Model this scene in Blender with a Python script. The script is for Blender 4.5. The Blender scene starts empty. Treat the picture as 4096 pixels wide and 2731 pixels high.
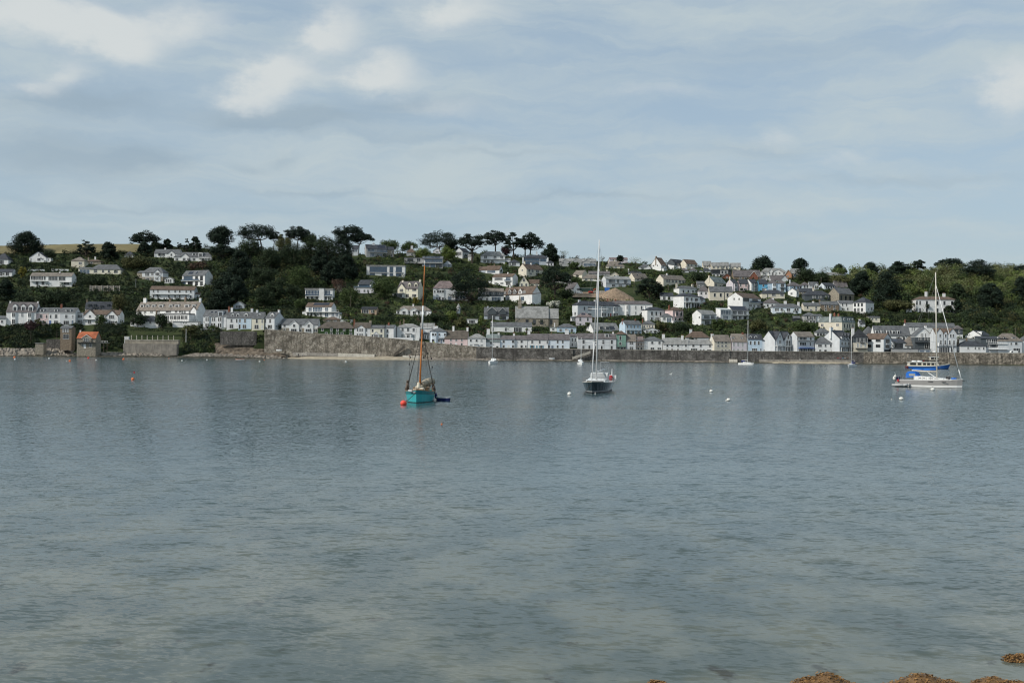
import bpy, bmesh, math, random
import numpy as np
from mathutils import Vector, Matrix, Euler
random.seed(7)
R = math.radians
sc = bpy.context.scene
COL = sc.collection
# ---------------------------------------------------------------- camera
F = 4096 * 40.0 / 36.0          # focal length in photograph pixels
CAM_H = 6.0
cam_data = bpy.data.cameras.new('camera')
cam_data.lens = 40.0; cam_data.sensor_width = 36.0
cam_data.clip_start = 0.5; cam_data.clip_end = 20000
cam = bpy.data.objects.new('camera', cam_data)
COL.objects.link(cam)
PITCH = math.atan((1398 - 1365.5) / F); ROLL = R(0.53)
ROT = Euler((R(90) + PITCH, 0, 0)).to_matrix() @ Matrix.Rotation(ROLL, 3, 'Z')
cam.matrix_world = Matrix.Translation((0, 0, CAM_H)) @ ROT.to_4x4()
sc.camera = cam
# ---------------------------------------------------------------- light
SUN_AZ = R(-62)     # measured from behind the camera, negative = left
SUN_EL = R(38)
SUN_DIR = Vector((math.sin(SUN_AZ) * math.cos(SUN_EL), -math.cos(SUN_AZ) * math.cos(SUN_EL), math.sin(SUN_EL)))
sun_data = bpy.data.lights.new('sun', 'SUN')
sun_data.energy = 2.6; sun_data.angle = R(2.0); sun_data.color = (1.0, 0.95, 0.87)
sun = bpy.data.objects.new('sun', sun_data); COL.objects.link(sun)
sun.rotation_euler = SUN_DIR.to_track_quat('Z', 'Y').to_euler()
sc.view_settings.view_transform = 'Standard'
sc.view_settings.look = 'None'
sc.view_settings.exposure = 0.3
sc.view_settings.gamma = 1.0
sc.view_settings.use_curve_mapping = False
sc.render.engine = 'CYCLES'
sc.cycles.max_bounces = 5; sc.cycles.diffuse_bounces = 2; sc.cycles.glossy_bounces = 3
sc.cycles.filter_width = 1.15
sc.cycles.use_adaptive_sampling = True; sc.cycles.adaptive_threshold = 0.02
sc.cycles.use_denoising = True; sc.cycles.denoiser = 'OPENIMAGEDENOISE'; sc.cycles.denoising_prefilter = 'ACCURATE'

def uv_dir(px, py):
    d = ROT @ Vector(((px - 2048) / F, (1365.5 - py) / F, -1))
    return d
def uv(px, py):
    d = uv_dir(px, py)
    return 2048 + F * d.x / d.y, 1398 - F * d.z / d.y
def at(px, py, Y):
    d = uv_dir(px, py)
    return Vector((d.x / d.y * Y, Y, CAM_H + d.z / d.y * Y))
def on_water(px, py):
    u, v = uv(px, py)
    Y = F * CAM_H / (v - 1398)
    return Vector(((u - 2048) / F * Y, Y, 0)), F / Y

# ---------------------------------------------------------------- node helpers
class NT:
    def __init__(s, nt): s.nt = nt
    def n(s, t, **k):
        nd = s.nt.nodes.new(t)
        for a, b in k.items(): setattr(nd, a, b)
        return nd
    def put(s, sock, v):
        if isinstance(v, bpy.types.NodeSocket): s.nt.links.new(v, sock)
        else: sock.default_value = v
    def m(s, op, a, b=0.0, c=0.0, clamp=False):
        nd = s.n('ShaderNodeMath', operation=op, use_clamp=clamp)
        s.put(nd.inputs[0], a); s.put(nd.inputs[1], b); s.put(nd.inputs[2], c)
        return nd.outputs[0]
    def xyz(s, x, y, z=0.0):
        nd = s.n('ShaderNodeCombineXYZ')
        for i, v in enumerate((x, y, z)): s.put(nd.inputs[i], v)
        return nd.outputs[0]
    def noise(s, vec, scale, detail=3.0, rough=0.5, dist=0.0):
        nd = s.n('ShaderNodeTexNoise')
        if vec is not None: s.nt.links.new(vec, nd.inputs['Vector'])
        nd.inputs['Scale'].default_value = scale; nd.inputs['Detail'].default_value = detail
        nd.inputs['Roughness'].default_value = rough; nd.inputs['Distortion'].default_value = dist
        return nd.outputs[0]
    def mix(s, fac, a, b, blend='MIX'):
        nd = s.n('ShaderNodeMix', data_type='RGBA', blend_type=blend)
        s.put(nd.inputs[0], fac)
        for i, v in ((6, a), (7, b)):
            if isinstance(v, tuple) and len(v) == 3: v = (*v, 1)
            s.put(nd.inputs[i], v)
        return nd.outputs[2]
    def rng(s, v, a, b, c=0.0, d=1.0, smooth=True):
        nd = s.n('ShaderNodeMapRange', interpolation_type='SMOOTHSTEP' if smooth else 'LINEAR')
        s.put(nd.inputs[0], v)
        for i, q in enumerate((a, b, c, d)): s.put(nd.inputs[i + 1], q)
        return nd.outputs[0]

# ---------------------------------------------------------------- sky
world = bpy.data.worlds.new('World'); sc.world = world; world.use_nodes = True
wn = NT(world.node_tree); world.node_tree.nodes.clear()
out = wn.n('ShaderNodeOutputWorld'); bg = wn.n('ShaderNodeBackground'); bg.inputs[1].default_value = 0.1
world.node_tree.links.new(bg.outputs[0], out.inputs[0])
sky = wn.n('ShaderNodeTexSky', sky_type='NISHITA', sun_disc=False)
sky.sun_elevation = SUN_EL; sky.sun_rotation = math.atan2(SUN_DIR.x, SUN_DIR.y)
sky.air_density = 1.0; sky.dust_density = 1.5; sky.ozone_density = 1.0; sky.altitude = 10
tc = wn.n('ShaderNodeTexCoord'); sp = wn.n('ShaderNodeSeparateXYZ')
world.node_tree.links.new(tc.outputs['Generated'], sp.inputs[0])
az = wn.m('ARCTAN2', sp.outputs[0], sp.outputs[1]); el = wn.m('ARCSINE', sp.outputs[2])
wob = wn.noise(wn.xyz(wn.m('MULTIPLY', az, 11.0), wn.m('MULTIPLY', el, 19.0)), 1.0, 6.0, 0.62)
wob2 = wn.noise(wn.xyz(wn.m('MULTIPLY', az, 9.0), wn.m('MULTIPLY', el, 16.0), 7.3), 1.0, 5.0, 0.6)
azd = wn.m('ADD', az, wn.m('MULTIPLY', wn.m('SUBTRACT', wob, 0.5), 0.075))
eld = wn.m('ADD', el, wn.m('MULTIPLY', wn.m('SUBTRACT', wob2, 0.5), 0.05))
def blob(px, py, rx, ry, amp, pw=1.0):
    d = uv_dir(px, py).normalized()
    a0, e0 = math.atan2(d.x, d.y), math.asin(d.z)
    dx = wn.m('MULTIPLY', wn.m('SUBTRACT', azd, a0), F / rx)
    dy = wn.m('MULTIPLY', wn.m('SUBTRACT', eld, e0), F / ry)
    q = wn.m('ADD', wn.m('MULTIPLY', dx, dx), wn.m('MULTIPLY', dy, dy))
    return wn.m('MULTIPLY', wn.m('EXPONENT', wn.m('MULTIPLY', q, -pw)), amp)
def total(lst):
    t = None
    for b in lst:
        v = blob(*b); t = v if t is None else wn.m('ADD', t, v)
    return t
puffs = total([(1330, 90, 130, 100, 1.2), (1270, 150, 110, 55, .6), (1780, 75, 180, 80, .95), (1850, 20, 120, 60, .6), (1040, 340, 150, 95, 1.2), (1100, 270, 70, 70, .7), (930, 400, 120, 50, .6), (1520, 280, 120, 80, 1.2), (1440, 290, 130, 40, .6),
               (488, 205, 115, 75, 1.2), (300, 96, 300, 90, .85), (52, 35, 220, 65, .9), (780, 90, 180, 85, .85), (165, 345, 120, 50, .8), (279, 290, 60, 40, .7), (450, 120, 200, 70, .5),
               (1220, 285, 110, 65, .7), (1790, 440, 230, 50, .55), (1650, 330, 130, 60, .4), (2030, 70, 120, 60, .45), (4060, 345, 150, 105, 1.2), (3058, 557, 100, 36, .9), (3372, 640, 150, 40, .55), (2640, 375, 260, 40, .5), (3850, 120, 200, 45, .5), (3100, 725, 160, 30, .45), (2900, 640, 220, 60, .3)])
shade = total([(1176, 478, 340, 42, 1.3), (1080, 490, 200, 30, .6), (1640, 420, 230, 42, .8), (366, 395, 230, 48, 1.0), (150, 430, 200, 40, .5), (261, 620, 360, 80, .95), (600, 620, 130, 40, .7), (1000, 653, 55, 20, .5), (1118, 620, 60, 26, .5), (3000, 615, 200, 30, .4),
               (1250, 775, 260, 16, .55), (1700, 560, 420, 22, .4), (1950, 615, 300, 14, .45), (2300, 790, 420, 14, .5), (500, 830, 400, 14, .4), (3600, 720, 420, 16, .35), (3200, 200, 500, 60, .25)])
bright = total([(1300, 650, 760, 120, .8), (1900, 700, 500, 100, .4), (420, 790, 250, 30, .35), (2500, 800, 300, 30, .4), (2650, 850, 160, 14, .4), (3000, 840, 500, 30, .3)])
# high thin cloud: stretched fractal sheet that goes on round the whole sky
sh1 = wn.noise(wn.xyz(wn.m('MULTIPLY', azd, 3.2), wn.m('MULTIPLY', eld, 14.0), 2.1), 1.0, 6.0, 0.55, 0.6)
sh2 = wn.noise(wn.xyz(wn.m('MULTIPLY', azd, 8.0), wn.m('MULTIPLY', eld, 46.0), 5.0), 1.0, 6.0, 0.6, 0.4)
gen = wn.noise(wn.xyz(wn.m('MULTIPLY', azd, 5.0), wn.m('MULTIPLY', eld, 9.0), 11.0), 1.0, 5.0, 0.55)
inview = wn.m('MULTIPLY', wn.rng(wn.m('ABSOLUTE', az), 0.44, 0.6, 1, 0), wn.rng(el, 0.3, 0.42, 1, 0))
genp = wn.m('MULTIPLY', wn.rng(gen, 0.54, 0.7), wn.m('SUBTRACT', 1.0, inview))
sheet = wn.m('ADD', wn.m('MULTIPLY', sh1, 0.52), wn.m('MULTIPLY', sh2, 0.48))
sheetf = wn.rng(wn.m('ADD', sheet, wn.m('MULTIPLY', bright, 0.16)), 0.30, 0.72, 0.62, 0.97)
tone = wn.rng(wn.m('ADD', sheet, wn.m('MULTIPLY', bright, 0.13)), 0.36, 0.70)
cloud = wn.mix(tone, (3.3, 4.2, 4.95), (4.15, 4.82, 5.08))
base = wn.mix(sheetf, sky.outputs[0], cloud)
base = wn.mix(wn.m('MULTIPLY', wn.m('MINIMUM', shade, 1.0), 0.72), base, (2.6, 3.38, 4.05))
pf = wn.m('MINIMUM', wn.m('ADD', puffs, genp), 1.5)
pf = wn.rng(wn.m('MULTIPLY', pf, wn.rng(wob, 0.3, 0.7, 0.55, 1.15)), 0.08, 1.2)
base = wn.mix(wn.m('MULTIPLY', pf, 0.95), base, (5.3, 5.62, 5.66))
world.node_tree.links.new(base, bg.inputs[0])

# ---------------------------------------------------------------- materials
MATS = {}
def mat(name, col, rough=0.8, var=0.15, scale=0.6, bump=0.0, bscale=3.0, spec=0.3, metal=0.0, stain=0.0, coat=0.0):
    if name in MATS: return MATS[name]
    m = bpy.data.materials.new(name); m.use_nodes = True; MATS[name] = m
    t = NT(m.node_tree); b = m.node_tree.nodes['Principled BSDF']
    b.inputs['Roughness'].default_value = rough; b.inputs['Specular IOR Level'].default_value = spec
    b.inputs['Metallic'].default_value = metal; b.inputs['Coat Weight'].default_value = coat
    c = t.n('ShaderNodeTexCoord').outputs['Object']
    nz = t.noise(c, scale, 5.0, 0.6)
    lo = tuple(x * (1 - var) for x in col); hi = tuple(min(1, x * (1 + var)) for x in col)
    cc = t.mix(t.rng(nz, 0.3, 0.7), lo, hi)
    if stain:
        mp = t.n('ShaderNodeMapping'); m.node_tree.links.new(c, mp.inputs[0]); mp.inputs['Scale'].default_value = (1.3, 1.3, 0.18)
        st = t.rng(t.noise(mp.outputs[0], 1.0, 4.0, 0.65), 0.5, 0.75, 0, stain)
        cc = t.mix(st, cc, tuple(x * 0.55 for x in col))
    m.node_tree.links.new(cc, b.inputs['Base Color'])
    if bump:
        bp = t.n('ShaderNodeBump'); bp.inputs['Strength'].default_value = bump; bp.inputs['Distance'].default_value = 0.1
        m.node_tree.links.new(t.noise(c, bscale, 4.0), bp.inputs['Height']); m.node_tree.links.new(bp.outputs[0], b.inputs['Normal'])
    return m

# ---------------------------------------------------------------- mesh helpers
class MB:
    def __init__(s): s.v = []; s.f = []; s.mi = []
    def add(s, vs, fs, mi=0):
        o = len(s.v); s.v += [tuple(p) for p in vs]
        for f in fs: s.f.append(tuple(o + i for i in f)); s.mi.append(mi)
    def box(s, x0, x1, y0, y1, z0, z1, mi=0):
        s.add([(x0, y0, z0), (x1, y0, z0), (x1, y1, z0), (x0, y1, z0), (x0, y0, z1), (x1, y0, z1), (x1, y1, z1), (x0, y1, z1)],
              [(0, 3, 2, 1), (4, 5, 6, 7), (0, 1, 5, 4), (1, 2, 6, 5), (2, 3, 7, 6), (3, 0, 4, 7)], mi)
    def prism(s, prof, a0, a1, axis, mi=0):
        n = len(prof)
        def P(p, a): return {'x': (a, p[0], p[1]), 'y': (p[0], a, p[1]), 'z': (p[0], p[1], a)}[axis]
        s.add([P(p, a0) for p in prof] + [P(p, a1) for p in prof],
              [tuple(range(n))[::-1], tuple(range(n, 2 * n))] + [(i, (i + 1) % n, n + (i + 1) % n, n + i) for i in range(n)], mi)
    def tube(s, a, b, r0, r1=None, n=6, mi=0, cap=True):
        a = Vector(a); b = Vector(b); r1 = r0 if r1 is None else r1
        d = (b - a).normalized(); q = d.orthogonal().normalized(); w = d.cross(q)
        vs = []
        for c, r in ((a, r0), (b, r1)):
            for i in range(n):
                t = 2 * math.pi * i / n; vs.append(c + (q * math.cos(t) + w * math.sin(t)) * r)
        fs = [(i, (i + 1) % n, n + (i + 1) % n, n + i) for i in range(n)]
        if cap: fs += [tuple(range(n))[::-1], tuple(range(n, 2 * n))]
        s.add(vs, fs, mi)
    def path(s, pts, rs, n=6, mi=0):
        for i in range(len(pts) - 1): s.tube(pts[i], pts[i + 1], rs[i], rs[i + 1], n, mi)
    def ball(s, c, r, n=8, m=6, sq=(1, 1, 1), mi=0):
        vs = [(c[0], c[1], c[2] - r * sq[2])]; fs = []
        for j in range(1, m):
            p = math.pi * j / m
            for i in range(n):
                t = 2 * math.pi * i / n
                vs.append((c[0] + r * sq[0] * math.sin(p) * math.cos(t), c[1] + r * sq[1] * math.sin(p) * math.sin(t), c[2] - r * sq[2] * math.cos(p)))
        vs.append((c[0], c[1], c[2] + r * sq[2])); L = len(vs) - 1
        for i in range(n):
            fs.append((0, 1 + (i + 1) % n, 1 + i)); k = 1 + (m - 2) * n
            fs.append((L, k + i, k + (i + 1) % n))
            for j in range(m - 2):
                a = 1 + j * n + i; b = 1 + j * n + (i + 1) % n; fs.append((a, b, b + n, a + n))
        s.add(vs, fs, mi)
    def mesh(s, name, mats, smooth=False):
        me = bpy.data.meshes.new(name); me.from_pydata(s.v, [], s.f)
        mats = mats if isinstance(mats, (list, tuple)) else [mats]
        for m in mats: me.materials.append(m)
        if len(mats) > 1: me.polygons.foreach_set('material_index', s.mi)
        if smooth: me.polygons.foreach_set('use_smooth', [True] * len(me.polygons))
        me.update()
        bm = bmesh.new(); bm.from_mesh(me); bmesh.ops.recalc_face_normals(bm, faces=bm.faces[:]); bm.to_mesh(me); bm.free()
        return me
    def build(s, name, mats, parent=None, smooth=False, loc=None):
        return link(name, s.mesh(name, mats, smooth), parent, loc)
def link(name, me, parent=None, loc=None, rot=None):
    o = bpy.data.objects.new(name, me); COL.objects.link(o)
    if parent is not None: o.parent = parent
    if loc is not None: o.location = loc
    if rot is not None: o.rotation_euler = rot
    return o
def tag(o, label, cat, group=None, kind=None):
    if label: o['label'] = label
    if cat: o['category'] = cat
    if group: o['group'] = group
    if kind: o['kind'] = kind
    return o
def thing(name, label, cat, loc=(0, 0, 0), rz=0.0, group=None):
    o = bpy.data.objects.new(name, None); COL.objects.link(o); o.empty_display_size = 0.5
    o.location = loc; o.rotation_euler = (0, 0, rz)
    return tag(o, label, cat, group)
def quads_mesh(name, V, m, cols=None):
    V = np.asarray(V, dtype=np.float32).reshape(-1, 3); n = len(V) // 4
    me = bpy.data.meshes.new(name)
    me.vertices.add(n * 4); me.vertices.foreach_set('co', V.ravel())
    me.loops.add(n * 4); me.loops.foreach_set('vertex_index', np.arange(n * 4, dtype=np.int32))
    me.polygons.add(n); me.polygons.foreach_set('loop_start', np.arange(0, n * 4, 4, dtype=np.int32))
    if cols is not None:
        a = me.color_attributes.new('Col', 'FLOAT_COLOR', 'POINT')
        c = np.ones((n, 4, 4), dtype=np.float32); c[:, :, :3] = np.asarray(cols, dtype=np.float32)[:, None, :]
        a.data.foreach_set('color', c.ravel())
    me.materials.append(m); me.update(); me.validate()
    return me
# ---------------------------------------------------------------- the lie of the land
YW = 618.0                      # foot of the sea wall / shore line
KY = 0.71                       # metres of depth per photograph pixel of hillside
_cop = [(-600, 1305), (0, 1302), (300, 1303), (480, 1303), (640, 1312), (860, 1319), (1000, 1321), (1130, 1326), (1270, 1340), (1420, 1346), (1500, 1353), (1600, 1361), (1700, 1373), (1800, 1382), (1900, 1391), (2000, 1396), (2500, 1403), (3000, 1409), (3500, 1412.5), (4096, 1417), (4700, 1423)]
_ridge = [(-600, 985), (0, 985), (120, 984), (300, 978), (560, 978), (800, 992), (1000, 1000), (1300, 1008), (1450, 1018), (1700, 1012), (1900, 1012), (2100, 1030), (2300, 1040), (2500, 1052), (2700, 1062), (3000, 1078), (3300, 1098), (3500, 1100), (3650, 1092), (3800, 1082), (4096, 1086), (4700, 1090)]
def _tab(lst):
    p = [uv(*q) for q in lst]
    return np.array([q[0] for q in p]), np.array([q[1] for q in p])
COP_U, COP_V = _tab(_cop); RID_U, RID_V = _tab(_ridge)
U_WALL = uv(1060, 1330)[0]
def vcop(u): return np.interp(u, COP_U, COP_V)
def vrid(u): return np.interp(u, RID_U, RID_V)
def yfront(u): return YW + 14 + 16 * np.clip((U_WALL - u) / 250.0, 0, 1)
def ground(X, Y):
    X = np.asarray(X, dtype=float); Y = np.asarray(Y, dtype=float)
    u = 2048 + F * X / Y; vc = vcop(u); vr = vrid(u); yf = yfront(u)
    zc = CAM_H + (1398 - vc) * yf / F
    yr = yf + KY * (vc - vr); zr = CAM_H + (1398 - vr) * yr / F
    v = vc - (Y - yf) / KY
    z = np.where(Y > yr, zr - (Y - yr) * 0.02, CAM_H + (1398 - v) * Y / F)
    t = np.clip((Y - YW - 3) / np.maximum(yf - YW - 3, 1), 0, 1)
    zcliff = 1.2 + (zc - 1.2) * (t ** 0.85)
    cl = np.clip((U_WALL - u) / 60.0, 0, 1)
    zf = np.where(Y > YW + 3.2, zc * (1 - cl) + zcliff * cl, 0)
    zbeach = (Y - YW + 2.0) * 0.16
    z = np.where(Y < yf, zf, z)
    z = np.where(Y <= YW + 3.2, zbeach, z)
    return z
def place(px, py, beyond=6.0):
    """a photograph pixel on the hillside -> the point of the ground it shows"""
    u, v = uv(px, py); vc = float(vcop(u)); vr = float(vrid(u)); yf = float(yfront(u))
    if v > vr: Y = yf + KY * (vc - v)
    else: Y = yf + KY * (vc - vr) + beyond
    Y = max(Y, YW + 4)
    return Vector(((u - 2048) / F * Y, Y, CAM_H + (1398 - v) / F * Y)), F / Y

# ground sheet
gm = bpy.data.materials.new('hillside_grass'); gm.use_nodes = True
t = NT(gm.node_tree); b = gm.node_tree.nodes['Principled BSDF']; b.inputs['Roughness'].default_value = 0.95; b.inputs['Specular IOR Level'].default_value = 0.1
c = t.n('ShaderNodeTexCoord').outputs['Object']
n1 = t.noise(c, 0.045, 6.0, 0.65); n2 = t.noise(c, 0.6, 5.0, 0.6)
cc = t.mix(t.rng(n1, 0.38, 0.62), (0.026, 0.042, 0.017), (0.055, 0.068, 0.028))
cc = t.mix(t.rng(n2, 0.45, 0.75, 0, 0.6), cc, (0.05, 0.042, 0.03))
gm.node_tree.links.new(cc, b.inputs['Base Color'])
xs = np.concatenate([np.arange(-2600, -560, 60), np.arange(-560, 561, 4.0), np.arange(600, 2601, 60)])
ys = np.concatenate([np.arange(606, YW + 3.1, 2.0), [YW + 3.19, YW + 3.21], np.arange(YW + 5, 960, 3.0), np.arange(970, 1300, 15), np.arange(1300, 4100, 100)])
GX, GY = np.meshgrid(xs, ys); GZ = ground(GX, GY)
rs = np.random.RandomState(3)
GZ += np.where((GY > YW + 22) & (GY < 1000), rs.uniform(-0.35, 0.35, GX.shape), 0)
V = np.stack([GX, GY, GZ], -1).reshape(-1, 3); nx = len(xs)
FS = [(j * nx + i, j * nx + i + 1, (j + 1) * nx + i + 1, (j + 1) * nx + i) for j in range(len(ys) - 1) for i in range(nx - 1)]
me = bpy.data.meshes.new('hillside'); me.from_pydata(V.tolist(), [], FS); me.materials.append(gm); me.update()
tag(link('hillside', me), 'green hillside rising behind the harbour town', None, kind='structure')

# harvested field on the left ridge
fm = mat('field_grass', (0.175, 0.15, 0.075), 0.95, 0.25, 0.05)
def strip(name, pts_lo, pts_hi, m, lift, label):
    mb = MB(); vs = []; n = 40
    lo = [place(*p)[0] for p in pts_lo]; hi = [place(*p)[0] for p in pts_hi]
    def along(l, t_):
        k = t_ * (len(l) - 1); i = min(int(k), len(l) - 2); return l[i].lerp(l[i + 1], k - i)
    for j in range(13):
        for i in range(n + 1):
            p = along(lo, i / n).lerp(along(hi, i / n), j / 12)
            vs.append((p.x, p.y, float(ground(p.x, p.y)) + lift))
    mb.add(vs, [(j * (n + 1) + i, j * (n + 1) + i + 1, (j + 1) * (n + 1) + i + 1, (j + 1) * (n + 1) + i) for j in range(12) for i in range(n)])
    return tag(mb.build(name, m), label, None, kind='structure')
strip('field', [(-30, 1018), (200, 1016), (340, 1014), (590, 1012)], [(-30, 985.5), (200, 981), (340, 979.5), (590, 980)], fm, 0.5, 'dry golden field on the ridge above the left houses')
# ---------------------------------------------------------------- water
wm = bpy.data.materials.new('sea_water'); wm.use_nodes = True
t = NT(wm.node_tree); b = wm.node_tree.nodes['Principled BSDF']
b.inputs['IOR'].default_value = 1.33; b.inputs['Roughness'].default_value = 0.08; b.inputs['Specular IOR Level'].default_value = 0.5
c = t.n('ShaderNodeTexCoord').outputs['Object']; s3 = t.n('ShaderNodeSeparateXYZ'); wm.node_tree.links.new(c, s3.inputs[0])
x, y = s3.outputs[0], s3.outputs[1]
big = t.noise(t.xyz(t.m('MULTIPLY', x, 0.022), t.m('MULTIPLY', y, 0.03)), 1.0, 4.0, 0.55)
depth = t.m('ADD', y, t.m('MULTIPLY', t.m('SUBTRACT', big, 0.5), 40.0))
shal = t.rng(depth, 14.0, 75.0, 1.0, 0.0)
bed = t.noise(t.xyz(t.m('MULTIPLY', x, 0.35), t.m('MULTIPLY', y, 0.22)), 1.0, 4.0, 0.6)
bedc = t.mix(t.rng(bed, 0.40, 0.62), (0.070, 0.090, 0.080), (0.150, 0.160, 0.128))
weed = t.noise(t.xyz(t.m('MULTIPLY', x, 0.9), t.m('MULTIPLY', y, 0.5), 4.0), 1.0, 4.0, 0.65)
bedc = t.mix(t.m('MULTIPLY', t.rng(weed, 0.60, 0.70), t.rng(y, 20.0, 40.0, 0.8, 0.0)), bedc, (0.035, 0.03, 0.018))
deep = t.mix(t.rng(big, 0.35, 0.65), (0.022, 0.050, 0.058), (0.034, 0.066, 0.070))
wm.node_tree.links.new(t.mix(shal, deep, bedc), b.inputs['Base Color'])
calm = t.rng(t.noise(t.xyz(t.m('MULTIPLY', x, 0.010), t.m('MULTIPLY', y, 0.035), 1.0), 1.0, 4.0, 0.6), 0.35, 0.65, 0.75, 1.2)
def slope(ax, ay, skew, seed, det=2.0):
    nd = t.n('ShaderNodeTexNoise'); nd.inputs['Scale'].default_value = 1.0; nd.inputs['Detail'].default_value = det; nd.inputs['Roughness'].default_value = 0.55
    wm.node_tree.links.new(t.xyz(t.m('MULTIPLY', x, ax), t.m('MULTIPLY', t.m('ADD', y, t.m('MULTIPLY', x, skew)), ay), seed), nd.inputs['Vector'])
    sp_ = t.n('ShaderNodeSeparateColor'); wm.node_tree.links.new(nd.outputs['Color'], sp_.inputs[0])
    return t.m('SUBTRACT', sp_.outputs[0], 0.5), t.m('SUBTRACT', sp_.outputs[1], 0.5)
sx = sy = None
for (ax, ay, sk, sd, kx, ky) in ((0.22, 0.6, 0.15, 0.0, 0.08, 0.16), (1.1, 2.8, -0.12, 5.0, 0.30, 0.62), (3.6, 8.5, 0.25, 9.0, 0.40, 0.70)):
    a_, b_ = slope(ax, ay, sk, sd); a_ = t.m('MULTIPLY', a_, kx); b_ = t.m('MULTIPLY', b_, ky)
    sx = a_ if sx is None else t.m('ADD', sx, a_); sy = b_ if sy is None else t.m('ADD', sy, b_)
# steep little waves: the flanks one sees across the water are mostly the ones that face the near shore
sy = t.m('ADD', t.m('MULTIPLY', sy, 0.45), t.m('MULTIPLY', t.m('ABSOLUTE', sy), -0.75))
vn = t.n('ShaderNodeVectorMath', operation='NORMALIZE')
wm.node_tree.links.new(t.xyz(t.m('MULTIPLY', sx, calm), t.m('MULTIPLY', sy, calm), 1.0), vn.inputs[0])
wm.node_tree.links.new(vn.outputs[0], b.inputs['Normal'])
mb = MB(); mb.add([(-3500, -400, 0), (3500, -400, 0), (3500, 625, 0), (-3500, 625, 0)], [(0, 1, 2, 3)])
tag(mb.build('water', wm), 'calm rippled grey green harbour water', None, kind='structure')
mb = MB(); mb.add([(-300, -120, 7), (300, -120, 7), (300, -8, 4.2), (-300, -8, 4.2), (-300, 17.6, -0.3), (300, 17.6, -0.3)], [(0, 1, 2, 3), (3, 2, 5, 4)])
tag(mb.build('foreshore', mat('foreshore_rock', (0.13, 0.11, 0.085), 0.9, 0.4, 0.8, 0.6)), 'rocky near shore below the viewpoint', None, kind='structure')

# ---------------------------------------------------------------- sea wall, quay road, beach
def wallmat(name, a, bcol, cdark, sx=1.7, sz=2.6):
    m = bpy.data.materials.new(name); m.use_nodes = True; t = NT(m.node_tree); b = m.node_tree.nodes['Principled BSDF']
    b.inputs['Roughness'].default_value = 0.92; b.inputs['Specular IOR Level'].default_value = 0.2
    c = t.n('ShaderNodeTexCoord').outputs['Object']
    mp = t.n('ShaderNodeMapping'); m.node_tree.links.new(c, mp.inputs[0]); mp.inputs['Scale'].default_value = (sx, 0.4, sz)
    vo = t.n('ShaderNodeTexVoronoi'); vo.inputs['Scale'].default_value = 1.0; m.node_tree.links.new(mp.outputs[0], vo.inputs['Vector'])
    sep = t.n('ShaderNodeSeparateColor'); m.node_tree.links.new(vo.outputs['Color'], sep.inputs[0])
    cc = t.mix(sep.outputs[0], a, bcol)
    cc = t.mix(t.rng(vo.outputs['Distance'], 0.35, 0.75, 0, 0.55), cc, cdark)
    n1 = t.noise(c, 0.20, 6.0, 0.7)
    cc = t.mix(t.rng(n1, 0.44, 0.62, 0, 0.8), cc, cdark)
    cc = t.mix(t.rng(t.noise(c, 0.42, 4.0, 0.6), 0.52, 0.66, 0, 0.5), cc, tuple(min(1, q * 1.35) for q in bcol))
    mp2 = t.n('ShaderNodeMapping'); m.node_tree.links.new(c, mp2.inputs[0]); mp2.inputs['Scale'].default_value = (0.9, 0.3, 0.1)
    st = t.noise(mp2.outputs[0], 1.0, 5.0, 0.7)
    cc = t.mix(t.rng(st, 0.47, 0.66, 0, 0.8), cc, cdark)
    m.node_tree.links.new(cc, b.inputs['Base Color'])
    bp = t.n('ShaderNodeBump'); bp.inputs['Strength'].default_value = 0.9; bp.inputs['Distance'].default_value = 0.25
    m.node_tree.links.new(t.m('SUBTRACT', 1.0, vo.outputs['Distance']), bp.inputs['Height']); m.node_tree.links.new(bp.outputs[0], b.inputs['Normal'])
    return m
WALL_A = wallmat('brown_sea_wall_stone', (0.24, 0.205, 0.16), (0.38, 0.345, 0.29), (0.085, 0.075, 0.06))
WALL_B = wallmat('grey_sea_wall_stone', (0.115, 0.107, 0.098), (0.20, 0.188, 0.172), (0.048, 0.045, 0.041))
CONC = mat('pale_concrete', (0.42, 0.39, 0.33), 0.9, 0.2, 0.3, 0.3, 2.0, stain=0.7)
CONCD = mat('grey_concrete', (0.24, 0.22, 0.19), 0.9, 0.25, 0.3, 0.3, 2.0, stain=0.8)
SAND = mat('beach_sand', (0.36, 0.31, 0.23), 0.95, 0.25, 0.25)
ROCK = mat('shore_rock', (0.20, 0.175, 0.145), 0.95, 0.5, 0.5, 1.0, 1.2)
ROCKD = mat('wet_weedy_rock', (0.055, 0.05, 0.035), 0.8, 0.5, 0.5, 1.0, 1.2)
TARMAC = mat('quay_tarmac', (0.10, 0.10, 0.10), 0.95, 0.2, 0.3)
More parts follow.
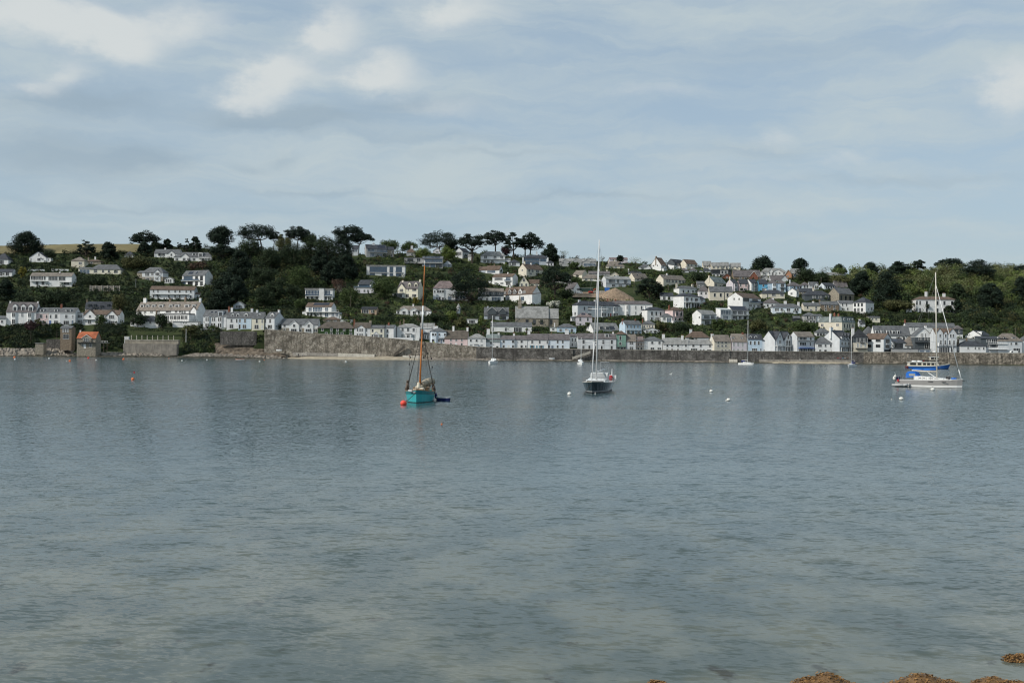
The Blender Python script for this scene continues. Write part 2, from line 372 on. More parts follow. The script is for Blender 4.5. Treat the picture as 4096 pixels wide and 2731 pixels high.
def wall_strip(name, u0, u1, zlo, yoff, lean, m, label, parapet=0.9, top=None):
    """a stone wall following the coast between two photograph columns, with its coping as a part"""
    root = thing(name, label, 'wall'); mb = MB(); cp = MB(); N = max(4, int((u1 - u0) / 25)); rows = 6; vs = []; tops = []
    for i in range(N + 1):
        px = u0 + (u1 - u0) * i / N
        pytop = top(px) if top else float(np.interp(px, [p[0] for p in _cop], [p[1] for p in _cop]))
        u, v = uv(px, pytop); zt = CAM_H + (1398 - v) * (YW + 4) / F + parapet * (0 if top else 1) * 0.6
        for j in range(rows + 1):
            f = j / rows; Y = YW + yoff + lean * f + random.uniform(-.08, .08); vs.append(((u - 2048) / F * Y, Y, zlo + (zt - zlo) * f))
        tops.append(vs[-1])
    for i in range(N):
        for j in range(rows): a = i * (rows + 1) + j; mb.add([], []); mb.f.append((a, a + rows + 1, a + rows + 2, a + 1)); mb.mi.append(0)
    mb.v = vs
    for i in range(N):
        a, c_ = tops[i], tops[i + 1]
        cp.add([(a[0], a[1] - .12, a[2] + .003), (c_[0], c_[1] - .12, c_[2] + .003), (c_[0], c_[1] + .55, c_[2] + .003), (a[0], a[1] + .55, a[2] + .003),
                (a[0], a[1] - .12, a[2] + .25), (c_[0], c_[1] - .12, c_[2] + .25), (c_[0], c_[1] + .55, c_[2] + .25), (a[0], a[1] + .55, a[2] + .25)],
               [(0, 1, 5, 4), (4, 5, 6, 7), (3, 2, 6, 7), (0, 3, 2, 1)])
        mb.add([(a[0], a[1] + .5, a[2]), (c_[0], c_[1] + .5, c_[2]), (c_[0], c_[1] + .5, c_[2] - 1.2), (a[0], a[1] + .5, a[2] - 1.2)], [(0, 1, 2, 3)])
    me = bpy.data.meshes.new('stonework'); me.from_pydata(mb.v, [], mb.f); me.materials.append(m); me.update(); link('stonework', me, root)
    cp.build('coping', CONC if m is not WALL_A else mat('worn_coping', (0.36, 0.32, 0.26), 0.9, 0.25, 0.4), root)
    return root
wall_strip('sea_wall', 1058, 1338, -0.5, 0.6, 2.6, WALL_A, 'tall sloping brown stone sea wall below the gabled white cottages')
wall_strip('sea_wall', 1338, 1905, -0.5, 0.2, 2.2, WALL_A, 'tall brown streaked stone sea wall stepping down towards the pink cottage')
wall_strip('sea_wall', 1905, 2150, -0.5, 0.0, 1.2, WALL_B, 'low dark grey sea wall below the lilac white terrace')
wall_strip('sea_wall', 2150, 2292, -0.5, -0.9, 1.2, WALL_B, 'projecting dark grey sea wall below the blue shuttered cottages')
wall_strip('sea_wall', 2292, 2920, -0.5, 0.0, 1.2, WALL_B, 'long dark grey sea wall below the white inn and cottages')
wall_strip('sea_wall', 2920, 3455, -0.5, 0.6, 1.0, WALL_B, 'grey sea wall behind the concrete promenade ledge')
wall_strip('sea_wall', 3455, 4280, -0.5, 0.0, 1.4, wallmat('rubble_wall_stone', (0.20, 0.175, 0.14), (0.36, 0.31, 0.25), (0.07, 0.062, 0.05), 0.9, 1.3), 'rough rubble stone sea wall under the sailing club and hotels')
# quay road behind the parapet
mb = MB(); vs = []; N = 130
for i in range(N + 1):
    px = 1050 + (4300 - 1050) * i / N; u = uv(px, 1390)[0]
    for Y in (YW + 4.0, YW + 13.0):
        X = (u - 2048) / F * Y; vs.append((X, Y, float(ground(X, YW + 10)) + 0.06))
mb.add(vs, [(2 * i, 2 * i + 2, 2 * i + 3, 2 * i + 1) for i in range(N)])
tag(mb.build('road', TARMAC), 'narrow quay road along the top of the sea wall', None, kind='structure')
# sand beach and rock ledges at the water's edge
def shore(name, px0, px1, ytop, ztop, ybot, m, label, rough=0.15, step=9):
    mb = MB(); N = int((px1 - px0) / step); M_ = 7; vs = []; rr = random.Random(int(px0 * 7 + ybot))
    for i in range(N + 1):
        px = px0 + (px1 - px0) * i / N; u = uv(px, 1440)[0]; ed = min(1, 6 * min(i, N - i) / max(N, 1))
        for j in range(M_ + 1):
            f = j / M_; Y = YW + ybot + (ytop - ybot) * f
            z = -0.3 + (ztop * ed + 0.3) * f ** 0.8 + rr.uniform(-rough, rough) * (1.0 if 0 < j < M_ else .4)
            vs.append(((u - 2048) / F * Y + rr.uniform(-.3, .3), Y, z))
    mb.add(vs, [(i * (M_ + 1) + j, (i + 1) * (M_ + 1) + j, (i + 1) * (M_ + 1) + j + 1, i * (M_ + 1) + j + 1) for i in range(N) for j in range(M_)])
    return tag(mb.build(name, m), label, None, kind='structure')
shore('beach', 1130, 1720, 2.2, 2.0, -12, SAND, 'strip of pale sand beneath the tall sea wall', 0.06)
shore('beach', 3030, 3470, -1.5, 0.9, -7, SAND, 'thin strip of wet sand below the promenade ledge', 0.05)
shore('rock_ledge', -80, 330, 4.0, 4.4, -9, ROCK, 'brown rock ledges along the shore at far left', 0.7, 6)
shore('rock_ledge', 330, 700, 3.0, 2.6, -9, ROCK, 'brown rocks below the red roofed boathouse', 0.6, 6)
shore('rock_ledge', 700, 1160, 4.0, 2.6, -9, ROCK, 'grey brown rocks below the overgrown bank', 0.5, 6)
shore('rock_ledge', -80, 1140, -5.0, 0.9, -14, ROCKD, 'dark weedy rocks at the left waterline', 0.3, 6)
shore('rock_ledge', 1640, 2060, 1.0, 1.3, -6, ROCK, 'flat sandy rocks below the pink cottage wall', 0.25, 6)
shore('rock_ledge', 2040, 2360, 0.5, 1.0, -5, ROCK, 'brown rocks below the shuttered cottages', 0.3, 6)
shore('rock_ledge', 2330, 2960, 0.5, 1.1, -5, ROCK, 'narrow brown rocks below the white inn wall', 0.3, 6)
shore('rock_ledge', 1640, 4250, -3.4, 0.35, -7.5, ROCKD, 'dark wet weed line along the foot of the sea wall', 0.15, 6)
# brown bank beside the overgrown cliff
def bank(name, pts, m, label, amp, kind='structure'):
    """closed irregular slope from a bottom line to a top line (photograph pixels + depth)"""
    mb = MB(); vs = []; N = len(pts) - 1; M_ = 8; K = 4; cols = []
    for i in range(N * K + 1):
        k = i / K; a = min(int(k), N - 1); f = k - a
        p = [pts[a][q] * (1 - f) + pts[a + 1][q] * f for q in range(5)]
        cols.append(p)
    for p in cols:
        for j in range(M_ + 1):
            f = j / M_; Y = p[3] + (p[4] - p[3]) * f; q = at(p[0], p[1] + (p[2] - p[1]) * f, Y)
            vs.append((q.x + random.uniform(-amp, amp), q.y + random.uniform(-amp, amp), q.z + random.uniform(-amp, amp) * .4))
    n = len(cols)
    mb.add(vs, [(i * (M_ + 1) + j, (i + 1) * (M_ + 1) + j, (i + 1) * (M_ + 1) + j + 1, i * (M_ + 1) + j + 1) for i in range(n - 1) for j in range(M_)])
    return tag(mb.build(name, m), label, None, kind=kind)
bank('earth_bank', [(860, 1418, 1372, 619, 626), (920, 1420, 1366, 618, 627), (1000, 1422, 1368, 617, 625), (1060, 1424, 1384, 617, 623), (1140, 1427, 1410, 617, 620)],
     mat('earth_bank_soil', (0.13, 0.105, 0.08), 0.95, 0.5, 0.5, 0.8, 1.5), 'bare brown cliff bank below the pale semi detached houses', 0.5)
# ---------------------------------------------------------------- houses
Q = 2.7033
WCOL = {'W': (.75, .75, .735), 'P': (.60, .62, .63), 'C': (.66, .61, .50), 'Y': (.74, .70, .57), 'K': (.68, .53, .51), 'L': (.58, .54, .57), 'B': (.50, .62, .72), 'BB': (.13, .40, .60), 'S': (.27, .24, .19), 'SB': (.21, .165, .12),
        'SG': (.085, .10, .11), 'G': (.20, .33, .27), 'O': (.58, .30, .18), 'D': (.045, .05, .055), 'GR': (.38, .38, .375), 'WD': (.42, .31, .22), 'IV': (.035, .07, .025), 'RB': (.22, .09, .06), 'PW': (.72, .70, .72), 'BW': (.66, .72, .77), 'GB': (.42, .46, .50)}
RCOL = {'sl': (.050, .055, .065), 'sg': (.115, .12, .125), 'lg': (.25, .25, .24), 'br': (.125, .09, .068), 'rd': (.36, .11, .05), 'th': (.10, .085, .07), 'mv': (.125, .113, .113), 'gg': (.17, .20, .195), 'pk': (.19, .15, .145), 'lb': (.19, .165, .14), 'dk': (.03, .033, .037), 'wt': (.6, .62, .62)}
def wmat(k): return mat('wall_' + k, WCOL[k], 0.88, 0.09 if k not in ('S', 'SB', 'IV', 'RB') else 0.4, 0.35 if k not in ('S', 'SB', 'IV', 'RB') else 1.6, 0.5 if k in ('S', 'SB', 'IV') else 0.0, 2.0, stain=0.12 if k not in ('D', 'SG') else 0.0)
def rmat(k): return mat('roof_' + k, RCOL[k], 0.75, 0.28, 0.5, 0.4, 2.5, stain=0.35)
FRAME = mat('white_window_frame', (.78, .78, .76), 0.6, 0.03)
DARKF = mat('dark_window_frame', (.05, .055, .06), 0.6, 0.05)
GLASS = [mat('window_glass_' + str(i), c_, r_, 0.25, 0.8, spec=0.6) for i, (c_, r_) in enumerate([((.018, .021, .025), .08), ((.035, .038, .042), .1), ((.075, .08, .085), .12)])]
GLASSB = mat('blue_glass', (.05, .085, .13), 0.06, 0.2, spec=0.8)
CURT = mat('curtained_glass', (.30, .31, .31), 0.2, 0.15, spec=0.6)
POT = mat('chimney_pot', (.30, .16, .10), 0.9)
SOLAR = mat('solar_glass', (.012, .016, .03), 0.12, 0.2, spec=0.7)
RAIL = mat('rail_metal', (.30, .31, .32), 0.4, 0.05)
BLUED = mat('blue_paint', (.06, .13, .36), 0.5); TEALD = mat('faded_teal_paint', (.14, .27, .34), 0.6)
DOORC = {'d': mat('dark_door', (.03, .032, .035), 0.5), 'w': mat('white_door', (.72, .72, .70), 0.5), 'b': BLUED, 't': TEALD, 'r': mat('red_door', (.35, .04, .03), 0.5), 'g': mat('grey_blue_door', (.16, .20, .26), 0.5)}
_wc = {}
def win_meshes(w, h, dark=False):
    w = round(max(w, .35) * 5) / 5; h = round(max(h, .35) * 5) / 5
    if (w, h, dark) not in _wc:
        mb = MB(); t_ = 0.11
        def bar(x0, x1, z0, z1, y0=-.09): mb.add([(x0, y0, z0), (x1, y0, z0), (x1, y0, z1), (x0, y0, z1), (x0, 0, z0), (x1, 0, z0), (x1, 0, z1), (x0, 0, z1)], [(0, 1, 2, 3), (4, 5, 1, 0), (7, 3, 2, 6), (5, 6, 2, 1), (4, 0, 3, 7)])
        bar(-w/2 - t_, w/2 + t_, h/2, h/2 + t_); bar(-w/2 - t_ * 1.6, w/2 + t_ * 1.6, -h/2 - t_, -h/2, -.16)
        bar(-w/2 - t_, -w/2, -h/2, h/2); bar(w/2, w/2 + t_, -h/2, h/2)
        n = max(1, int(round(w / 0.95)))
        for i in range(1, n): bar(-w/2 + w * i / n - .05, -w/2 + w * i / n + .05, -h/2, h/2, -.07)
        if h < 2.2 and w < 3: bar(-w/2, w/2, .03, .11, -.06)
        f = mb.mesh('window', DARKF if dark else FRAME)
        p = MB(); p.add([(-w/2, -.025, -h/2), (w/2, -.025, -h/2), (w/2, -.025, h/2), (-w/2, -.025, h/2)], [(0, 1, 2, 3)])
        _wc[(w, h, dark)] = (f, {})
        _wc[(w, h, dark)] = (f, {k: p.mesh('pane', m_) for k, m_ in list(enumerate(GLASS)) + [('b', GLASSB), ('c', CURT)]})
    return _wc[(w, h, dark)]
def put_window(par, x, y, z, w, h, rz=0.0, g=None, dark=False):
    f, ps = win_meshes(w, h, dark)
    if g is None: g = random.choice((0, 0, 0, 1, 1, 2))
    o = link('window', f, par, (x, y, z), (0, 0, rz)); link('pane', ps[g], o); return o
RECTS = []
HOUSES = []
def gable_roof(mb, a0, a1, W, ze, zr, oh, og, axis, t_=.16, off=0.0):
    """profile across [0,W], extruded a0..a1"""
    m_ = (zr - ze) / (W / 2)
    pr = [(-oh, ze - oh * m_ + .04), (W/2, zr + .04), (W + oh, ze - oh * m_ + .04), (W + oh, ze - oh * m_ + .04 + t_), (W/2, zr + .04 + t_ * 1.25), (-oh, ze - oh * m_ + .04 + t_)]
    mb.prism([(p[0] + off, p[1]) for p in pr], a0 - og, a1 + og, axis)
def house(T, x0, x1, yb, ye, yr, roof, wall, rcol, label, win=(), L=None, Rr=None, D=None, ch=(), dm=(), cg=(), door=(), bal=(), sol=(), ext=(), ew=(), bay=(), name='house', cat='house', g=None, dY=0.0, og=.15, lower=None, trim=False, dark=False, sh=(), band=()):
    PX = lambda a: T + a / Q
    PY = lambda a: 880 + a / Q
    p, s = place(PX((x0 + x1) / 2), PY(yb)); p = p.copy()
    if dY: p = at(PX((x0 + x1) / 2), PY(yb), p.y + dY)
    p.y += random.uniform(-.25, .25)
    sq = F / p.y * Q
    wf = (x1 - x0) / sq; yaw = 0.0; D0 = D or 7.5
    if L is not None: yaw = math.asin(min(.75, (x0 - L) / sq / D0)); D0 = (x0 - L) / sq / math.sin(yaw)
    if Rr is not None: yaw = -math.asin(min(.75, (Rr - x1) / sq / D0)); D0 = (Rr - x1) / sq / -math.sin(yaw)
    if L is None and Rr is None: D0 = D or max(4.5, min(8.0, wf * 0.9))
    yaw_eff = yaw - math.atan2(p.x, p.y) * 0.0
    W = wf / math.cos(yaw); cx = (x0 + x1) / 2
    root = thing(name, label, cat, p, yaw_eff)
    HOUSES.append(root); RECTS.append((PX(min(x0, L if L is not None else x0)), PX(max(x1, Rr if Rr is not None else x1)), PY(yr), PY(yb), p.y))
    lx = lambda a: (a - cx) / sq / math.cos(yaw)
    lz = lambda a: (yb - a) / sq
    ze = lz(ye); back = (p.z + ze - CAM_H) / p.y
    zr = ze + max(.25, (ye - yr) / sq + (back * D0 / 2 if roof in 'gh' else 0))
    base = -3.0; mb = MB(); rf = MB(); h = W / 2; wallm = wmat(wall)
    if roof == 'g':
        mb.prism([(0, base), (D0, base), (D0, ze), (D0/2, zr), (0, ze)], -h, h, 'x'); gable_roof(rf, -h, h, D0, ze, zr, .3, og, 'x')
    elif roof == 'f':
        mb.prism([(-h, base), (h, base), (h, ze), (0, zr), (-h, ze)], 0, D0, 'y'); gable_roof(rf, 0, D0, W, ze, zr, .3, .3, 'y', off=-h)
    elif roof == 'h':
        mb.box(-h, h, 0, D0, base, ze); o_ = .35
        i_ = min(D0/2, W/2 * .9)
        e = [(-h-o_, -o_), (h+o_, -o_), (h+o_, D0+o_), (-h-o_, D0+o_)]
        rf.add([(a, b_, ze - .02) for a, b_ in e] + [(a, b_, ze + .16) for a, b_ in e] + [(-h + i_, D0/2, zr + .1), (h - i_, D0/2, zr + .1)],
               [(0, 1, 5, 4), (1, 2, 6, 5), (2, 3, 7, 6), (3, 0, 4, 7), (3, 2, 1, 0), (4, 5, 9, 8), (6, 7, 8, 9), (5, 6, 9), (7, 4, 8)])
    elif roof == 'x':
        mb.box(-h, h, 0, D0, base, ze); rf.box(-h - .25, h + .25, -.3, D0 + .2, ze + .01, max(ze + .25, zr))
    elif roof == 'm':
        mb.prism([(0, base), (D0, base), (D0, zr), (0, ze)], -h, h, 'x')
        sl_ = (zr - ze) / D0; rf.prism([(-.4, ze - .4 * sl_ + .04), (D0 + .2, zr + .2 * sl_ + .04), (D0 + .2, zr + .24), (-.4, ze - .4 * sl_ + .22)], -h - .2, h + .2, 'x')
    elif roof == 'M':
        mb.box(-h, h, 0, D0, base, ze); a_ = 1.0
        e = [(-h-.25, -.25), (h+.25, -.25), (h+.25, D0+.25), (-h-.25, D0+.25)]; q = [(-h+a_, a_), (h-a_, a_), (h-a_, D0-a_), (-h+a_, D0-a_)]
        rf.add([(a, b_, ze + .02) for a, b_ in e] + [(a, b_, zr) for a, b_ in q], [(0, 1, 5, 4), (1, 2, 6, 5), (2, 3, 7, 6), (3, 0, 4, 7), (4, 5, 6, 7), (3, 2, 1, 0)])
        rf.box(-h + a_ - .25, h - a_ + .25, a_ - .25, D0 - a_ + .25, zr + .003, zr + .22)
    mb.build('wall', wallm, root); roofo = rf.build('roof', rmat(rcol), root)
    if lower:   # differently finished ground storey: (top y, colour)
        lw = MB(); lw.box(-h - .04, h + .04, -.06, D0 + .04, base, lz(lower[0])); lw.build('lower_wall', wmat(lower[1]), root)
    def ry(z):   # depth of the front roof slope at height z
        if roof in ('g', 'h'): return max(0.0, (z - ze) / max(.1, zr - ze) * D0 / 2)
        if roof == 'M': return max(0.0, (z - ze) / max(.1, zr - ze) * 1.25 - .25)
        if roof == 'm': return max(0.0, (z - ze) / max(.1, zr - ze) * D0)
        return 0.0
    fy = []
    for c_ in cg:
        x, w, ya = c_[0], c_[1], c_[2]; hw = w / sq / 2; za = lz(ya); zg = lz(c_[3]) if len(c_) > 3 else max(ze * .8, za - hw * .95)
        gcol = c_[4] if len(c_) > 4 else wall; X = lx(x); gb = MB(); zb = c_[5] if len(c_) > 5 else base
        bk = min(D0/2, ry(za) + .4) if roof != 'f' else 2.0
        zb = lz(zb) if zb != base else base
        gb.prism([(X - hw, zb), (X + hw, zb), (X + hw, zg), (X, za), (X - hw, zg)], -.4, bk, 'y'); go = gb.build('gable', wmat(gcol), root)
        gr = MB(); gable_roof(gr, -.4, bk, 2 * hw, zg, za, .22, .25, 'y', off=X - hw); gr.build('gable_roof', FRAME if trim else rmat(rcol), go)
        if trim:
            gr2 = MB(); gable_roof(gr2, -.2, bk + .1, 2 * hw, zg + .18, za + .18, .22, .0, 'y', off=X - hw); gr2.build('gable_tiles', rmat(rcol), go)
        fy.append((X - hw, X + hw, -.4, zb if zb != base else -9))
    for b_ in bay:
        x, w, yt, ybt = b_[:4]; X = lx(x); hw = w / sq / 2; z1 = lz(yt); z0 = lz(ybt) if b_[3] < yb - 3 else base
        bb = MB(); bb.prism([(X - hw, 0), (X - hw * .62, -.75), (X + hw * .62, -.75), (X + hw, 0)], z0, z1, 'z')
        bo = bb.build('bay', wmat(b_[4] if len(b_) > 4 else wall), root)
        br_ = MB(); br_.prism([(X - hw - .1, 0), (X - hw * .7, -.9), (X + hw * .7, -.9), (X + hw + .1, 0)], z1 + .003, z1 + .16, 'z'); br_.build('bay_roof', rmat(rcol), bo)
        fy.append((X - hw * .62, X + hw * .62, -.75, z0))
    def face(x, z):
        r_ = 0.0
        for a, b_, y_, zb in fy:
            if a <= x <= b_ and z > zb: r_ = min(r_, y_)
        return r_ - (.065 if lower and z < lz(lower[0]) else .005)
    for row in win:
        yt, ybt, w, xs = row[:4]; gg = row[4] if len(row) > 4 else g
        for a in xs: X = lx(a); z = lz((yt + ybt) / 2); put_window(root, X, face(X, z), z, w / sq / math.cos(yaw), (ybt - yt) / sq, g=gg, dark=dark)
    for row in ew:   # windows on the visible end
        yt, ybt, w, xs = row[:4]
        for a in xs:
            if L is not None: f = (x0 - a) / (x0 - L); X, rz = -h - .005, -math.pi / 2
            else: f = (a - x1) / (Rr - x1); X, rz = h + .005, math.pi / 2
            put_window(root, X, f * D0, lz((yt + ybt) / 2), w / sq / max(.4, abs(math.sin(yaw))), (ybt - yt) / sq, rz=rz, g=g, dark=dark)
    for (x, w, yt, ybt, dc) in door:
        X = lx(x); w_ = w / sq; z0, z1 = max(0, lz(ybt)), lz(yt); d = MB(); y_ = face(X, z0 + 1); d.box(X - w_/2, X + w_/2, y_ - .06, y_ + .1, z0, z1); do = d.build('door', DOORC[dc], root)
        if dc != 'w':
            k = MB(); k.box(X - w_/2 - .14, X + w_/2 + .14, y_ - .1, y_ + .1, z1 + .003, z1 + .16); k.box(X - w_/2 - .14, X - w_/2 - .003, y_ - .1, y_ + .1, z0, z1); k.box(X + w_/2 + .003, X + w_/2 + .14, y_ - .1, y_ + .1, z0, z1); k.build('door_frame', FRAME, do)
    for c_ in ch:
        x, w, yt = c_[:3]; col = c_[3] if len(c_) > 3 else wall; X = max(-h + .35, min(h - .35, lx(x))) if roof != 'f' else lx(x); hw = w / sq / 2; z1 = zr + max(.5, (yr - yt) / sq)
        cb = MB(); yy = D0/2; cb.box(X - hw, X + hw, yy - .45, yy + .45, min(ze, zr - 1.2), z1); cb.box(X - hw - .08, X + hw + .08, yy - .53, yy + .53, z1 + .003, z1 + .18)
        co = cb.build('chimney', wmat(col), root); n = 2 if hw > .45 else 1
        for i in range(n):
            pb = MB(); xx = X + (i - (n - 1) / 2) * .5; pb.tube((xx, yy, z1 + .18), (xx, yy, z1 + .6), .16, .12, 6); pb.build('chimney_pot', POT, co)
    for d_ in dm:
        x, w, yt, ybt, kind = d_[:5]; X = lx(x); hw = w / sq / 2; z0, z1 = lz(ybt), lz(yt)
        zc_ = ry(z0) * back * .0; y0 = ry(z0) - .05; dcol = d_[5] if len(d_) > 5 else 'W'
        y1 = min(D0/2 + .2, ry(z1) + .5) if roof in 'gh' else y0 + 1.2
        db = MB()
        if kind == 'g':
            zg = z1 - hw * .8; db.prism([(X - hw, z0 - .6), (X + hw, z0 - .6), (X + hw, zg), (X, z1), (X - hw, zg)], y0, y1, 'y'); do = db.build('dormer', wmat(dcol), root)
            r2 = MB(); gable_roof(r2, y0, y1, 2 * hw, zg, z1, .15, .15, 'y', t_=.1, off=X - hw); r2.build('dormer_roof', rmat(rcol), do); zt = zg
        else:
            db.box(X - hw, X + hw, y0, y1, z0 - .6, z1); do = db.build('dormer', wmat(dcol), root)
            r2 = MB(); r2.box(X - hw - .12, X + hw + .12, y0 - .15, y1, z1 + .003, z1 + .15); r2.build('dormer_roof', rmat('sg'), do); zt = z1
        ph = max(.4, (zt - z0) * .72); pw = hw * 1.45; pb = MB(); nn = max(1, int(round(pw / .8)))
        for i in range(nn):
            xa = X - pw/2 + pw * i / nn + .05; pb.add([(xa, y0 - .02, z0 + .15), (xa + pw / nn - .1, y0 - .02, z0 + .15), (xa + pw / nn - .1, y0 - .02, z0 + .15 + ph), (xa, y0 - .02, z0 + .15 + ph)], [(0, 1, 2, 3)])
        pb.build('pane', GLASS[0], do)
    for b_ in bal:
        a0, a1, y_ = b_[:3]; z = lz(y_); X0, X1 = lx(a0), lx(a1); kind = b_[3] if len(b_) > 3 else 'w'; pr = b_[4] if len(b_) > 4 else 1.3
        bb = MB(); bb.box(X0, X1, -pr, -.003, z - .2, z); bo = bb.build('balcony', FRAME if kind != 'd' else DARKF, root)
        r2 = MB(); r2.box(X0, X1, -pr, -pr + .06, z + .95, z + 1.03); n = max(2, int((X1 - X0) / 1.2))
        for i in range(n + 1): xx = X0 + (X1 - X0) * i / n; r2.box(xx - .04, xx + .04, -pr + .07, -pr + .13, z, z + .95)
        if kind == 'g': r2.box(X0 + .05, X1 - .05, -pr + .02, -pr + .04, z + .08, z + .9)
        r2.build('railing', GLASSB if kind == 'g' else (DARKF if kind == 'd' else FRAME), bo)
        if len(b_) > 5:
            for i in range(max(2, b_[5])):
                xx = X0 + .1 + (X1 - X0 - .2) * i / (max(2, b_[5]) - 1); pb = MB(); pb.box(xx - .09, xx + .09, -pr + .05, -pr + .23, base * .2, z - .203); pb.build('post', FRAME, bo)
    for (a0, a1, y0_, y1_) in sol:
        z1, z0 = lz(y0_), lz(y1_); X0, X1 = lx(a0), lx(a1); n = max(1, int(round((X1 - X0) / 1.1)))
        ya, yb_ = ry(z0), ry(min(z1, zr)); z1 = min(z1, zr)
        for i in range(n):
            xa = X0 + (X1 - X0) * i / n + .05; xb = X0 + (X1 - X0) * (i + 1) / n - .05; pb = MB()
            pb.add([(xa, ya, z0 + .30), (xb, ya, z0 + .30), (xb, yb_, z1 + .30), (xa, yb_, z1 + .30), (xa, ya, z0 + .22), (xb, ya, z0 + .22), (xb, yb_, z1 + .22), (xa, yb_, z1 + .22)], [(0, 1, 2, 3), (7, 6, 5, 4), (0, 4, 5, 1), (1, 5, 6, 2), (2, 6, 7, 3), (3, 7, 4, 0)])
            pb.build('solar_panel', SOLAR, root)
    for e_ in ext:   # lower projecting volume: x0,x1,y base,y eaves,y top,projection,kind,wall,roof,windows
        a0, a1, ybt, yet, ytt, pr, kind, wl, rl = e_[:9]; ws = e_[9] if len(e_) > 9 else (); X0, X1 = lx(a0), lx(a1); z0 = lz(ybt) if ybt < yb - 4 else base; z1, z2 = lz(yet), lz(ytt)
        eb = MB(); er = MB(); hw = (X1 - X0) / 2; zz = max(z2, z1 + .12); bk = 0.2 if X0 > -h - .5 and X1 < h + .5 else 4.0
        if kind == 'f': eb.prism([(X0, z0), (X1, z0), (X1, z1), ((X0 + X1) / 2, zz), (X0, z1)], -pr, bk, 'y'); gable_roof(er, -pr, bk, 2 * hw, z1, zz, .2, .2, 'y', off=X0)
        elif kind == 'm':
            eb.prism([(-pr, z0), (bk, z0), (bk, zz), (-pr, z1)], X0, X1, 'x'); er.prism([(-pr - .25, z1), (bk, zz + .03), (bk, zz + .2), (-pr - .25, z1 + .17)], X0 - .15, X1 + .15, 'x')
        else: eb.box(X0, X1, -pr, bk, z0, z1); er.box(X0 - .12, X1 + .12, -pr - .15, bk, z1 + .003, max(z1 + .18, z2))
        eo = eb.build('extension', wmat(wl), root); er.build('extension_roof', rmat(rl), eo)
        for row in ws:
            for a in row[3]: put_window(root, lx(a), -pr - .006, lz((row[0] + row[1]) / 2), row[2] / sq, (row[1] - row[0]) / sq, g=row[4] if len(row) > 4 else g, dark=dark)
    for (x, w, yt, ybt, shc) in sh:   # pairs of shutters beside a window
        for sg_ in (-1, 1):
            X = lx(x) + sg_ * w / sq * .5; sb = MB(); hw = w / sq * .16; sb.box(X - hw, X + hw, -.12, -.03, lz(ybt), lz(yt)); sb.build('shutter', DOORC[shc], root)
    for (a0, a1, yt, ybt, pr, bc) in band:   # awnings, fascias, string courses
        nb = MB(); nb.box(lx(a0), lx(a1), -pr, -.004, lz(ybt), lz(yt)); nb.build('awning' if pr > .5 else 'fascia', bc, root)
    return root
def lettering(par, txt, x, y, z, size, m, rz=0.0):
    cu = bpy.data.curves.new('letters', 'FONT'); cu.body = txt; cu.size = size; cu.align_x = 'CENTER'; cu.align_y = 'CENTER'; cu.extrude = .02
    tmp = bpy.data.objects.new('tmp', cu); COL.objects.link(tmp); bpy.context.view_layer.update()
    me = bpy.data.meshes.new_from_object(tmp.evaluated_get(bpy.context.evaluated_depsgraph_get())); bpy.data.objects.remove(tmp); bpy.data.curves.remove(cu)
    me.materials.clear(); me.materials.append(m)
    return link('lettering', me, par, (x, y, z), (R(90), 0, rz))
# ---------------------------------------------------------------- the town, west to east (tile pixel coordinates, 2.7 per photograph pixel)
H = house
# --- upper left
H(0, -60, 90, 480, 428, 365, 'h', 'W', 'sl', 'white bungalow with slate roof at the left edge, highest there', [(435, 476, 46, [18])])
H(0, 317, 500, 455, 405, 345, 'f', 'W', 'sl', 'white gable fronted house alone below the big round tree', [(362, 388, 12, [421]), (413, 440, 32, [421]), (415, 445, 10, [335])], ext=[(500, 549, 455, 412, 410, -.4, 'x', 'W', 'wt', [(418, 440, 10, [520])])])
H(0, -40, 130, 613, 563, 533, 'g', 'W', 'sl', 'low white bungalow at the left edge with tall window', [(565, 600, 30, [80]), (568, 598, 30, [10])])
H(0, 325, 775, 722, 607, 572, 'g', 'W', 'lb', 'long white two storey house with wide glazed balcony front', [(612, 650, 65, [365, 433]), (612, 650, 20, [483]), (612, 650, 96, [572]), (612, 655, 70, [670]), (665, 700, 30, [400, 465]), (668, 700, 60, [720])], ch=[(620, 13, 560, 'W')], bal=[(640, 770, 668), (330, 520, 660)])
H(0, 770, 912, 512, 442, 402, 'h', 'C', 'lb', 'cream box like house with pyramid roof and one window', [(455, 478, 34, [868])])
H(0, 915, 1090, 478, 448, 428, 'h', 'S', 'br', 'low brown roofed house just behind the cream bungalow', [(455, 470, 20, [990])], ch=[(935, 14, 408, 'S'), (1008, 14, 400, 'W')])
H(0, 975, 1302, 588, 535, 483, 'h', 'Y', 'sg', 'cream bungalow with broad grey hipped roof', [(537, 567, 38, [1030]), (540, 565, 22, [1112, 1175]), (540, 572, 40, [1250])], ext=[(845, 974, 582, 530, 512, 0.0, 'm', 'Y', 'sg', [(537, 580, 105, [912], 'b')])])
H(0, 1347, 1440, 408, 382, 340, 'h', 'W', 'sl', 'small white cottage below the umbrella pine on the left ridge', [(388, 402, 12, [1375])])
H(500, 175, 415, 655, 568, 512, 'h', 'P', 'sg', 'grey rendered house with stone ground floor and gabled bay', [(570, 605, 45, [235]), (570, 598, 25, [295]), (570, 598, 45, [357]), (625, 660, 45, [238]), (625, 645, 24, [293]), (625, 645, 32, [350])], Rr=440, cg=[(355, 76, 537)], lower=(615, 'S'), ext=[(115, 174, 628, 570, 548, 0, 'm', 'S', 'sg')])
H(500, 315, 590, 405, 360, 320, 'g', 'W', 'sg', 'white house with slate roof and gabled bay near the left ridge', [(362, 388, 55, [395]), (365, 388, 18, [503])], cg=[(503, 82, 335)], ch=[(418, 16, 305, 'W')], band=[(362, 432, 362, 390, .05, DARKF)])
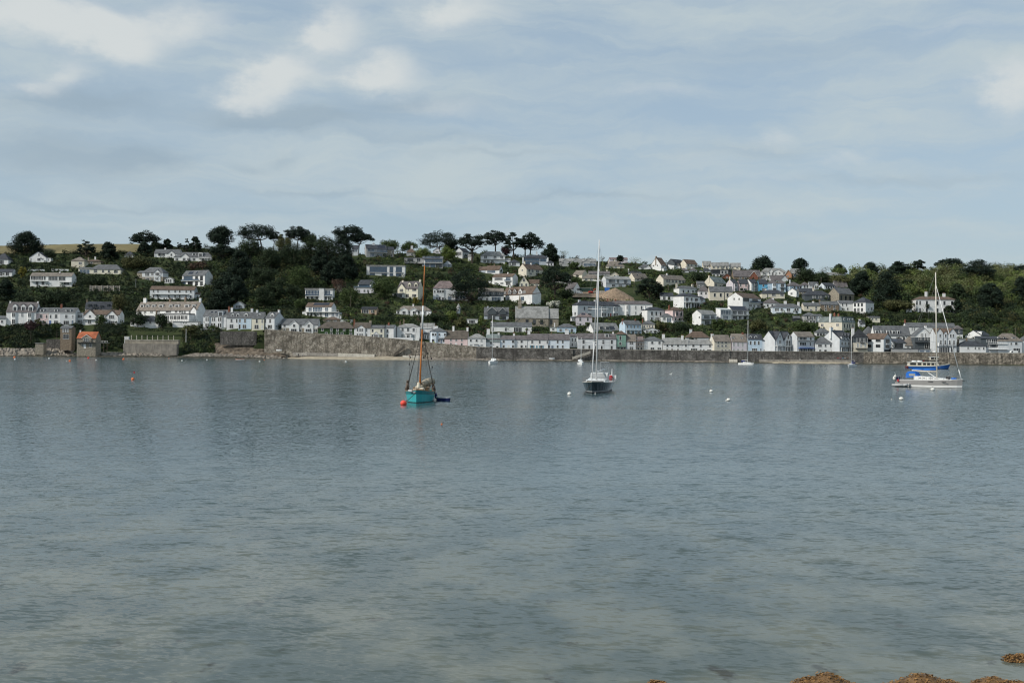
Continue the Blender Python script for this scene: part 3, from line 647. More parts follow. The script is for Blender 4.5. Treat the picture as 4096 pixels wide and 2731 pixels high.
H(500, 530, 940, 445, 402, 350, 'h', 'W', 'sg', 'long low white bungalow with veranda posts and two dormers', [(412, 438, 30, [560, 640, 690, 745]), (412, 440, 34, [840])], dm=[(740, 40, 358, 380, 'f'), (815, 42, 350, 400, 'f')], cg=[(650, 90, 362)], bal=[(800, 930, 412, 'w', 1.6, 5)])
H(500, 597, 885, 705, 600, 548, 'g', 'W', 'sg', 'modern white house with dark glazing and blue roof panels', [(608, 656, 112, [672], 'b'), (610, 655, 30, [780]), (610, 655, 32, [842]), (665, 705, 50, [615], 'b'), (665, 705, 60, [700]), (665, 705, 30, [780]), (668, 705, 32, [842])], Rr=941, sol=[(655, 712, 560, 586), (750, 768, 560, 586)], bal=[(590, 735, 658, 'g', .9), (735, 818, 655, 'g', .9)], dark=True)
H(500, 428, 522, 682, 640, 618, 'f', 'W', 'lg', 'little white arched garden room between two houses', [(642, 672, 16, [448, 470, 492])], name='garden_room', cat='garden room', D=4)
H(500, 268, 750, 858, 755, 718, 'g', 'P', 'br', 'long white apartment block with brown roof and open balconies', [(757, 785, 18, [308, 357, 475, 542, 592, 662]), (760, 782, 18, [711]), (812, 846, 18, [308, 357, 475, 542, 592, 662, 711])], bal=[(290, 690, 800), (290, 690, 856)], ext=[(745, 803, 862, 800, 780, -1.5, 'm', 'P', 'br', [(810, 830, 14, [775])])])
HB = H(500, 55, 830, 1085, 975, 885, 'g', 'W', 'lb', 'large white hotel with mottled brown roof and row of flat dormers', [(980, 1002, 34, [105, 170, 255, 345, 570, 620]), (980, 1002, 66, [470]), (985, 1008, 24, [650, 680, 740])],
  dm=[(108, 48, 910, 940, 'f'), (180, 48, 912, 942, 'f'), (258, 48, 912, 942, 'f'), (355, 62, 912, 944, 'f'), (480, 48, 914, 944, 'f'), (560, 62, 914, 944, 'f'), (686, 62, 915, 946, 'f'), (771, 46, 917, 946, 'f')],
  cg=[(795, 72, 942)], ch=[(110, 40, 842, 'W'), (435, 24, 858, 'SB'), (630, 20, 845, 'SB'), (815, 25, 852, 'P')], Rr=892,
  ext=[(400, 808, 1090, 1028, 1015, 5, 'x', 'W', 'sg', [(1038, 1075, 40, [430, 480, 540, 590, 635, 680, 725, 770])])], name='hotel', cat='hotel')
H(500, 515, 790, 1165, 1100, 1096, 'x', 'W', 'lg', 'white hotel terrace block below the brown roofed hotel', [(1128, 1158, 30, [742])], bal=[(520, 786, 1096, 'd', .2)], name='terrace_block', cat='terrace', D=6)
H(500, 95, 360, 1157, 1095, 1035, 'h', 'W', 'sl', 'low white cottage with dark hipped roof in front of the hotel', [(1098, 1118, 22, [144, 210, 275]), (1145, 1160, 20, [212])], ch=[(315, 12, 985, 'SB')], ext=[(60, 94, 1150, 1100, 1060, 0, 'm', 'W', 'pk')])
# --- left front row
H(0, 68, 385, 1137, 992, 890, 'g', 'W', 'mv', 'tall white house with three gabled dormers at the far left', [(1005, 1046, 30, [152, 325], 2), (1005, 1046, 22, [240], 'c'), (1075, 1122, 30, [152]), (1075, 1110, 30, [325])], dm=[(158, 46, 908, 984, 'g'), (246, 46, 908, 978, 'g'), (328, 46, 908, 984, 'g')], door=[(240, 24, 1080, 1128, 'w')], bay=[(152, 62, 1000, 1137), (325, 62, 1000, 1137)], ch=[(78, 14, 884, 'W'), (385, 14, 884, 'W')], band=[(70, 384, 1058, 1062, .1, FRAME)])
H(0, -60, 60, 1142, 1065, 1035, 'm', 'W', 'sg', 'small white annex with sloping roof at the left edge above shore', [(1085, 1110, 18, [20])])
H(0, 388, 521, 1133, 997, 950, 'g', 'K', 'sg', 'pink terraced house with one wide dormer', [(1022, 1060, 26, [445]), (1025, 1060, 17, [504]), (1086, 1118, 44, [455])], dm=[(450, 42, 963, 990, 'f')], door=[(505, 17, 1085, 1130, 'w')], band=[(389, 520, 1000, 1012, .15, FRAME)])
H(0, 522, 647, 1138, 997, 950, 'g', 'W', 'sg', 'white terraced house with bright blue front door', [(1025, 1060, 17, [545]), (1022, 1060, 26, [604]), (1088, 1122, 42, [604])], dm=[(600, 34, 963, 992, 'f')], door=[(541, 19, 1086, 1138, 'b')], ch=[(670, 20, 915, 'RB')], band=[(523, 646, 1000, 1012, .15, FRAME)])
H(0, 648, 815, 1142, 999, 950, 'g', 'P', 'sg', 'pale grey terraced house with arched doorway', [(1025, 1060, 26, [717]), (1028, 1060, 17, [785], 'c'), (1090, 1130, 56, [717])], dm=[(733, 52, 966, 994, 'f')], door=[(785, 21, 1084, 1140, 'g')], band=[(649, 814, 1000, 1012, .15, FRAME)])
H(0, 816, 900, 1130, 1005, 998, 'x', 'W', 'lg', 'narrow flat roofed white link between terrace and gabled villa', [(1025, 1055, 44, [862]), (1080, 1115, 44, [862])], D=6)
H(0, 900, 1290, 1132, 1022, 976, 'g', 'W', 'br', 'white villa with two front gables and brown roof', [(1030, 1058, 22, [973]), (1028, 1062, 52, [1207]), (1085, 1118, 30, [970]), (1090, 1128, 52, [1207]), (1040, 1070, 20, [1085])], cg=[(972, 138, 974), (1210, 136, 980)], bal=[(900, 1030, 1072)], ch=[(1270, 14, 965, 'SB')])
H(0, 930, 1232, 990, 960, 885, 'g', 'W', 'sl', 'dark slate roofed house with five roof windows behind the gabled villa', [(965, 984, 26, [1000, 1090])], L=908, dm=[(970, 26, 912, 945, 'f', 'SG'), (1025, 26, 912, 945, 'f', 'SG'), (1095, 26, 925, 955, 'f', 'SG'), (1160, 26, 908, 940, 'f', 'SG'), (1212, 22, 908, 940, 'f', 'SG')], ch=[(925, 14, 868, 'SB')])
H(500, 835, 1096, 1172, 1040, 975, 'g', 'P', 'sg', 'grey white house with paired bay windows and big dormer', [(1055, 1092, 13, [878, 902, 1022, 1045]), (1055, 1092, 13, [945, 966]), (1117, 1158, 13, [878, 902, 1022, 1045])], Rr=1126, dm=[(1035, 56, 983, 1036, 'f', 'GB')], bay=[(890, 64, 1045, 1172), (1034, 64, 1045, 1172)], door=[(938, 19, 1115, 1170, 'd'), (966, 19, 1115, 1170, 'd')], sol=[(905, 925, 990, 1005), (950, 970, 990, 1005)])
H(500, 1098, 1224, 1180, 1055, 990, 'g', 'W', 'sg', 'white half of semi detached pair beside pale blue half', [(1070, 1105, 21, [1150]), (1072, 1105, 15, [1207]), (1130, 1168, 40, [1150])], dm=[(1158, 34, 1003, 1042, 'g'), (1215, 30, 1003, 1042, 'g')], door=[(1205, 15, 1128, 1175, 'w')], ch=[(1140, 22, 950, 'W'), (1108, 16, 940, 'RB')])
H(500, 1225, 1364, 1182, 1057, 992, 'g', 'B', 'sg', 'pale blue half of semi detached pair on the sea wall', [(1072, 1105, 15, [1240]), (1070, 1107, 21, [1296]), (1132, 1170, 40, [1290])], dm=[(1300, 46, 1000, 1040, 'g')], door=[(1238, 16, 1130, 1178, 'd')], ch=[(1350, 24, 960, 'P')], Rr=1374)
H(1000, 18, 150, 1190, 1060, 998, 'g', 'Y', 'sg', 'cream half of semi detached pair at the start of the wall', [(1073, 1110, 20, [72]), (1075, 1110, 13, [130]), (1135, 1172, 44, [70])], dm=[(95, 40, 1004, 1036, 'g')], door=[(130, 15, 1135, 1182, 'w')], ch=[(62, 22, 975, 'P')])
H(1000, 151, 270, 1190, 1060, 998, 'g', 'P', 'sg', 'grey white half of semi detached pair with broad blank end wall', [(1075, 1110, 13, [162]), (1073, 1110, 20, [218]), (1135, 1172, 44, [218])], Rr=345, D=9, dm=[(225, 44, 1002, 1040, 'g')], ch=[(285, 20, 975, 'P')])
H(500, 1172, 1290, 962, 920, 882, 'f', 'GB', 'lg', 'grey green gabled summerhouse among trees above the terraces', [(925, 952, 62, [1230])], name='summerhouse', cat='summerhouse', D=5)
# --- above the tall wall
H(1000, 595, 893, 866, 755, 738, 'x', 'W', 'lg', 'white and blue modernist house with white tower and glass front', [(763, 802, 140, [675], 'b'), (763, 802, 58, [835], 'b'), (825, 862, 25, [622, 670]), (825, 862, 22, [725, 820]), (828, 862, 34, [858])], bal=[(597, 748, 822, 'g', .8), (803, 890, 820, 'g', .8)], ext=[(750, 802, 866, 742, 738, .9, 'x', 'W', 'wt')])
H(1000, 594, 885, 1047, 937, 895, 'g', 'W', 'br', 'white house with solar panels on brown roof and long veranda', [(947, 988, 34, [645], 'b'), (945, 990, 100, [727], 'b'), (947, 988, 32, [830], 'b'), (1003, 1036, 22, [620, 660]), (1003, 1030, 26, [765]), (1003, 1045, 34, [830], 'b')], Rr=917, sol=[(668, 846, 898, 922)], bal=[(594, 975, 992, 'w', 1.5)], ext=[(880, 976, 1047, 1000, 996, 0.4, 'x', 'P', 'sg', [(1006, 1040, 34, [905, 950], 'b')]), (552, 593, 1047, 992, 985, -.5, 'x', 'W', 'sg', [(1008, 1030, 16, [572])])])
H(1000, 1122, 1335, 792, 735, 728, 'x', 'PW', 'lg', 'pinkish white lower storey with roof terrace beside leafy tree', [(755, 782, 38, [1170]), (755, 778, 18, [1237, 1276])], bal=[(1124, 1333, 732, 'g', .1)], ext=[(1180, 1380, 845, 796, 792, .8, 'x', 'S', 'sg', [(805, 830, 60, [1260], 'b')])], D=5)
H(1000, 1162, 1310, 738, 695, 650, 'g', 'W', 'sl', 'dark roofed upper storey set behind the roof terrace', [(700, 726, 120, [1235], 'b')], Rr=1355, dark=True)
H(1500, -92, 322, 606, 500, 488, 'x', 'W', 'lg', 'long white flat roofed block with floor to ceiling blue glass', [(508, 560, 186, [34], 'b'), (508, 565, 36, [176], 'b'), (508, 560, 62, [257], 'b'), (573, 606, 56, [-30, 100], 'b'), (575, 605, 36, [176], 'b'), (573, 606, 58, [255], 'b')], bal=[(-60, 130, 568, 'g', .7), (222, 292, 566, 'g', .7)], dark=True)
H(1000, 1262, 1475, 402, 312, 270, 'g', 'GR', 'sl', 'grey ridge top house with tilted solar panels and white chimney', [(315, 346, 70, [1310], 'b'), (315, 346, 100, [1425], 'b'), (362, 396, 50, [1320, 1400], 'b'), (362, 396, 40, [1450])], L=1230, ch=[(1345, 30, 256, 'W')], sol=[(1382, 1462, 272, 304)], bal=[(1290, 1480, 350, 'g', 1.0)], ext=[(1476, 1555, 402, 320, 282, -.6, 'm', 'S', 'sl', [(330, 350, 16, [1535]), (365, 390, 16, [1530])])])
H(1000, 1105, 1166, 385, 312, 275, 'g', 'P', 'sl', 'slate roofed house half hidden behind the leaning umbrella pine', [(320, 345, 40, [1135], 'b')])
H(1000, 1200, 1368, 1017, 965, 940, 'g', 'WD', 'dk', 'wooden chalet with dark roof above the ivy cottage', [(970, 1008, 70, [1245]), (972, 1000, 32, [1325])], name='chalet', cat='chalet', Rr=1378)
H(1000, 340, 735, 1212, 1130, 1070, 'g', 'W', 'sg', 'white cottage with two front gables and stone ground floor', [(1130, 1157, 24, [373, 478, 548, 635]), (1178, 1208, 60, [475]), (1178, 1206, 22, [372, 545]), (1178, 1204, 60, [632]), (1178, 1208, 34, [710])], cg=[(478, 106, 1093, 1138), (637, 96, 1095, 1138)], lower=(1168, 'S'), trim=True)
H(1000, 735, 1124, 1252, 1172, 1100, 'h', 'IV', 'th', 'thatched cottage with walls covered in green ivy', [(1172, 1200, 20, [782, 880, 947, 1018, 1090]), (1216, 1242, 22, [825, 880, 945, 997, 1090])], cg=[(880, 44, 1158, 1172), (1018, 50, 1165, 1185)], ch=[(1120, 16, 1078, 'RB')])
H(1000, 792, 975, 1100, 1080, 1048, 'h', 'S', 'br', 'low red brown roofed house peeping over the thatched cottage', [(1084, 1094, 30, [850, 920])], ext=[(976, 1100, 1100, 1075, 1070, 0, 'x', 'W', 'sg')], ch=[(1000, 14, 1040, 'W')])
H(1000, 1125, 1299, 1268, 1165, 1110, 'g', 'W', 'th', 'white cottage with central gabled bay beside the ivy cottage', [(1175, 1202, 14, [1162, 1190, 1213, 1258]), (1230, 1260, 14, [1162, 1190, 1213, 1258])], cg=[(1201, 82, 1138, 1168)], ch=[(1290, 26, 1092, 'S')])
H(1000, 1300, 1449, 1280, 1168, 1140, 'g', 'Y', 'sg', 'cream cottage with white glazed porch on the sea wall', [(1180, 1212, 20, [1325, 1420]), (1237, 1266, 18, [1325, 1420])], ext=[(1336, 1394, 1280, 1238, 1208, 1.2, 'f', 'W', 'wt', [(1240, 1272, 40, [1365])])])
H(1000, 1450, 1553, 1287, 1168, 1138, 'g', 'W', 'sg', 'white cottage with pillared doorway and brick chimney', [(1182, 1212, 20, [1485]), (1238, 1266, 18, [1485])], Rr=1578, door=[(1515, 22, 1232, 1285, 'w')], ch=[(1478, 18, 1115, 'RB')])
# --- centre, upper slopes
H(1500, 340, 436, 397, 350, 308, 'h', 'GR', 'br', 'small stone ridge cottage with tall central chimney', [(360, 385, 18, [400])], ch=[(394, 24, 280, 'P')])
H(1500, 508, 730, 512, 420, 385, 'm', 'GR', 'sg', 'grey modern house with wide solar roof and glass front', [(425, 458, 88, [580], 'b'), (425, 456, 100, [672], 'b'), (475, 510, 50, [560, 625], 'b'), (475, 510, 60, [690])], sol=[(530, 697, 388, 414)], bal=[(440, 725, 462, 'w', 1.2)], ext=[(316, 507, 472, 415, 408, -.5, 'x', 'GR', 'sg', [(420, 450, 60, [380]), (420, 450, 14, [460, 480])])], dark=True)
H(1500, 738, 834, 512, 478, 440, 'f', 'GB', 'sg', 'small glass fronted gabled house beside the solar roofed one', [(482, 510, 40, [765, 808], 'b')], D=5)
H(1500, 628, 712, 358, 335, 303, 'f', 'PW', 'sl', 'pale gabled house behind bright green ridge trees, left one', [(338, 352, 30, [670])])
H(1500, 866, 946, 408, 340, 300, 'f', 'P', 'sl', 'pale gabled house with glazed front behind bright green trees', [(345, 382, 60, [905])], Rr=1015, D=10)
H(1500, 1142, 1405, 467, 390, 342, 'h', 'W', 'lg', 'white villa with arched ground floor windows under ridge pines', [(390, 418, 32, [1195, 1297, 1370]), (435, 464, 25, [1185, 1225, 1270])], bal=[(1145, 1405, 425)], ext=[(1003, 1060, 467, 395, 370, -.5, 'm', 'W', 'lg', [(440, 460, 20, [1030])]), (1406, 1465, 455, 428, 410, -.5, 'm', 'P', 'lg')])
H(2000, 95, 213, 502, 460, 430, 'h', 'P', 'sl', 'small slate roofed pavilion under the ridge cedars', [(462, 492, 40, [150]), (464, 492, 14, [108])])
H(2000, 245, 520, 487, 412, 378, 'h', 'GB', 'sl', 'wide ridge house with blue glass front between white pillars', [(415, 440, 170, [340], 'b'), (450, 482, 150, [345], 'b'), (420, 445, 60, [465], 'b')], ch=[(397, 18, 350, 'P')], ext=[(240, 256, 487, 405, 403, .5, 'x', 'W', 'wt'), (508, 523, 487, 405, 403, .5, 'x', 'W', 'wt')], dark=True)
H(2000, 505, 580, 497, 462, 440, 'h', 'PW', 'sl', 'small white annex right of the wide blue glass house', [(465, 490, 16, [525, 555])])
H(2000, 285, 470, 602, 535, 485, 'g', 'C', 'br', 'cream house with white gable end and brown roof mid slope', [(540, 566, 22, [315, 350]), (540, 566, 34, [405]), (575, 596, 26, [330, 400])], L=198, ew=[(540, 556, 14, [240])], ch=[(310, 14, 462, 'C'), (380, 14, 470, 'W')])
H(1500, 1195, 1345, 582, 540, 497, 'g', 'W', 'br', 'white bungalow with pale blue gable end', [(545, 572, 84, [1257], 'b')], Rr=1383, ch=[(1270, 12, 480, 'SB')], ext=[(1110, 1194, 570, 542, 500, -.5, 'm', 'GB', 'br')])
H(1500, 1268, 1486, 712, 615, 583, 'g', 'W', 'br', 'white two storey house with corner balcony and brown roof', [(622, 650, 86, [1335], 2), (618, 660, 50, [1440], 'b'), (675, 693, 30, [1307, 1372]), (672, 705, 50, [1440])], Rr=1545, bal=[(1405, 1470, 662, 'g', .9)], ext=[(1222, 1267, 700, 660, 652, -.5, 'x', 'W', 'sg', [(672, 690, 20, [1248])])], ch=[(1408, 12, 570, 'W')])
H(2000, 205, 310, 722, 680, 610, 'f', 'Y', 'br', 'yellow gabled cottage with steep brown roof', [(635, 662, 20, [258]), (688, 716, 18, [235, 283])], ext=[(311, 425, 720, 688, 640, -.6, 'm', 'Y', 'br', [(695, 716, 24, [350, 395])])])
H(1500, 1112, 1390, 872, 775, 740, 'g', 'SG', 'lb', 'long slate hung house with four white windows upstairs', [(782, 806, 32, [1145, 1212, 1280, 1345]), (842, 868, 22, [1150, 1212]), (835, 872, 96, [1310], 'b')], lower=(825, 'W'))
H(2000, 22, 345, 872, 800, 725, 'g', 'W', 'br', 'white house with three small gables on brown roof', [(770, 795, 26, [50, 110, 165, 260]), (770, 790, 18, [220]), (832, 878, 14, [60])], cg=[(108, 50, 750, 778, 'SG', 800), (163, 50, 750, 778, 'SG', 800), (222, 56, 750, 778, 'W', 800)], Rr=442, ch=[(62, 14, 702, 'W')], ext=[(100, 385, 888, 815, 797, 3.5, 'm', 'W', 'br', [(838, 868, 34, [135]), (836, 876, 50, [283], 'b')])], trim=True)
H(1500, 238, 466, 850, 740, 665, 'g', 'Y', 'mv', 'cream house with two gabled dormers and tall end chimneys', [(745, 768, 38, [285]), (745, 765, 13, [360]), (745, 768, 46, [428]), (803, 832, 46, [428]), (800, 835, 30, [350])], Rr=517, dm=[(365, 36, 674, 722, 'g', 'Y'), (437, 36, 674, 722, 'g', 'Y')], cg=[(287, 96, 688, 742)], ch=[(265, 20, 655, 'Y'), (470, 16, 650, 'Y')], ext=[(195, 322, 842, 798, 776, 1.6, 'm', 'P', 'sl', [(805, 838, 100, [258], 2)])])
H(1500, 628, 868, 866, 740, 660, 'h', 'P', 'pk', 'pale grey house with pinkish roof left of the spreading cedar', [(760, 785, 22, [680, 706, 735]), (762, 785, 16, [645]), (836, 862, 26, [672, 738]), (830, 866, 18, [700]), (825, 862, 40, [805], 'b')], cg=[(706, 88, 738, 757)], bal=[(628, 868, 862, 'd', 1.5)])
H(1500, 872, 1000, 868, 800, 770, 'm', 'W', 'sg', 'white glazed garden house under the spreading cedar', [(822, 866, 26, [890, 930, 965], 'b')], bal=[(880, 995, 868, 'w', 1.0)])
H(1500, 230, 605, 1032, 980, 930, 'h', 'W', 'lb', 'white bungalow with two pedimented gables above the cottages', [(986, 1028, 32, [315, 425]), (988, 1026, 18, [250, 372, 470, 540])], cg=[(315, 84, 953, 975), (425, 84, 953, 975)], ch=[(407, 16, 912, 'W')], trim=True, bal=[(195, 600, 1036, 'w', 2.5)])
H(1500, 1178, 1445, 1077, 1030, 945, 'g', 'GB', 'sg', 'slate grey house with two dark glazed gabled dormers', [(1040, 1072, 80, [1258]), (1040, 1072, 70, [1380])], cg=[(1265, 96, 943, 985, 'SG', 1020), (1380, 74, 948, 985, 'SG', 1020)], trim=True, ch=[(1217, 14, 935, 'GB')], dark=True)
H(1500, 993, 1110, 1122, 1072, 1066, 'x', 'W', 'lg', 'small flat roofed white studio with one wide window', [(1082, 1118, 60, [1048])], name='studio', cat='studio', D=5)
H(2000, 570, 780, 680, 640, 600, 'g', 'GR', 'br', 'brown roofed bungalow with white conservatory behind the tall pine', [(655, 672, 30, [610])], ext=[(657, 760, 676, 645, 622, 2.5, 'f', 'W', 'wt', [(648, 674, 24, [675, 708, 740])])], ch=[(713, 16, 580, 'SB')])
H(2000, 705, 792, 790, 745, 680, 'g', 'W', 'mv', 'white barn like house beside the building site', [(755, 775, 12, [770])], Rr=876, D=8, ew=[(738, 757, 34, [845])])
H(2000, 790, 885, 618, 590, 548, 'g', 'C', 'lb', 'cream bungalow with gable end high in the centre', [(595, 610, 22, [830])], Rr=960)
H(2000, 888, 1085, 662, 632, 590, 'h', 'Y', 'lb', 'low hipped bungalow with cream walls left of grey white chalet house', [(638, 655, 30, [930, 990])])
H(2000, 960, 1190, 600, 580, 555, 'g', 'GR', 'mv', 'low mauve roofed cottage behind the hipped bungalow', [(584, 596, 24, [1010, 1080, 1150])], ch=[(1075, 14, 535, 'C'), (1160, 14, 540, 'C')], name='house')
H(2000, 1195, 1285, 612, 592, 562, 'f', 'C', 'lb', 'small cream gable above the grey white chalet house', [(596, 608, 14, [1240])])
H(2000, 1142, 1420, 726, 640, 612, 'g', 'P', 'lg', 'long grey white house with upper glazed gallery above earth mound', [(645, 682, 68, [1205], 2), (645, 682, 26, [1275], 2), (645, 682, 44, [1360], 2), (698, 722, 38, [1225, 1300, 1378])], L=1103, ch=[(1290, 24, 602, 'W')], band=[(1142, 1419, 686, 690, .12, DARKF)])
H(2000, 640, 1042, 502, 450, 422, 'g', 'GR', 'lg', 'long ridge school building with three white edged gables', [(455, 472, 30, [680, 760]), (470, 498, 120, [965], 'b')], cg=[(710, 70, 420, 445), (825, 110, 420, 455), (942, 70, 422, 448)], trim=True, name='school', cat='school')
H(2000, 1147, 1345, 522, 500, 445, 'h', 'C', 'lb', 'cream bungalow with brown hipped roof and dark dormer on ridge', [(505, 518, 24, [1190, 1250, 1310])], dm=[(1302, 44, 455, 488, 'g', 'SG')], ch=[(1177, 12, 445, 'C'), (1245, 14, 430, 'C')])
H(2000, 1185, 1380, 440, 425, 408, 'g', 'L', 'pk', 'pinkish roof just showing over the ridge', [(428, 436, 14, [1230, 1300])], name='ridge_house')
H(2000, 1390, 1530, 590, 570, 540, 'h', 'P', 'sl', 'slate roofed bungalow below the ridge hedge at centre right', [(574, 586, 26, [1430, 1485])], ch=[(1395, 12, 530, 'W')])
H(2000, 1450, 1610, 658, 635, 580, 'g', 'C', 'lb', 'brown roofed bungalow with bright white gable end', [(640, 654, 22, [1490, 1550])], L=1385, sol=[(1500, 1515, 592, 606)])
# --- centre, middle slopes
CH = H(2000, 165, 524, 1152, 1055, 935, 'g', 'S', 'lg', 'stone church nave with pale slate roof and pointed windows', [(1078, 1124, 28, [292, 370, 450])], ch=[(212, 42, 868, 'S')], cg=[(213, 96, 1063, 1105)], name='church', cat='church', D=11, dark=True)
H(2000, 527, 632, 1150, 1060, 958, 'g', 'S', 'lg', 'lower stone church chancel with pale slate roof', [(1080, 1122, 22, [553])], name='church_chancel', cat='church', D=9, dark=True)
H(2000, -100, 345, 1212, 1148, 1108, 'g', 'W', 'sg', 'long single storey white house below the stone church', [(1165, 1200, 22, [62, -80, 290]), (1162, 1208, 82, [192])], ch=[(-90, 20, 1150, 'W')])
H(2000, 832, 1302, 1052, 925, 880, 'h', 'P', 'sl', 'large pale terrace with slate roof and two tall bay windows', [(942, 980, 20, [907]), (942, 978, 42, [965]), (940, 980, 50, [1120, 1255], 'c'), (940, 978, 26, [1188], 'c'), (1002, 1040, 50, [1120, 1255], 2), (1010, 1042, 40, [965])], L=780, ch=[(1055, 20, 868, 'W'), (880, 24, 872, 'P')], door=[(1177, 17, 1005, 1050, 'd'), (1202, 17, 1005, 1050, 'r')], bay=[(1120, 60, 930, 1052), (1255, 60, 930, 1052)], ew=[(1000, 1030, 14, [810])])
H(2500, -190, 296, 1032, 910, 875, 'h', 'W', 'mv', 'white double fronted villa with two brick chimneys behind hedge', [(928, 964, 18, [-140, 23, 115], 'c'), (928, 964, 18, [178]), (990, 1028, 18, [-140, 23, 115], 'c'), (995, 1030, 16, [180])], bay=[(-140, 44, 915, 1032), (23, 36, 915, 1032)], ch=[(-190, 16, 855, 'RB'), (-98, 16, 862, 'RB')])
H(2000, 822, 996, 1142, 1048, 1003, 'h', 'L', 'pk', 'lilac house with pinkish hipped roof below the long terrace', [(1056, 1090, 20, [867, 948]), (1118, 1142, 22, [868, 948])], sol=[(880, 925, 1008, 1030)], ext=[(765, 821, 1092, 1057, 1045, -.5, 'm', 'W', 'sg', [(1060, 1084, 40, [798])])])
H(2000, 617, 824, 1218, 1160, 1122, 'h', 'B', 'sg', 'light blue house with tall white framed windows', [(1176, 1216, 26, [775]), (1178, 1202, 24, [655, 715])], lower=None, bay=[(720, 44, 1185, 1218)])
H(2000, 540, 612, 1204, 1162, 1156, 'x', 'W', 'lg', 'small white flat roofed lookout right of the church', [(1172, 1190, 20, [575])], ch=[(590, 12, 1112, 'W')], D=4)
H(2000, 1003, 1298, 1205, 1188, 1115, 'g', 'W', 'lg', 'low grey roofed house with skylights and white gable', [(1192, 1203, 24, [1060])], L=935, dm=[(1095, 44, 1155, 1184, 'f', 'GR'), (1165, 50, 1155, 1186, 'f', 'GR')], sol=[(1198, 1255, 1150, 1188)])
H(2000, 1350, 1533, 1232, 1130, 1088, 'g', 'B', 'sg', 'pale blue house with red brick end wall and veranda', [(1142, 1168, 15, [1372, 1415, 1452, 1493]), (1200, 1228, 34, [1380]), (1203, 1228, 24, [1440, 1500])], L=1298, bal=[(1355, 1530, 1188, 'w', 1.2, 5)], ch=[(1305, 18, 1080, 'RB'), (1498, 12, 1075, 'RB')])
H(2500, 190, 322, 1216, 1125, 1085, 'h', 'C', 'sg', 'cream house with glazed gabled conservatory in front', [(1137, 1160, 12, [210, 238, 265, 295])], ext=[(196, 370, 1218, 1192, 1168, 2.0, 'f', 'P', 'sg', [(1193, 1214, 30, [235, 275, 320])])], ch=[(150, 10, 1075, 'RB')])
H(2500, 236, 437, 1090, 975, 943, 'h', 'W', 'sl', 'bright white villa with slate roof and three upper windows', [(992, 1030, 18, [288, 337, 386]), (1054, 1090, 20, [287]), (1055, 1090, 42, [348])], L=190, ch=[(222, 12, 935, 'W')])
H(2500, 395, 510, 1110, 1045, 1012, 'h', 'W', 'sg', 'low hipped pavilion beside the bright white villa', [(1055, 1080, 24, [425]), (1058, 1105, 40, [475], 'b')], D=5)
H(2500, 511, 636, 1103, 978, 940, 'h', 'K', 'br', 'tall pink house with brown hipped roof', [(993, 1036, 20, [550, 600]), (1060, 1090, 20, [545, 593])], L=440, bay=[(550, 34, 985, 1045), (600, 34, 985, 1045)], ch=[(490, 14, 928, 'RB')], ext=[(500, 640, 1106, 1092, 1088, 1.5, 'x', 'PW', 'wt')])
H(2500, 812, 1003, 1128, 1020, 978, 'g', 'W', 'lg', 'white house with dark balcony and grey roof near round tree', [(1032, 1066, 66, [880]), (1032, 1066, 44, [955]), (1090, 1128, 60, [885])], L=730, bal=[(800, 1000, 1075, 'd', 1.4)], ew=[(1045, 1062, 12, [795])])
H(2500, 1150, 1347, 1078, 980, 934, 'g', 'W', 'sg', 'white house with roof full of solar panels', [(988, 1022, 46, [1180]), (988, 1022, 60, [1245]), (988, 1022, 30, [1303]), (1040, 1070, 50, [1180]), (1040, 1070, 30, [1245, 1300])], L=1098, sol=[(1152, 1330, 936, 977)], bal=[(1150, 1345, 1026)], ext=[(1000, 1130, 1078, 975, 958, 1.2, 'm', 'W', 'wt', [(985, 1026, 26, [1015, 1045, 1075, 1105], 'b'), (1040, 1075, 60, [1060], 'b')])])
H(2500, 1242, 1500, 972, 845, 795, 'g', 'W', 'br', 'white gabled house with long glass balcony and brown roof', [(850, 886, 82, [1290]), (850, 884, 78, [1416]), (915, 936, 36, [1352]), (915, 936, 26, [1405]), (915, 936, 34, [1465])], L=1105, D=9, bal=[(1325, 1500, 892, 'g', 1.4), (1430, 1505, 940, 'w', 1.6)], ew=[(848, 868, 12, [1165]), (850, 870, 12, [1210])])
H(2500, 622, 824, 945, 828, 795, 'h', 'W', 'sl', 'white villa with columned veranda and dark slate roof', [(843, 882, 32, [663]), (843, 882, 20, [718]), (843, 882, 34, [778]), (902, 945, 46, [672]), (902, 945, 24, [735]), (902, 945, 70, [792])], L=525, D=9, bal=[(625, 830, 890, 'w', 1.6, 7)], ext=[(826, 905, 945, 850, 818, -.8, 'm', 'P', 'sl', [(855, 878, 22, [862]), (908, 945, 44, [864])])])
H(2500, 385, 524, 872, 820, 788, 'g', 'W', 'sl', 'low white wing with slate roof left of the columned villa', [(826, 862, 24, [425, 475])], sol=[(395, 430, 796, 808)])
H(2500, 579, 790, 795, 740, 714, 'h', 'W', 'sg', 'white parapet house with cream chimneys above the columned villa', [(758, 786, 18, [628, 683, 738])], L=535, ch=[(568, 22, 692, 'C'), (762, 20, 695, 'C')], band=[(580, 789, 736, 742, .15, FRAME)])
H(2500, 800, 914, 848, 770, 710, 'h', 'PW', 'mv', 'white house with steep hipped roof joined to cream wing', [(778, 803, 18, [825, 875])])
H(2500, 916, 1165, 872, 775, 722, 'g', 'C', 'sg', 'big cream building with three tall windows and grey roof', [(793, 830, 22, [970, 1035, 1108])], band=[(1072, 1078, 772, 870, .1, DARKF)])
H(2500, 782, 858, 735, 690, 660, 'm', 'GR', 'sg', 'small grey lean to house left of white gable', [(700, 716, 20, [820])])
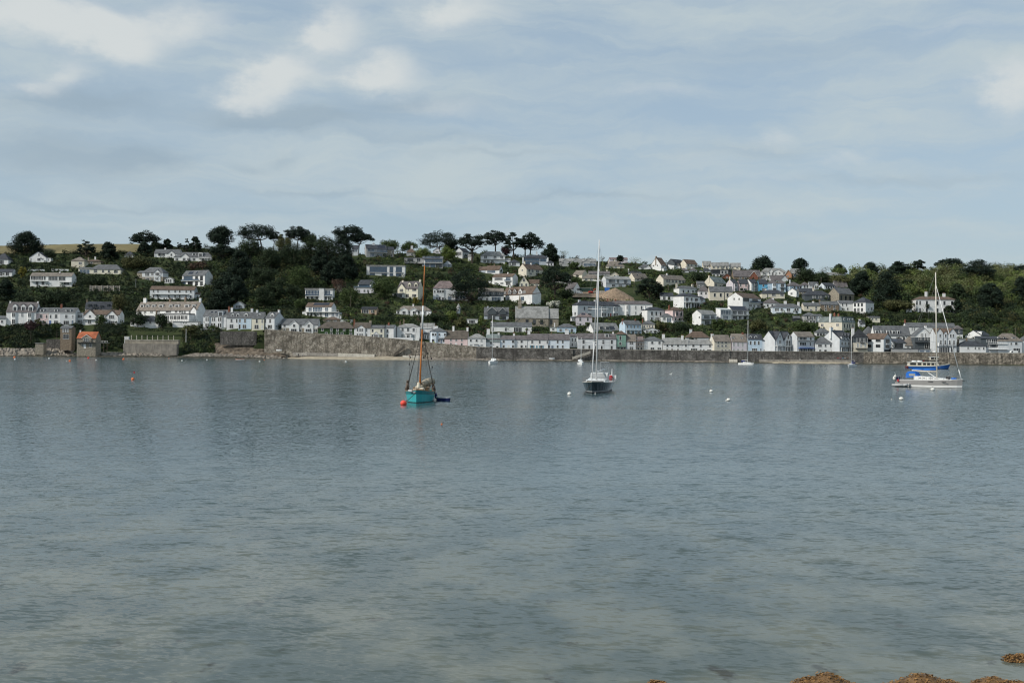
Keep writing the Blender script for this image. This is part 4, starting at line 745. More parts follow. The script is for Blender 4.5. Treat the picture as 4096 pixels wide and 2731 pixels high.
H(2500, 947, 1115, 720, 680, 620, 'g', 'C', 'gg', 'grey green roofed house with big white gable end', [(694, 718, 26, [972, 1080])], L=850, ch=[(905, 20, 612, 'C')], sol=[(960, 978, 652, 664), (1040, 1058, 652, 664), (1085, 1100, 652, 664)])
H(2500, 402, 670, 698, 645, 600, 'g', 'C', 'lb', 'long cream bungalow row with brown roof and white gable', [(650, 676, 20, [445, 470, 515, 555, 600, 640])], L=335, ch=[(488, 16, 585, 'W')], sol=[(405, 420, 605, 614), (440, 456, 605, 614)])
# --- right, ridge row
H(2500, 385, 455, 545, 490, 412, 'g', 'W', 'br', 'tall white gabled house standing highest on the ridge', [(485, 508, 24, [412])], L=283, D=10, ew=[(485, 500, 14, [312]), (485, 500, 10, [350])], ext=[(392, 500, 548, 530, 512, 2.0, 'm', 'W', 'sg')], ch=[(365, 14, 402, 'SB')])
H(2500, 150, 283, 532, 512, 480, 'h', 'W', 'sg', 'low white bungalow left of the highest gabled house', [(515, 528, 22, [190])], cg=[(250, 50, 488, 512)])
H(2500, 528, 656, 512, 470, 430, 'g', 'SG', 'dk', 'dark slate house with white gable second along the ridge', [(475, 500, 26, [570, 620])], L=452, sol=[(560, 580, 440, 450)], ext=[(500, 560, 515, 500, 488, 1.5, 'm', 'W', 'sg')])
H(2500, 657, 790, 522, 475, 432, 'g', 'C', 'br', 'cream house with dark brown roof and white gable on ridge', [(483, 500, 16, [680, 720, 770])], L=600)
H(2500, 590, 690, 572, 548, 520, 'h', 'P', 'mv', 'low house with small grey roof below the ridge row', [(552, 566, 20, [640])], ch=[(572, 16, 500, 'W'), (668, 14, 510, 'P')])
H(2500, 700, 780, 560, 545, 520, 'h', 'P', 'mv', 'little mauve roofed house with white chimney below the ridge', [(548, 558, 16, [740])], ch=[(727, 16, 518, 'W')])
H(2500, 845, 934, 518, 492, 447, 'g', 'C', 'lg', 'first tall grey roofed ridge terrace house', [(496, 510, 16, [865, 890, 915])])
H(2500, 936, 1036, 536, 497, 462, 'g', 'C', 'lg', 'second grey roofed ridge terrace house, cream walls', [(503, 520, 18, [960, 1005])])
H(2500, 1038, 1125, 536, 495, 458, 'g', 'C', 'lg', 'third grey roofed ridge terrace house, cream walls', [(503, 522, 18, [1060, 1100])])
H(2500, 1132, 1245, 535, 505, 466, 'g', 'C', 'lg', 'last grey roofed ridge terrace house with dark gable end', [(510, 525, 18, [1165, 1210])], Rr=1268)
H(2500, 810, 930, 565, 548, 518, 'h', 'P', 'sl', 'low slate roofed house below the grey ridge terraces', [(552, 562, 20, [850, 890])], ch=[(935, 20, 518, 'W')])
H(2500, 945, 1150, 607, 545, 535, 'x', 'D', 'sl', 'dark modern house with black glass upper floor', [(548, 586, 76, [990]), (552, 590, 14, [1050, 1085])], ext=[(945, 1025, 607, 588, 586, .5, 'x', 'W', 'wt', [(592, 604, 18, [960, 1000])]), (1030, 1116, 592, 545, 543, .3, 'x', 'GR', 'lg', [(553, 575, 12, [1052, 1088])])], dark=True)
H(2500, 1175, 1470, 642, 612, 543, 'g', 'SB', 'mv', 'old school building with mauve roof and red gable', [(616, 634, 20, [1250, 1300])], cg=[(1392, 90, 556, 610, 'RB')], trim=True, name='school', cat='school', D=10)
H(2500, 1062, 1145, 635, 612, 580, 'f', 'RB', 'mv', 'small red brick gable left of the old school', [(618, 632, 16, [1105])])
H(3000, 122, 400, 602, 565, 520, 'h', 'W', 'lg', 'white ridge bungalow with pale grey roof and row of windows', [(566, 582, 12, [150, 210, 280, 320, 370])], cg=[(228, 50, 528, 560), (300, 120, 535, 568)])
H(3000, 382, 450, 636, 588, 540, 'f', 'O', 'lg', 'orange gabled new building on the right ridge', [(600, 618, 12, [410])], ext=[(451, 545, 634, 580, 522, -.5, 'm', 'SB', 'lg', [(585, 612, 50, [500], 'b')])])
H(3000, 850, 1040, 600, 585, 568, 'g', 'P', 'lg', 'long low grey roofed building showing through trees on right ridge', [(588, 598, 20, [900, 960])], name='ridge_house')
# --- right, middle slopes
H(2500, 1166, 1229, 770, 685, 642, 'g', 'L', 'sl', 'grey pink half of the semi detached pair with cream end', [(690, 716, 30, [1192]), (735, 766, 34, [1192])], L=1108, bay=[(1192, 44, 686, 770)], ch=[(1110, 14, 620, 'C')])
H(2500, 1230, 1326, 770, 685, 642, 'g', 'K', 'sl', 'pink half of the semi detached pair', [(690, 716, 16, [1250, 1308]), (735, 764, 30, [1260, 1300])])
H(3000, 10, 94, 768, 685, 643, 'g', 'W', 'sl', 'white terraced house with black bay windows beside bright blue', [(688, 720, 36, [55]), (735, 765, 36, [55])], L=-45, bay=[(55, 46, 680, 768, 'SG')])
H(3000, 95, 190, 772, 690, 645, 'g', 'BB', 'sl', 'bright blue terraced house', [(692, 718, 16, [144]), (738, 768, 36, [150])], ch=[(198, 10, 640, 'W')])
H(3000, 191, 300, 774, 684, 650, 'h', 'B', 'mv', 'pale blue terraced house right of the bright blue one', [(688, 712, 30, [262]), (735, 768, 40, [262])], bay=[(262, 46, 682, 774, 'BW')])
H(3000, 301, 386, 776, 686, 650, 'h', 'B', 'mv', 'sky blue end terrace house with balcony doors', [(690, 725, 36, [350]), (740, 770, 36, [350])], bal=[(320, 386, 732, 'd', .9)])
H(3000, 110, 222, 650, 640, 598, 'f', 'GR', 'mv', 'grey gable behind the blue terrace, left one', [(630, 645, 14, [165])])
H(3000, 225, 405, 668, 650, 600, 'g', 'P', 'mv', 'grey roofed house with pale gable behind the blue terrace', [(654, 666, 20, [270])], cg=[(372, 80, 600, 645)])
H(3000, 425, 565, 778, 715, 672, 'h', 'B', 'mv', 'light blue house with brown roof right of the blue terrace', [(712, 736, 20, [480, 520, 550])], L=390, ch=[(460, 10, 650, 'P')])
H(3000, 556, 640, 742, 705, 672, 'h', 'BW', 'mv', 'pale blue white cottage with hipped roof mid right', [(708, 735, 22, [590, 620])])
H(3000, 641, 742, 750, 706, 672, 'g', 'P', 'sg', 'pale grey cottage with small front gable mid right', [(710, 735, 16, [680, 705, 730])], cg=[(710, 66, 678, 712)])
H(3000, 802, 922, 748, 712, 682, 'g', 'BW', 'sl', 'slate roofed house with pale blue gable end', [(716, 742, 18, [825, 850, 880, 905])], L=770)
H(3000, 918, 1058, 738, 725, 660, 'g', 'GR', 'mv', 'house with steep mauve grey roof left of the dark wood', [(728, 736, 16, [960])])
H(3000, 500, 532, 832, 770, 742, 'g', 'W', 'sg', 'small white gable ended cottage mid right', [(780, 802, 12, [516])], L=430, ew=[(783, 805, 14, [460])])
H(3000, 533, 690, 805, 775, 742, 'g', 'S', 'sl', 'low stone cottage row with dark slate roof', [(780, 796, 16, [570, 620, 660])])
H(3000, 590, 860, 872, 812, 765, 'h', 'SG', 'sl', 'slate hung house with three white framed windows', [(818, 846, 32, [690, 760, 830])], ch=[(700, 16, 740, 'C')])
H(3000, 945, 1145, 882, 800, 738, 'g', 'S', 'sg', 'dark stone chapel with three pointed side windows', [(822, 866, 16, [973, 1033, 1090])], L=862, name='chapel', cat='chapel', dark=True, D=10)
H(3000, 765, 960, 986, 916, 880, 'g', 'SB', 'sg', 'dark brown stone cottage with white framed windows', [(918, 946, 20, [817, 863, 910]), (960, 982, 20, [820, 912])], ch=[(740, 14, 868, 'SB')])
H(3000, 966, 1128, 982, 900, 872, 'g', 'W', 'sg', 'white cottage with climbing plant beside the brown stone one', [(905, 930, 14, [1000, 1042]), (950, 972, 16, [1000, 1055])])
H(3000, 1130, 1232, 1008, 893, 835, 'h', 'W', 'sl', 'tall white house with plain right side wall and slate roof', [(898, 935, 16, [1147, 1175, 1203]), (952, 988, 18, [1147, 1175, 1203])], Rr=1357, D=10, ew=[(945, 972, 14, [1322]), (955, 970, 10, [1271])])
H(3000, 582, 764, 984, 928, 895, 'g', 'C', 'sg', 'cream cottage with white chimney left of the brown stone one', [(935, 957, 18, [622, 715]), (962, 980, 18, [660, 715])], ch=[(700, 20, 882, 'W')])
H(3000, 245, 555, 1012, 945, 905, 'h', 'BW', 'sg', 'pale blue white house with balcony and two white chimneys', [(957, 986, 44, [290]), (957, 986, 24, [342]), (955, 995, 36, [415]), (955, 980, 20, [490, 515])], ch=[(397, 30, 878, 'W'), (540, 22, 888, 'W')], bal=[(275, 440, 998, 'w', 1.4)])
H(3000, 152, 312, 952, 900, 852, 'h', 'W', 'mv', 'white house with tall white chimney left of the balcony house', [(912, 935, 18, [190, 240])], ch=[(262, 20, 858, 'W')])
H(3000, 130, 375, 852, 795, 757, 'h', 'C', 'sl', 'cream hipped house below the blue terrace', [(796, 822, 42, [255]), (798, 820, 34, [345]), (800, 845, 8, [190])], ch=[(185, 18, 760, 'W')])
H(3000, 586, 715, 1112, 1035, 1000, 'h', 'GR', 'sg', 'grey cottage with three upper windows and overgrown porch', [(1040, 1070, 18, [620, 655, 700]), (1085, 1108, 20, [655, 695])], ext=[(716, 782, 1100, 1035, 1018, -.5, 'm', 'P', 'sg', [(1042, 1062, 12, [755])])], cg=[(652, 40, 1070, 1085, 'W', 1110)])
H(3000, 468, 545, 1100, 1060, 1040, 'g', 'D', 'sg', 'dark open garden shed left of grey cottage', [], name='garden_shed', cat='shed', D=4)
HT = H(3000, 960, 1172, 1198, 1108, 1048, 'M', 'C', 'gg', 'cream hotel with tall grey green mansard roof', [(1122, 1168, 16, [1000, 1045, 1083, 1135])], L=757, D=14, dm=[(1000, 26, 1060, 1096, 'f'), (1058, 20, 1062, 1096, 'f'), (1090, 20, 1062, 1096, 'f'), (1135, 26, 1060, 1096, 'f')], ew=[(1124, 1150, 20, [790, 922])], ch=[(940, 26, 1018, 'W'), (1030, 24, 1010, 'RB'), (1095, 24, 1015, 'RB')], name='hotel', cat='hotel')
H(3000, 1283, 1405, 1108, 1055, 1036, 'g', 'Y', 'sg', 'little cream cottage against the tall dark hedge', [(1062, 1080, 16, [1322, 1362])])
H(3000, 718, 866, 1258, 1215, 1172, 'h', 'P', 'sg', 'house with pale glazed porch behind the front row', [(1222, 1252, 26, [735, 765, 795])], D=6)
H(3000, 1185, 1245, 1160, 1118, 1085, 'g', 'P', 'sl', 'small slate house right of the mansard hotel', [(1115, 1130, 16, [1200])], ch=[(1195, 18, 1105, 'W')])
# --- front row, centre
H(1500, 238, 482, 1290, 1160, 1122, 'h', 'W', 'lg', 'white double fronted villa with dark quoins and hipped roof', [(1168, 1202, 22, [297, 357, 417], 2), (1236, 1272, 22, [295, 417], 'c')], ext=[(330, 392, 1290, 1232, 1226, 1.0, 'x', 'W', 'lg', [(1240, 1272, 30, [360])])], ch=[(262, 10, 1100, 'SB'), (303, 12, 1080, 'SB')], band=[(239, 481, 1206, 1210, .1, FRAME)])
H(1500, 484, 640, 1295, 1170, 1118, 'g', 'W', 'lg', 'white wing with grey roof right of the quoined villa', [(1185, 1215, 20, [510]), (1240, 1270, 20, [540, 570])], ext=[(530, 590, 1285, 1240, 1215, 1.5, 'm', 'W', 'sg', [(1245, 1280, 14, [545, 572])])])
H(1500, 592, 770, 1346, 1205, 1165, 'h', 'BW', 'sg', 'bluish white cottage with corner bay and grey blue door', [(1226, 1248, 22, [628]), (1226, 1248, 14, [656, 695]), (1226, 1248, 18, [755]), (1290, 1320, 24, [628]), (1290, 1318, 18, [692, 742])], door=[(716, 18, 1290, 1342, 'g')], bay=[(640, 70, 1208, 1346)], band=[(682, 752, 1272, 1280, .8, RAIL)], ch=[(650, 50, 1150, 'W')])
H(1500, 752, 1000, 1368, 1280, 1195, 'g', 'K', 'th', 'pink cottage with steep thatched roof on the quay', [(1284, 1308, 20, [820, 878, 937]), (1330, 1356, 20, [820, 937])], door=[(876, 18, 1328, 1366, 'w')], Rr=1012, ch=[(837, 20, 1150, 'W'), (990, 20, 1163, 'W')])
H(1500, 1002, 1199, 1392, 1278, 1232, 'h', 'W', 'lg', 'white cottage with pale grey hipped roof and central porch', [(1290, 1312, 20, [1035, 1097]), (1290, 1312, 20, [1150], 'c'), (1342, 1366, 22, [1037, 1153], 'c')], ext=[(1070, 1112, 1392, 1348, 1340, .8, 'x', 'P', 'lg')])
H(1500, 1200, 1350, 1394, 1312, 1235, 'g', 'W', 'gg', 'white cottage with grey green roof and great rounded chimneys', [(1318, 1340, 22, [1255]), (1366, 1386, 22, [1255])], door=[(1322, 24, 1362, 1392, 'd')], ch=[(1222, 34, 1180, 'W'), (1335, 20, 1222, 'W')])
H(2000, -148, 158, 1396, 1290, 1250, 'g', 'BW', 'mv', 'lilac white terrace house with small white porch', [(1300, 1326, 22, [-110, 38, 140]), (1350, 1378, 22, [-110, 38, 140])], door=[(92, 28, 1350, 1392, 'w')], ch=[(150, 22, 1228, 'W')])
H(2000, 160, 294, 1396, 1292, 1250, 'g', 'W', 'mv', 'narrow white terrace cottage with small dark hatch', [(1302, 1326, 22, [233]), (1352, 1378, 22, [233]), (1354, 1374, 14, [278])])
H(2000, 296, 518, 1397, 1293, 1233, 'g', 'W', 'mv', 'white terrace cottage with teal shutters and tall chimney', [(1304, 1332, 20, [347, 428, 512]), (1357, 1384, 24, [347, 447])], door=[(398, 17, 1356, 1396, 't')], sh=[(347, 34, 1355, 1386, 't'), (447, 36, 1355, 1386, 't')], ch=[(312, 30, 1198, 'W')])
H(2000, 519, 752, 1398, 1294, 1233, 'g', 'BW', 'mv', 'white terrace cottage end house with blue grey door', [(1304, 1330, 18, [622, 677]), (1355, 1384, 18, [622, 677]), (1357, 1386, 20, [530])], door=[(566, 24, 1357, 1396, 'g')], ch=[(725, 42, 1190, 'W'), (556, 12, 1222, 'SB')])
H(2000, 756, 838, 1378, 1260, 1232, 'g', 'W', 'mv', 'white house in the gap left of the large inn', [(1280, 1312, 12, [782, 815]), (1330, 1360, 12, [782])])
H(2000, 842, 1257, 1410, 1282, 1228, 'g', 'P', 'mv', 'large white inn with two dark doorways and one dormer', [(1298, 1336, 24, [903, 1040, 1117, 1208]), (1360, 1398, 24, [902, 1040, 1207])], door=[(965, 18, 1358, 1408, 'd'), (1100, 18, 1360, 1410, 'd')], dm=[(1155, 40, 1228, 1266, 'f')], band=[(845, 1255, 1340, 1344, .1, FRAME)], ch=[(1228, 18, 1212, 'W')], name='inn', cat='inn')
H(2000, 1260, 1362, 1412, 1237, 1198, 'h', 'G', 'br', 'narrow green house with dark balcony on the quay', [(1252, 1298, 20, [1300]), (1320, 1352, 22, [1300]), (1376, 1408, 26, [1280, 1318, 1345])], bal=[(1262, 1360, 1370, 'd', .9)], dark=False)
H(2000, 1366, 1472, 1412, 1308, 1240, 'g', 'P', 'lb', 'pale house between the green house and the scaffolding', [(1312, 1342, 40, [1420]), (1370, 1402, 40, [1420])], cg=())
H(2500, 120, 198, 1410, 1312, 1262, 'g', 'GR', 'pk', 'half built house wrapped in scaffolding', [(1330, 1352, 20, [145, 175]), (1375, 1402, 20, [145, 175])], name='scaffolded_house')
H(2500, 200, 404, 1412, 1302, 1262, 'h', 'W', 'sg', 'white cottage with hipped grey roof right of the scaffolding', [(1313, 1340, 24, [295]), (1313, 1340, 22, [372]), (1377, 1402, 38, [295]), (1377, 1402, 40, [370], 2)], sh=[(295, 40, 1313, 1340, 'w')])
H(2500, 412, 612, 1416, 1342, 1275, 'g', 'W', 'lg', 'white cottage with pale roof and rounded white chimney', [(1346, 1368, 18, [457, 508, 572]), (1392, 1412, 20, [455, 508, 572])], ch=[(424, 30, 1238, 'W')])
H(2500, 613, 684, 1417, 1340, 1292, 'g', 'W', 'lg', 'narrow white cottage with two windows one above another', [(1346, 1370, 18, [657]), (1394, 1414, 18, [660])], ch=[(625, 24, 1252, 'W')])
H(2500, 685, 958, 1419, 1343, 1297, 'g', 'W', 'lg', 'long white cottage with dark shop window', [(1348, 1372, 22, [738, 818, 917]), (1390, 1416, 66, [745]), (1396, 1416, 18, [817, 850]), (1398, 1416, 44, [908])])
H(2500, 665, 915, 1305, 1272, 1205, 'h', 'P', 'br', 'house with big red brown hipped roof behind the shop cottage', [(1276, 1298, 24, [700, 740, 770])], ch=[(722, 28, 1183, 'P')])
H(2500, 962, 1150, 1427, 1312, 1245, 'g', 'C', 'lb', 'greyish cream three storey house with small dark windows', [(1314, 1332, 18, [1007, 1050, 1093]), (1350, 1370, 18, [1005, 1050, 1092]), (1402, 1422, 20, [1050, 1090, 1130])], L=926, ch=[(965, 26, 1238, 'W')])
H(2500, 1157, 1316, 1427, 1314, 1232, 'g', 'L', 'lb', 'mauve pink house with pale framed windows on the front', [(1326, 1364, 22, [1175, 1223, 1270], 'c'), (1394, 1424, 22, [1175, 1223, 1270], 'c')], dm=[(1172, 28, 1262, 1286, 'g'), (1265, 28, 1262, 1286, 'g')], ch=[(1283, 18, 1222, 'RB')])
H(2500, 1326, 1485, 1428, 1290, 1236, 'g', 'B', 'sl', 'blue front row house with two little dormers', [(1310, 1345, 20, [1357, 1402, 1444]), (1388, 1420, 56, [1400])], door=[(1468, 15, 1388, 1428, 'g')], dm=[(1357, 30, 1246, 1276, 'g'), (1417, 30, 1246, 1276, 'g')])
H(2500, 1487, 1595, 1430, 1305, 1275, 'h', 'BW', 'sl', 'bluish white narrow house beside the blue front row house', [(1322, 1364, 30, [1532]), (1398, 1426, 30, [1515])], door=[(1560, 18, 1396, 1430, 'w')])
# --- front row, right
H(3000, 246, 500, 1432, 1300, 1205, 'g', 'P', 'sl', 'twin gabled pale house with posts along its veranda', [(1248, 1276, 15, [303]), (1303, 1334, 18, [303]), (1243, 1285, 20, [415]), (1303, 1358, 22, [398, 430, 462]), (1378, 1416, 20, [310, 390, 425])], L=136, D=9, cg=[(303, 112, 1208, 1290), (415, 126, 1218, 1292)], bal=[(248, 498, 1360, 'w', 1.6, 8)])
H(3000, 502, 706, 1436, 1262, 1210, 'g', 'P', 'lb', 'three storey shop house with blue awning', [(1262, 1296, 14, [508]), (1262, 1296, 84, [570]), (1262, 1296, 22, [662]), (1322, 1355, 76, [567]), (1324, 1356, 14, [658]), (1388, 1432, 90, [570]), (1390, 1432, 60, [655])], L=450, band=[(520, 700, 1380, 1390, 1.2, BLUED), (505, 704, 1300, 1306, .8, RAIL)])
H(3000, 708, 935, 1434, 1335, 1262, 'h', 'W', 'sg', 'plain white house with dark hipped roof next to the shop house', [(1344, 1372, 40, [755]), (1344, 1372, 18, [815]), (1344, 1372, 40, [883]), (1402, 1430, 22, [757, 892])], door=[(815, 26, 1402, 1434, 'd')])
PB = H(3000, 946, 1120, 1434, 1285, 1195, 'g', 'P', 'sl', 'hotel front with huge white gable and black balconies', [(1240, 1280, 20, [983, 1030, 1080]), (1318, 1350, 24, [983, 1030, 1080]), (1385, 1428, 26, [983, 1030, 1080])], L=800, D=11, ch=[(948, 50, 1165, 'W')], cg=[(983, 40, 1222, 1255, 'P', 1290), (1030, 40, 1222, 1255, 'P', 1290), (1080, 40, 1222, 1255, 'P', 1290)], bal=[(950, 1118, 1374, 'd', 1.2, 4)], name='hotel', cat='hotel')
H(3000, 1122, 1272, 1434, 1268, 1182, 'h', 'SG', 'dk', 'dark fronted house with pale columns left of sailing club', [(1274, 1320, 30, [1165, 1210, 1252]), (1336, 1370, 16, [1165, 1200, 1245], 'c')], band=[(1140, 1268, 1384, 1392, 1.4, DARKF)], lower=(1328, 'C'), bal=[(1190, 1235, 1325, 'd', .8)], ch=[(1130, 30, 1175, 'W')])
SC = H(3000, 1428, 1545, 1438, 1285, 1228, 'f', 'P', 'br', 'white sailing club with gable end and long left side', [(1292, 1332, 56, [1487]), (1358, 1380, 56, [1485])], L=1276, D=12, ew=[(1292, 1315, 26, [1290, 1320]), (1292, 1315, 36, [1385]), (1348, 1376, 26, [1285, 1318]), (1348, 1376, 34, [1385])], bal=[(1455, 1535, 1342, 'w', 1.0)], band=[(1440, 1540, 1398, 1436, .12, DARKF)], name='sailing_club', cat='clubhouse', dark=True)
H(3496, 5, 390, 1312, 1245, 1145, 'g', 'W', 'sg', 'long hotel annexe with row of white dormers in grey roof', [(1262, 1300, 30, [255]), (1262, 1298, 24, [320])], dm=[(35, 34, 1190, 1226, 'f'), (95, 34, 1190, 1228, 'f'), (155, 34, 1190, 1230, 'f'), (215, 34, 1190, 1232, 'f'), (267, 28, 1192, 1232, 'f')], cg=[(325, 44, 1252, 1262)], name='hotel_annexe', cat='hotel')
H(3000, 1240, 1350, 1262, 1225, 1150, 'h', 'P', 'sg', 'grey hipped roof end of the dormered annexe behind the club', [(1230, 1255, 20, [1270])])
H(3496, 345, 880, 1235, 1155, 1115, 'g', 'W', 'sg', 'long white building with grey roof below the villa hedge', [(1165, 1195, 10, [410, 432, 488, 560, 780, 800])], ch=[(333, 12, 1085, 'RB')], D=6)
H(3496, 876, 960, 1275, 1180, 1138, 'h', 'SG', 'mv', 'dark slate hung house with one white window', [(1192, 1222, 16, [920])], lower=(1240, 'W'))
H(3496, 440, 640, 1400, 1255, 1168, 'f', 'W', 'sg', 'white gabled hotel wing above dark balconies', [(1226, 1264, 9, [508, 526, 556]), (1270, 1300, 30, [500, 560, 610]), (1335, 1390, 20, [560, 580, 620, 640])], lower=(1268, 'SG'), bal=[(440, 640, 1320, 'd', 1.2), (540, 660, 1395, 'd', 1.0)], ch=[(583, 24, 1145, 'W')])
SH = H(3496, 662, 885, 1447, 1232, 1172, 'g', 'P', 'br', 'four storey hotel with twin gables and ground floor glazing', [(1235, 1266, 14, [710, 770, 825, 852]), (1302, 1342, 14, [718, 765, 815, 860]), (1376, 1432, 110, [755]), (1376, 1428, 30, [843])], cg=[(706, 74, 1172, 1222), (770, 34, 1200, 1222), (846, 84, 1172, 1225)], bal=[(670, 880, 1362, 'd', .9)], name='hotel', cat='hotel')
H(3496, 342, 480, 1388, 1360, 1258, 'h', 'P', 'lb', 'grey pyramid roofed kiosk above the quay garages', [(1364, 1384, 22, [370, 410, 450])], D=9)
H(3496, 205, 340, 1384, 1325, 1285, 'm', 'P', 'sl', 'white annex with five dark windows right of sailing club', [(1336, 1380, 15, [230, 248, 266, 284, 302])], dark=True, sol=[(225, 265, 1295, 1312)])
H(3496, 190, 478, 1442, 1390, 1384, 'x', 'GR', 'sg', 'low grey stone garages below the pyramid roofed kiosk', [], D=5, name='garage', cat='garage')
H(3496, 480, 612, 1442, 1400, 1394, 'x', 'GB', 'sg', 'quay store with dark blue doors', [], D=5, door=[(515, 50, 1408, 1440, 'g'), (580, 44, 1408, 1440, 'g')], name='store', cat='shed')
H(3496, 932, 1212, 1450, 1362, 1305, 'h', 'W', 'sl', 'white house with black hipped roof on the right quay', [(1372, 1396, 16, [1017, 1095, 1135, 1185]), (1430, 1446, 16, [1090])], ch=[(940, 16, 1295, 'SB'), (1030, 14, 1290, 'SB')])
H(3496, 920, 1180, 1335, 1290, 1278, 'x', 'P', 'lg', 'pale flat roofed block behind the black roofed quay house', [(1296, 1314, 20, [1140])], D=6, ch=[(1165, 24, 1275, 'W')])
H(3496, 1112, 1312, 1268, 1250, 1198, 'g', 'W', 'sl', 'white gabled house with skylights in dark roof at right', [(1254, 1264, 16, [1160])], L=985, D=9, dm=[(1150, 40, 1205, 1245, 'f')], sol=[(1205, 1222, 1208, 1228), (1235, 1250, 1208, 1228)])
H(3496, 1152, 1445, 1447, 1282, 1258, 'm', 'SG', 'sl', 'dark slate house with two white balconies at right', [(1290, 1320, 46, [1242]), (1290, 1320, 60, [1300]), (1290, 1320, 24, [1350]), (1350, 1376, 30, [1248, 1415]), (1350, 1376, 50, [1345])], bal=[(1232, 1440, 1395, 'w', 1.6), (1230, 1430, 1336, 'w', 1.2)], lower=(1380, 'P'))
H(3496, 1338, 1600, 1450, 1310, 1225, 'h', 'P', 'lb', 'pale house with broad grey brown hipped roof at right', [(1320, 1346, 28, [1535]), (1325, 1350, 16, [1480]), (1384, 1436, 70, [1540])], dm=[(1415, 24, 1268, 1288, 'f'), (1515, 36, 1266, 1288, 'f'), (1358, 20, 1265, 1285, 'f')])
H(3496, 1605, 1720, 1447, 1300, 1245, 'h', 'W', 'sg', 'white house with grey roof at the right edge', [(1330, 1356, 24, [1640]), (1395, 1420, 24, [1640])])
H(3496, 455, 885, 1002, 862, 828, 'h', 'W', 'br', 'big white villa with two tall chimneys on the wooded hill', [(876, 918, 18, [463, 497]), (876, 918, 22, [570, 685, 760, 843]), (955, 998, 16, [463, 497]), (955, 998, 22, [570, 685, 760, 843])], ch=[(585, 25, 778, 'W'), (780, 28, 795, 'W')], band=[(456, 884, 866, 870, .15, FRAME)], name='villa', cat='house')
H(3496, 350, 408, 1000, 962, 955, 'x', 'W', 'lg', 'small white flat roofed outbuilding left of the hill villa', [(970, 990, 12, [380])], D=4)
# --- shore buildings at left
H(0, 650, 772, 1345, 1170, 1146, 'g', 'SB', 'sg', 'tall brown stone lookout house with two rows of tall windows', [(1176, 1213, 14, [680, 698, 716, 734]), (1236, 1286, 62, [713])], dY=-9)
BH = H(0, 830, 1033, 1412, 1278, 1210, 'g', 'S', 'rd', 'stone boathouse with bright red tiled roof on the rocks', [(1280, 1312, 56, [935]), (1332, 1370, 26, [978]), (1335, 1365, 14, [893])], cg=[(938, 104, 1243, 1278, 'S', 1318)], trim=True, door=[(917, 24, 1340, 1388, 'w')], bal=[(835, 1165, 1322, 'd', 1.4)], ch=[(835, 10, 1195, 'W')], name='boathouse', cat='boathouse', dY=-14)
H(0, 380, 468, 1396, 1332, 1328, 'x', 'S', 'lg', 'small flat topped pebble stone hut above the rocks', [], name='stone_hut', cat='hut', D=4, dY=-12)
# lettering on the quay hotels and club
WHT = mat('sign_letter_dark', (.10, .11, .12), 0.6)
for par, txt, z, size, x in ((SH, 'SHIP', None, .95, -3.4), (SH, 'CASTLE', None, .95, 0.1), (SH, 'HOTEL', None, .95, 3.6)):
    lettering(par, txt, x, -.06, (1447 - 1284) / (F / par.location.y * Q), size, WHT)
lettering(SC, 'St Mawes Sailing Club', 0.0, -.05, (1438 - 1281) / (F / SC.location.y * Q), .62, WHT)
lettering(PB, 'ST MAWES HOTEL', 0.0, -.06, (1434 - 1302) / (F / PB.location.y * Q), .95, WHT)
# church spirelet rises from the west gable
mb = MB(); h_ = CH.location; sq = F / h_.y * Q; bx = (212 - 344.5) / sq; z0 = (1152 - 960) / sq; z1 = (1152 - 905) / sq; z2 = (1152 - 790) / sq
mb.box(bx - 1.1, bx + 1.1, 4.2, 6.4, z0, z1); mb.add([(bx - 1.0, 4.3, z1), (bx + 1.0, 4.3, z1), (bx + 1.0, 6.3, z1), (bx - 1.0, 6.3, z1), (bx, 5.3, z2)], [(0, 1, 4), (1, 2, 4), (2, 3, 4), (3, 0, 4)])
mb.build('spire', wmat('S'), CH)
# ---------------------------------------------------------------- plants
rs = np.random.RandomState(11)
LEAF = {'pine': (.020, .032, .024), 'cyp': (.016, .027, .018), 'dark': (.026, .040, .020), 'mid': (.055, .080, .030), 'lite': (.115, .150, .045), 'olive': (.075, .078, .034), 'rus': (.085, .055, .042), 'hill': (.125, .140, .065), 'purp': (.055, .030, .035), 'bare': (.16, .15, .13), 'blos': (.55, .55, .50), 'yel': (.16, .14, .03), 'pink': (.20, .13, .13)}
def leafmat(name, col=None, vcol=False):
    m = bpy.data.materials.new(name); m.use_nodes = True; t = NT(m.node_tree); b = m.node_tree.nodes['Principled BSDF']
    b.inputs['Roughness'].default_value = 0.75; b.inputs['Specular IOR Level'].default_value = 0.15
    geo = t.n('ShaderNodeNewGeometry'); c = t.n('ShaderNodeTexCoord').outputs['Object']
    if vcol:
        a = t.n('ShaderNodeVertexColor', layer_name='Col'); cc = a.outputs[0]
    else: cc = t.mix(t.rng(t.noise(c, 0.35, 3.0), 0.35, 0.65), tuple(x * .75 for x in col), tuple(min(1, x * 1.3) for x in col))
    cc = t.mix(1.0, cc, t.mix(geo.outputs['Random Per Island'], (.62, .64, .6), (1.4, 1.38, 1.3)), 'MULTIPLY')
    m.node_tree.links.new(cc, b.inputs['Base Color'])
    return m
LM = {k: leafmat('foliage_' + k, v) for k, v in LEAF.items()}
LMV = leafmat('mixed_foliage', vcol=True)
BARK = mat('bark', (.075, .060, .048), 0.95, 0.35, 1.0); BARKL = mat('pale_bark', (.17, .15, .13), 0.95, 0.35, 1.0)
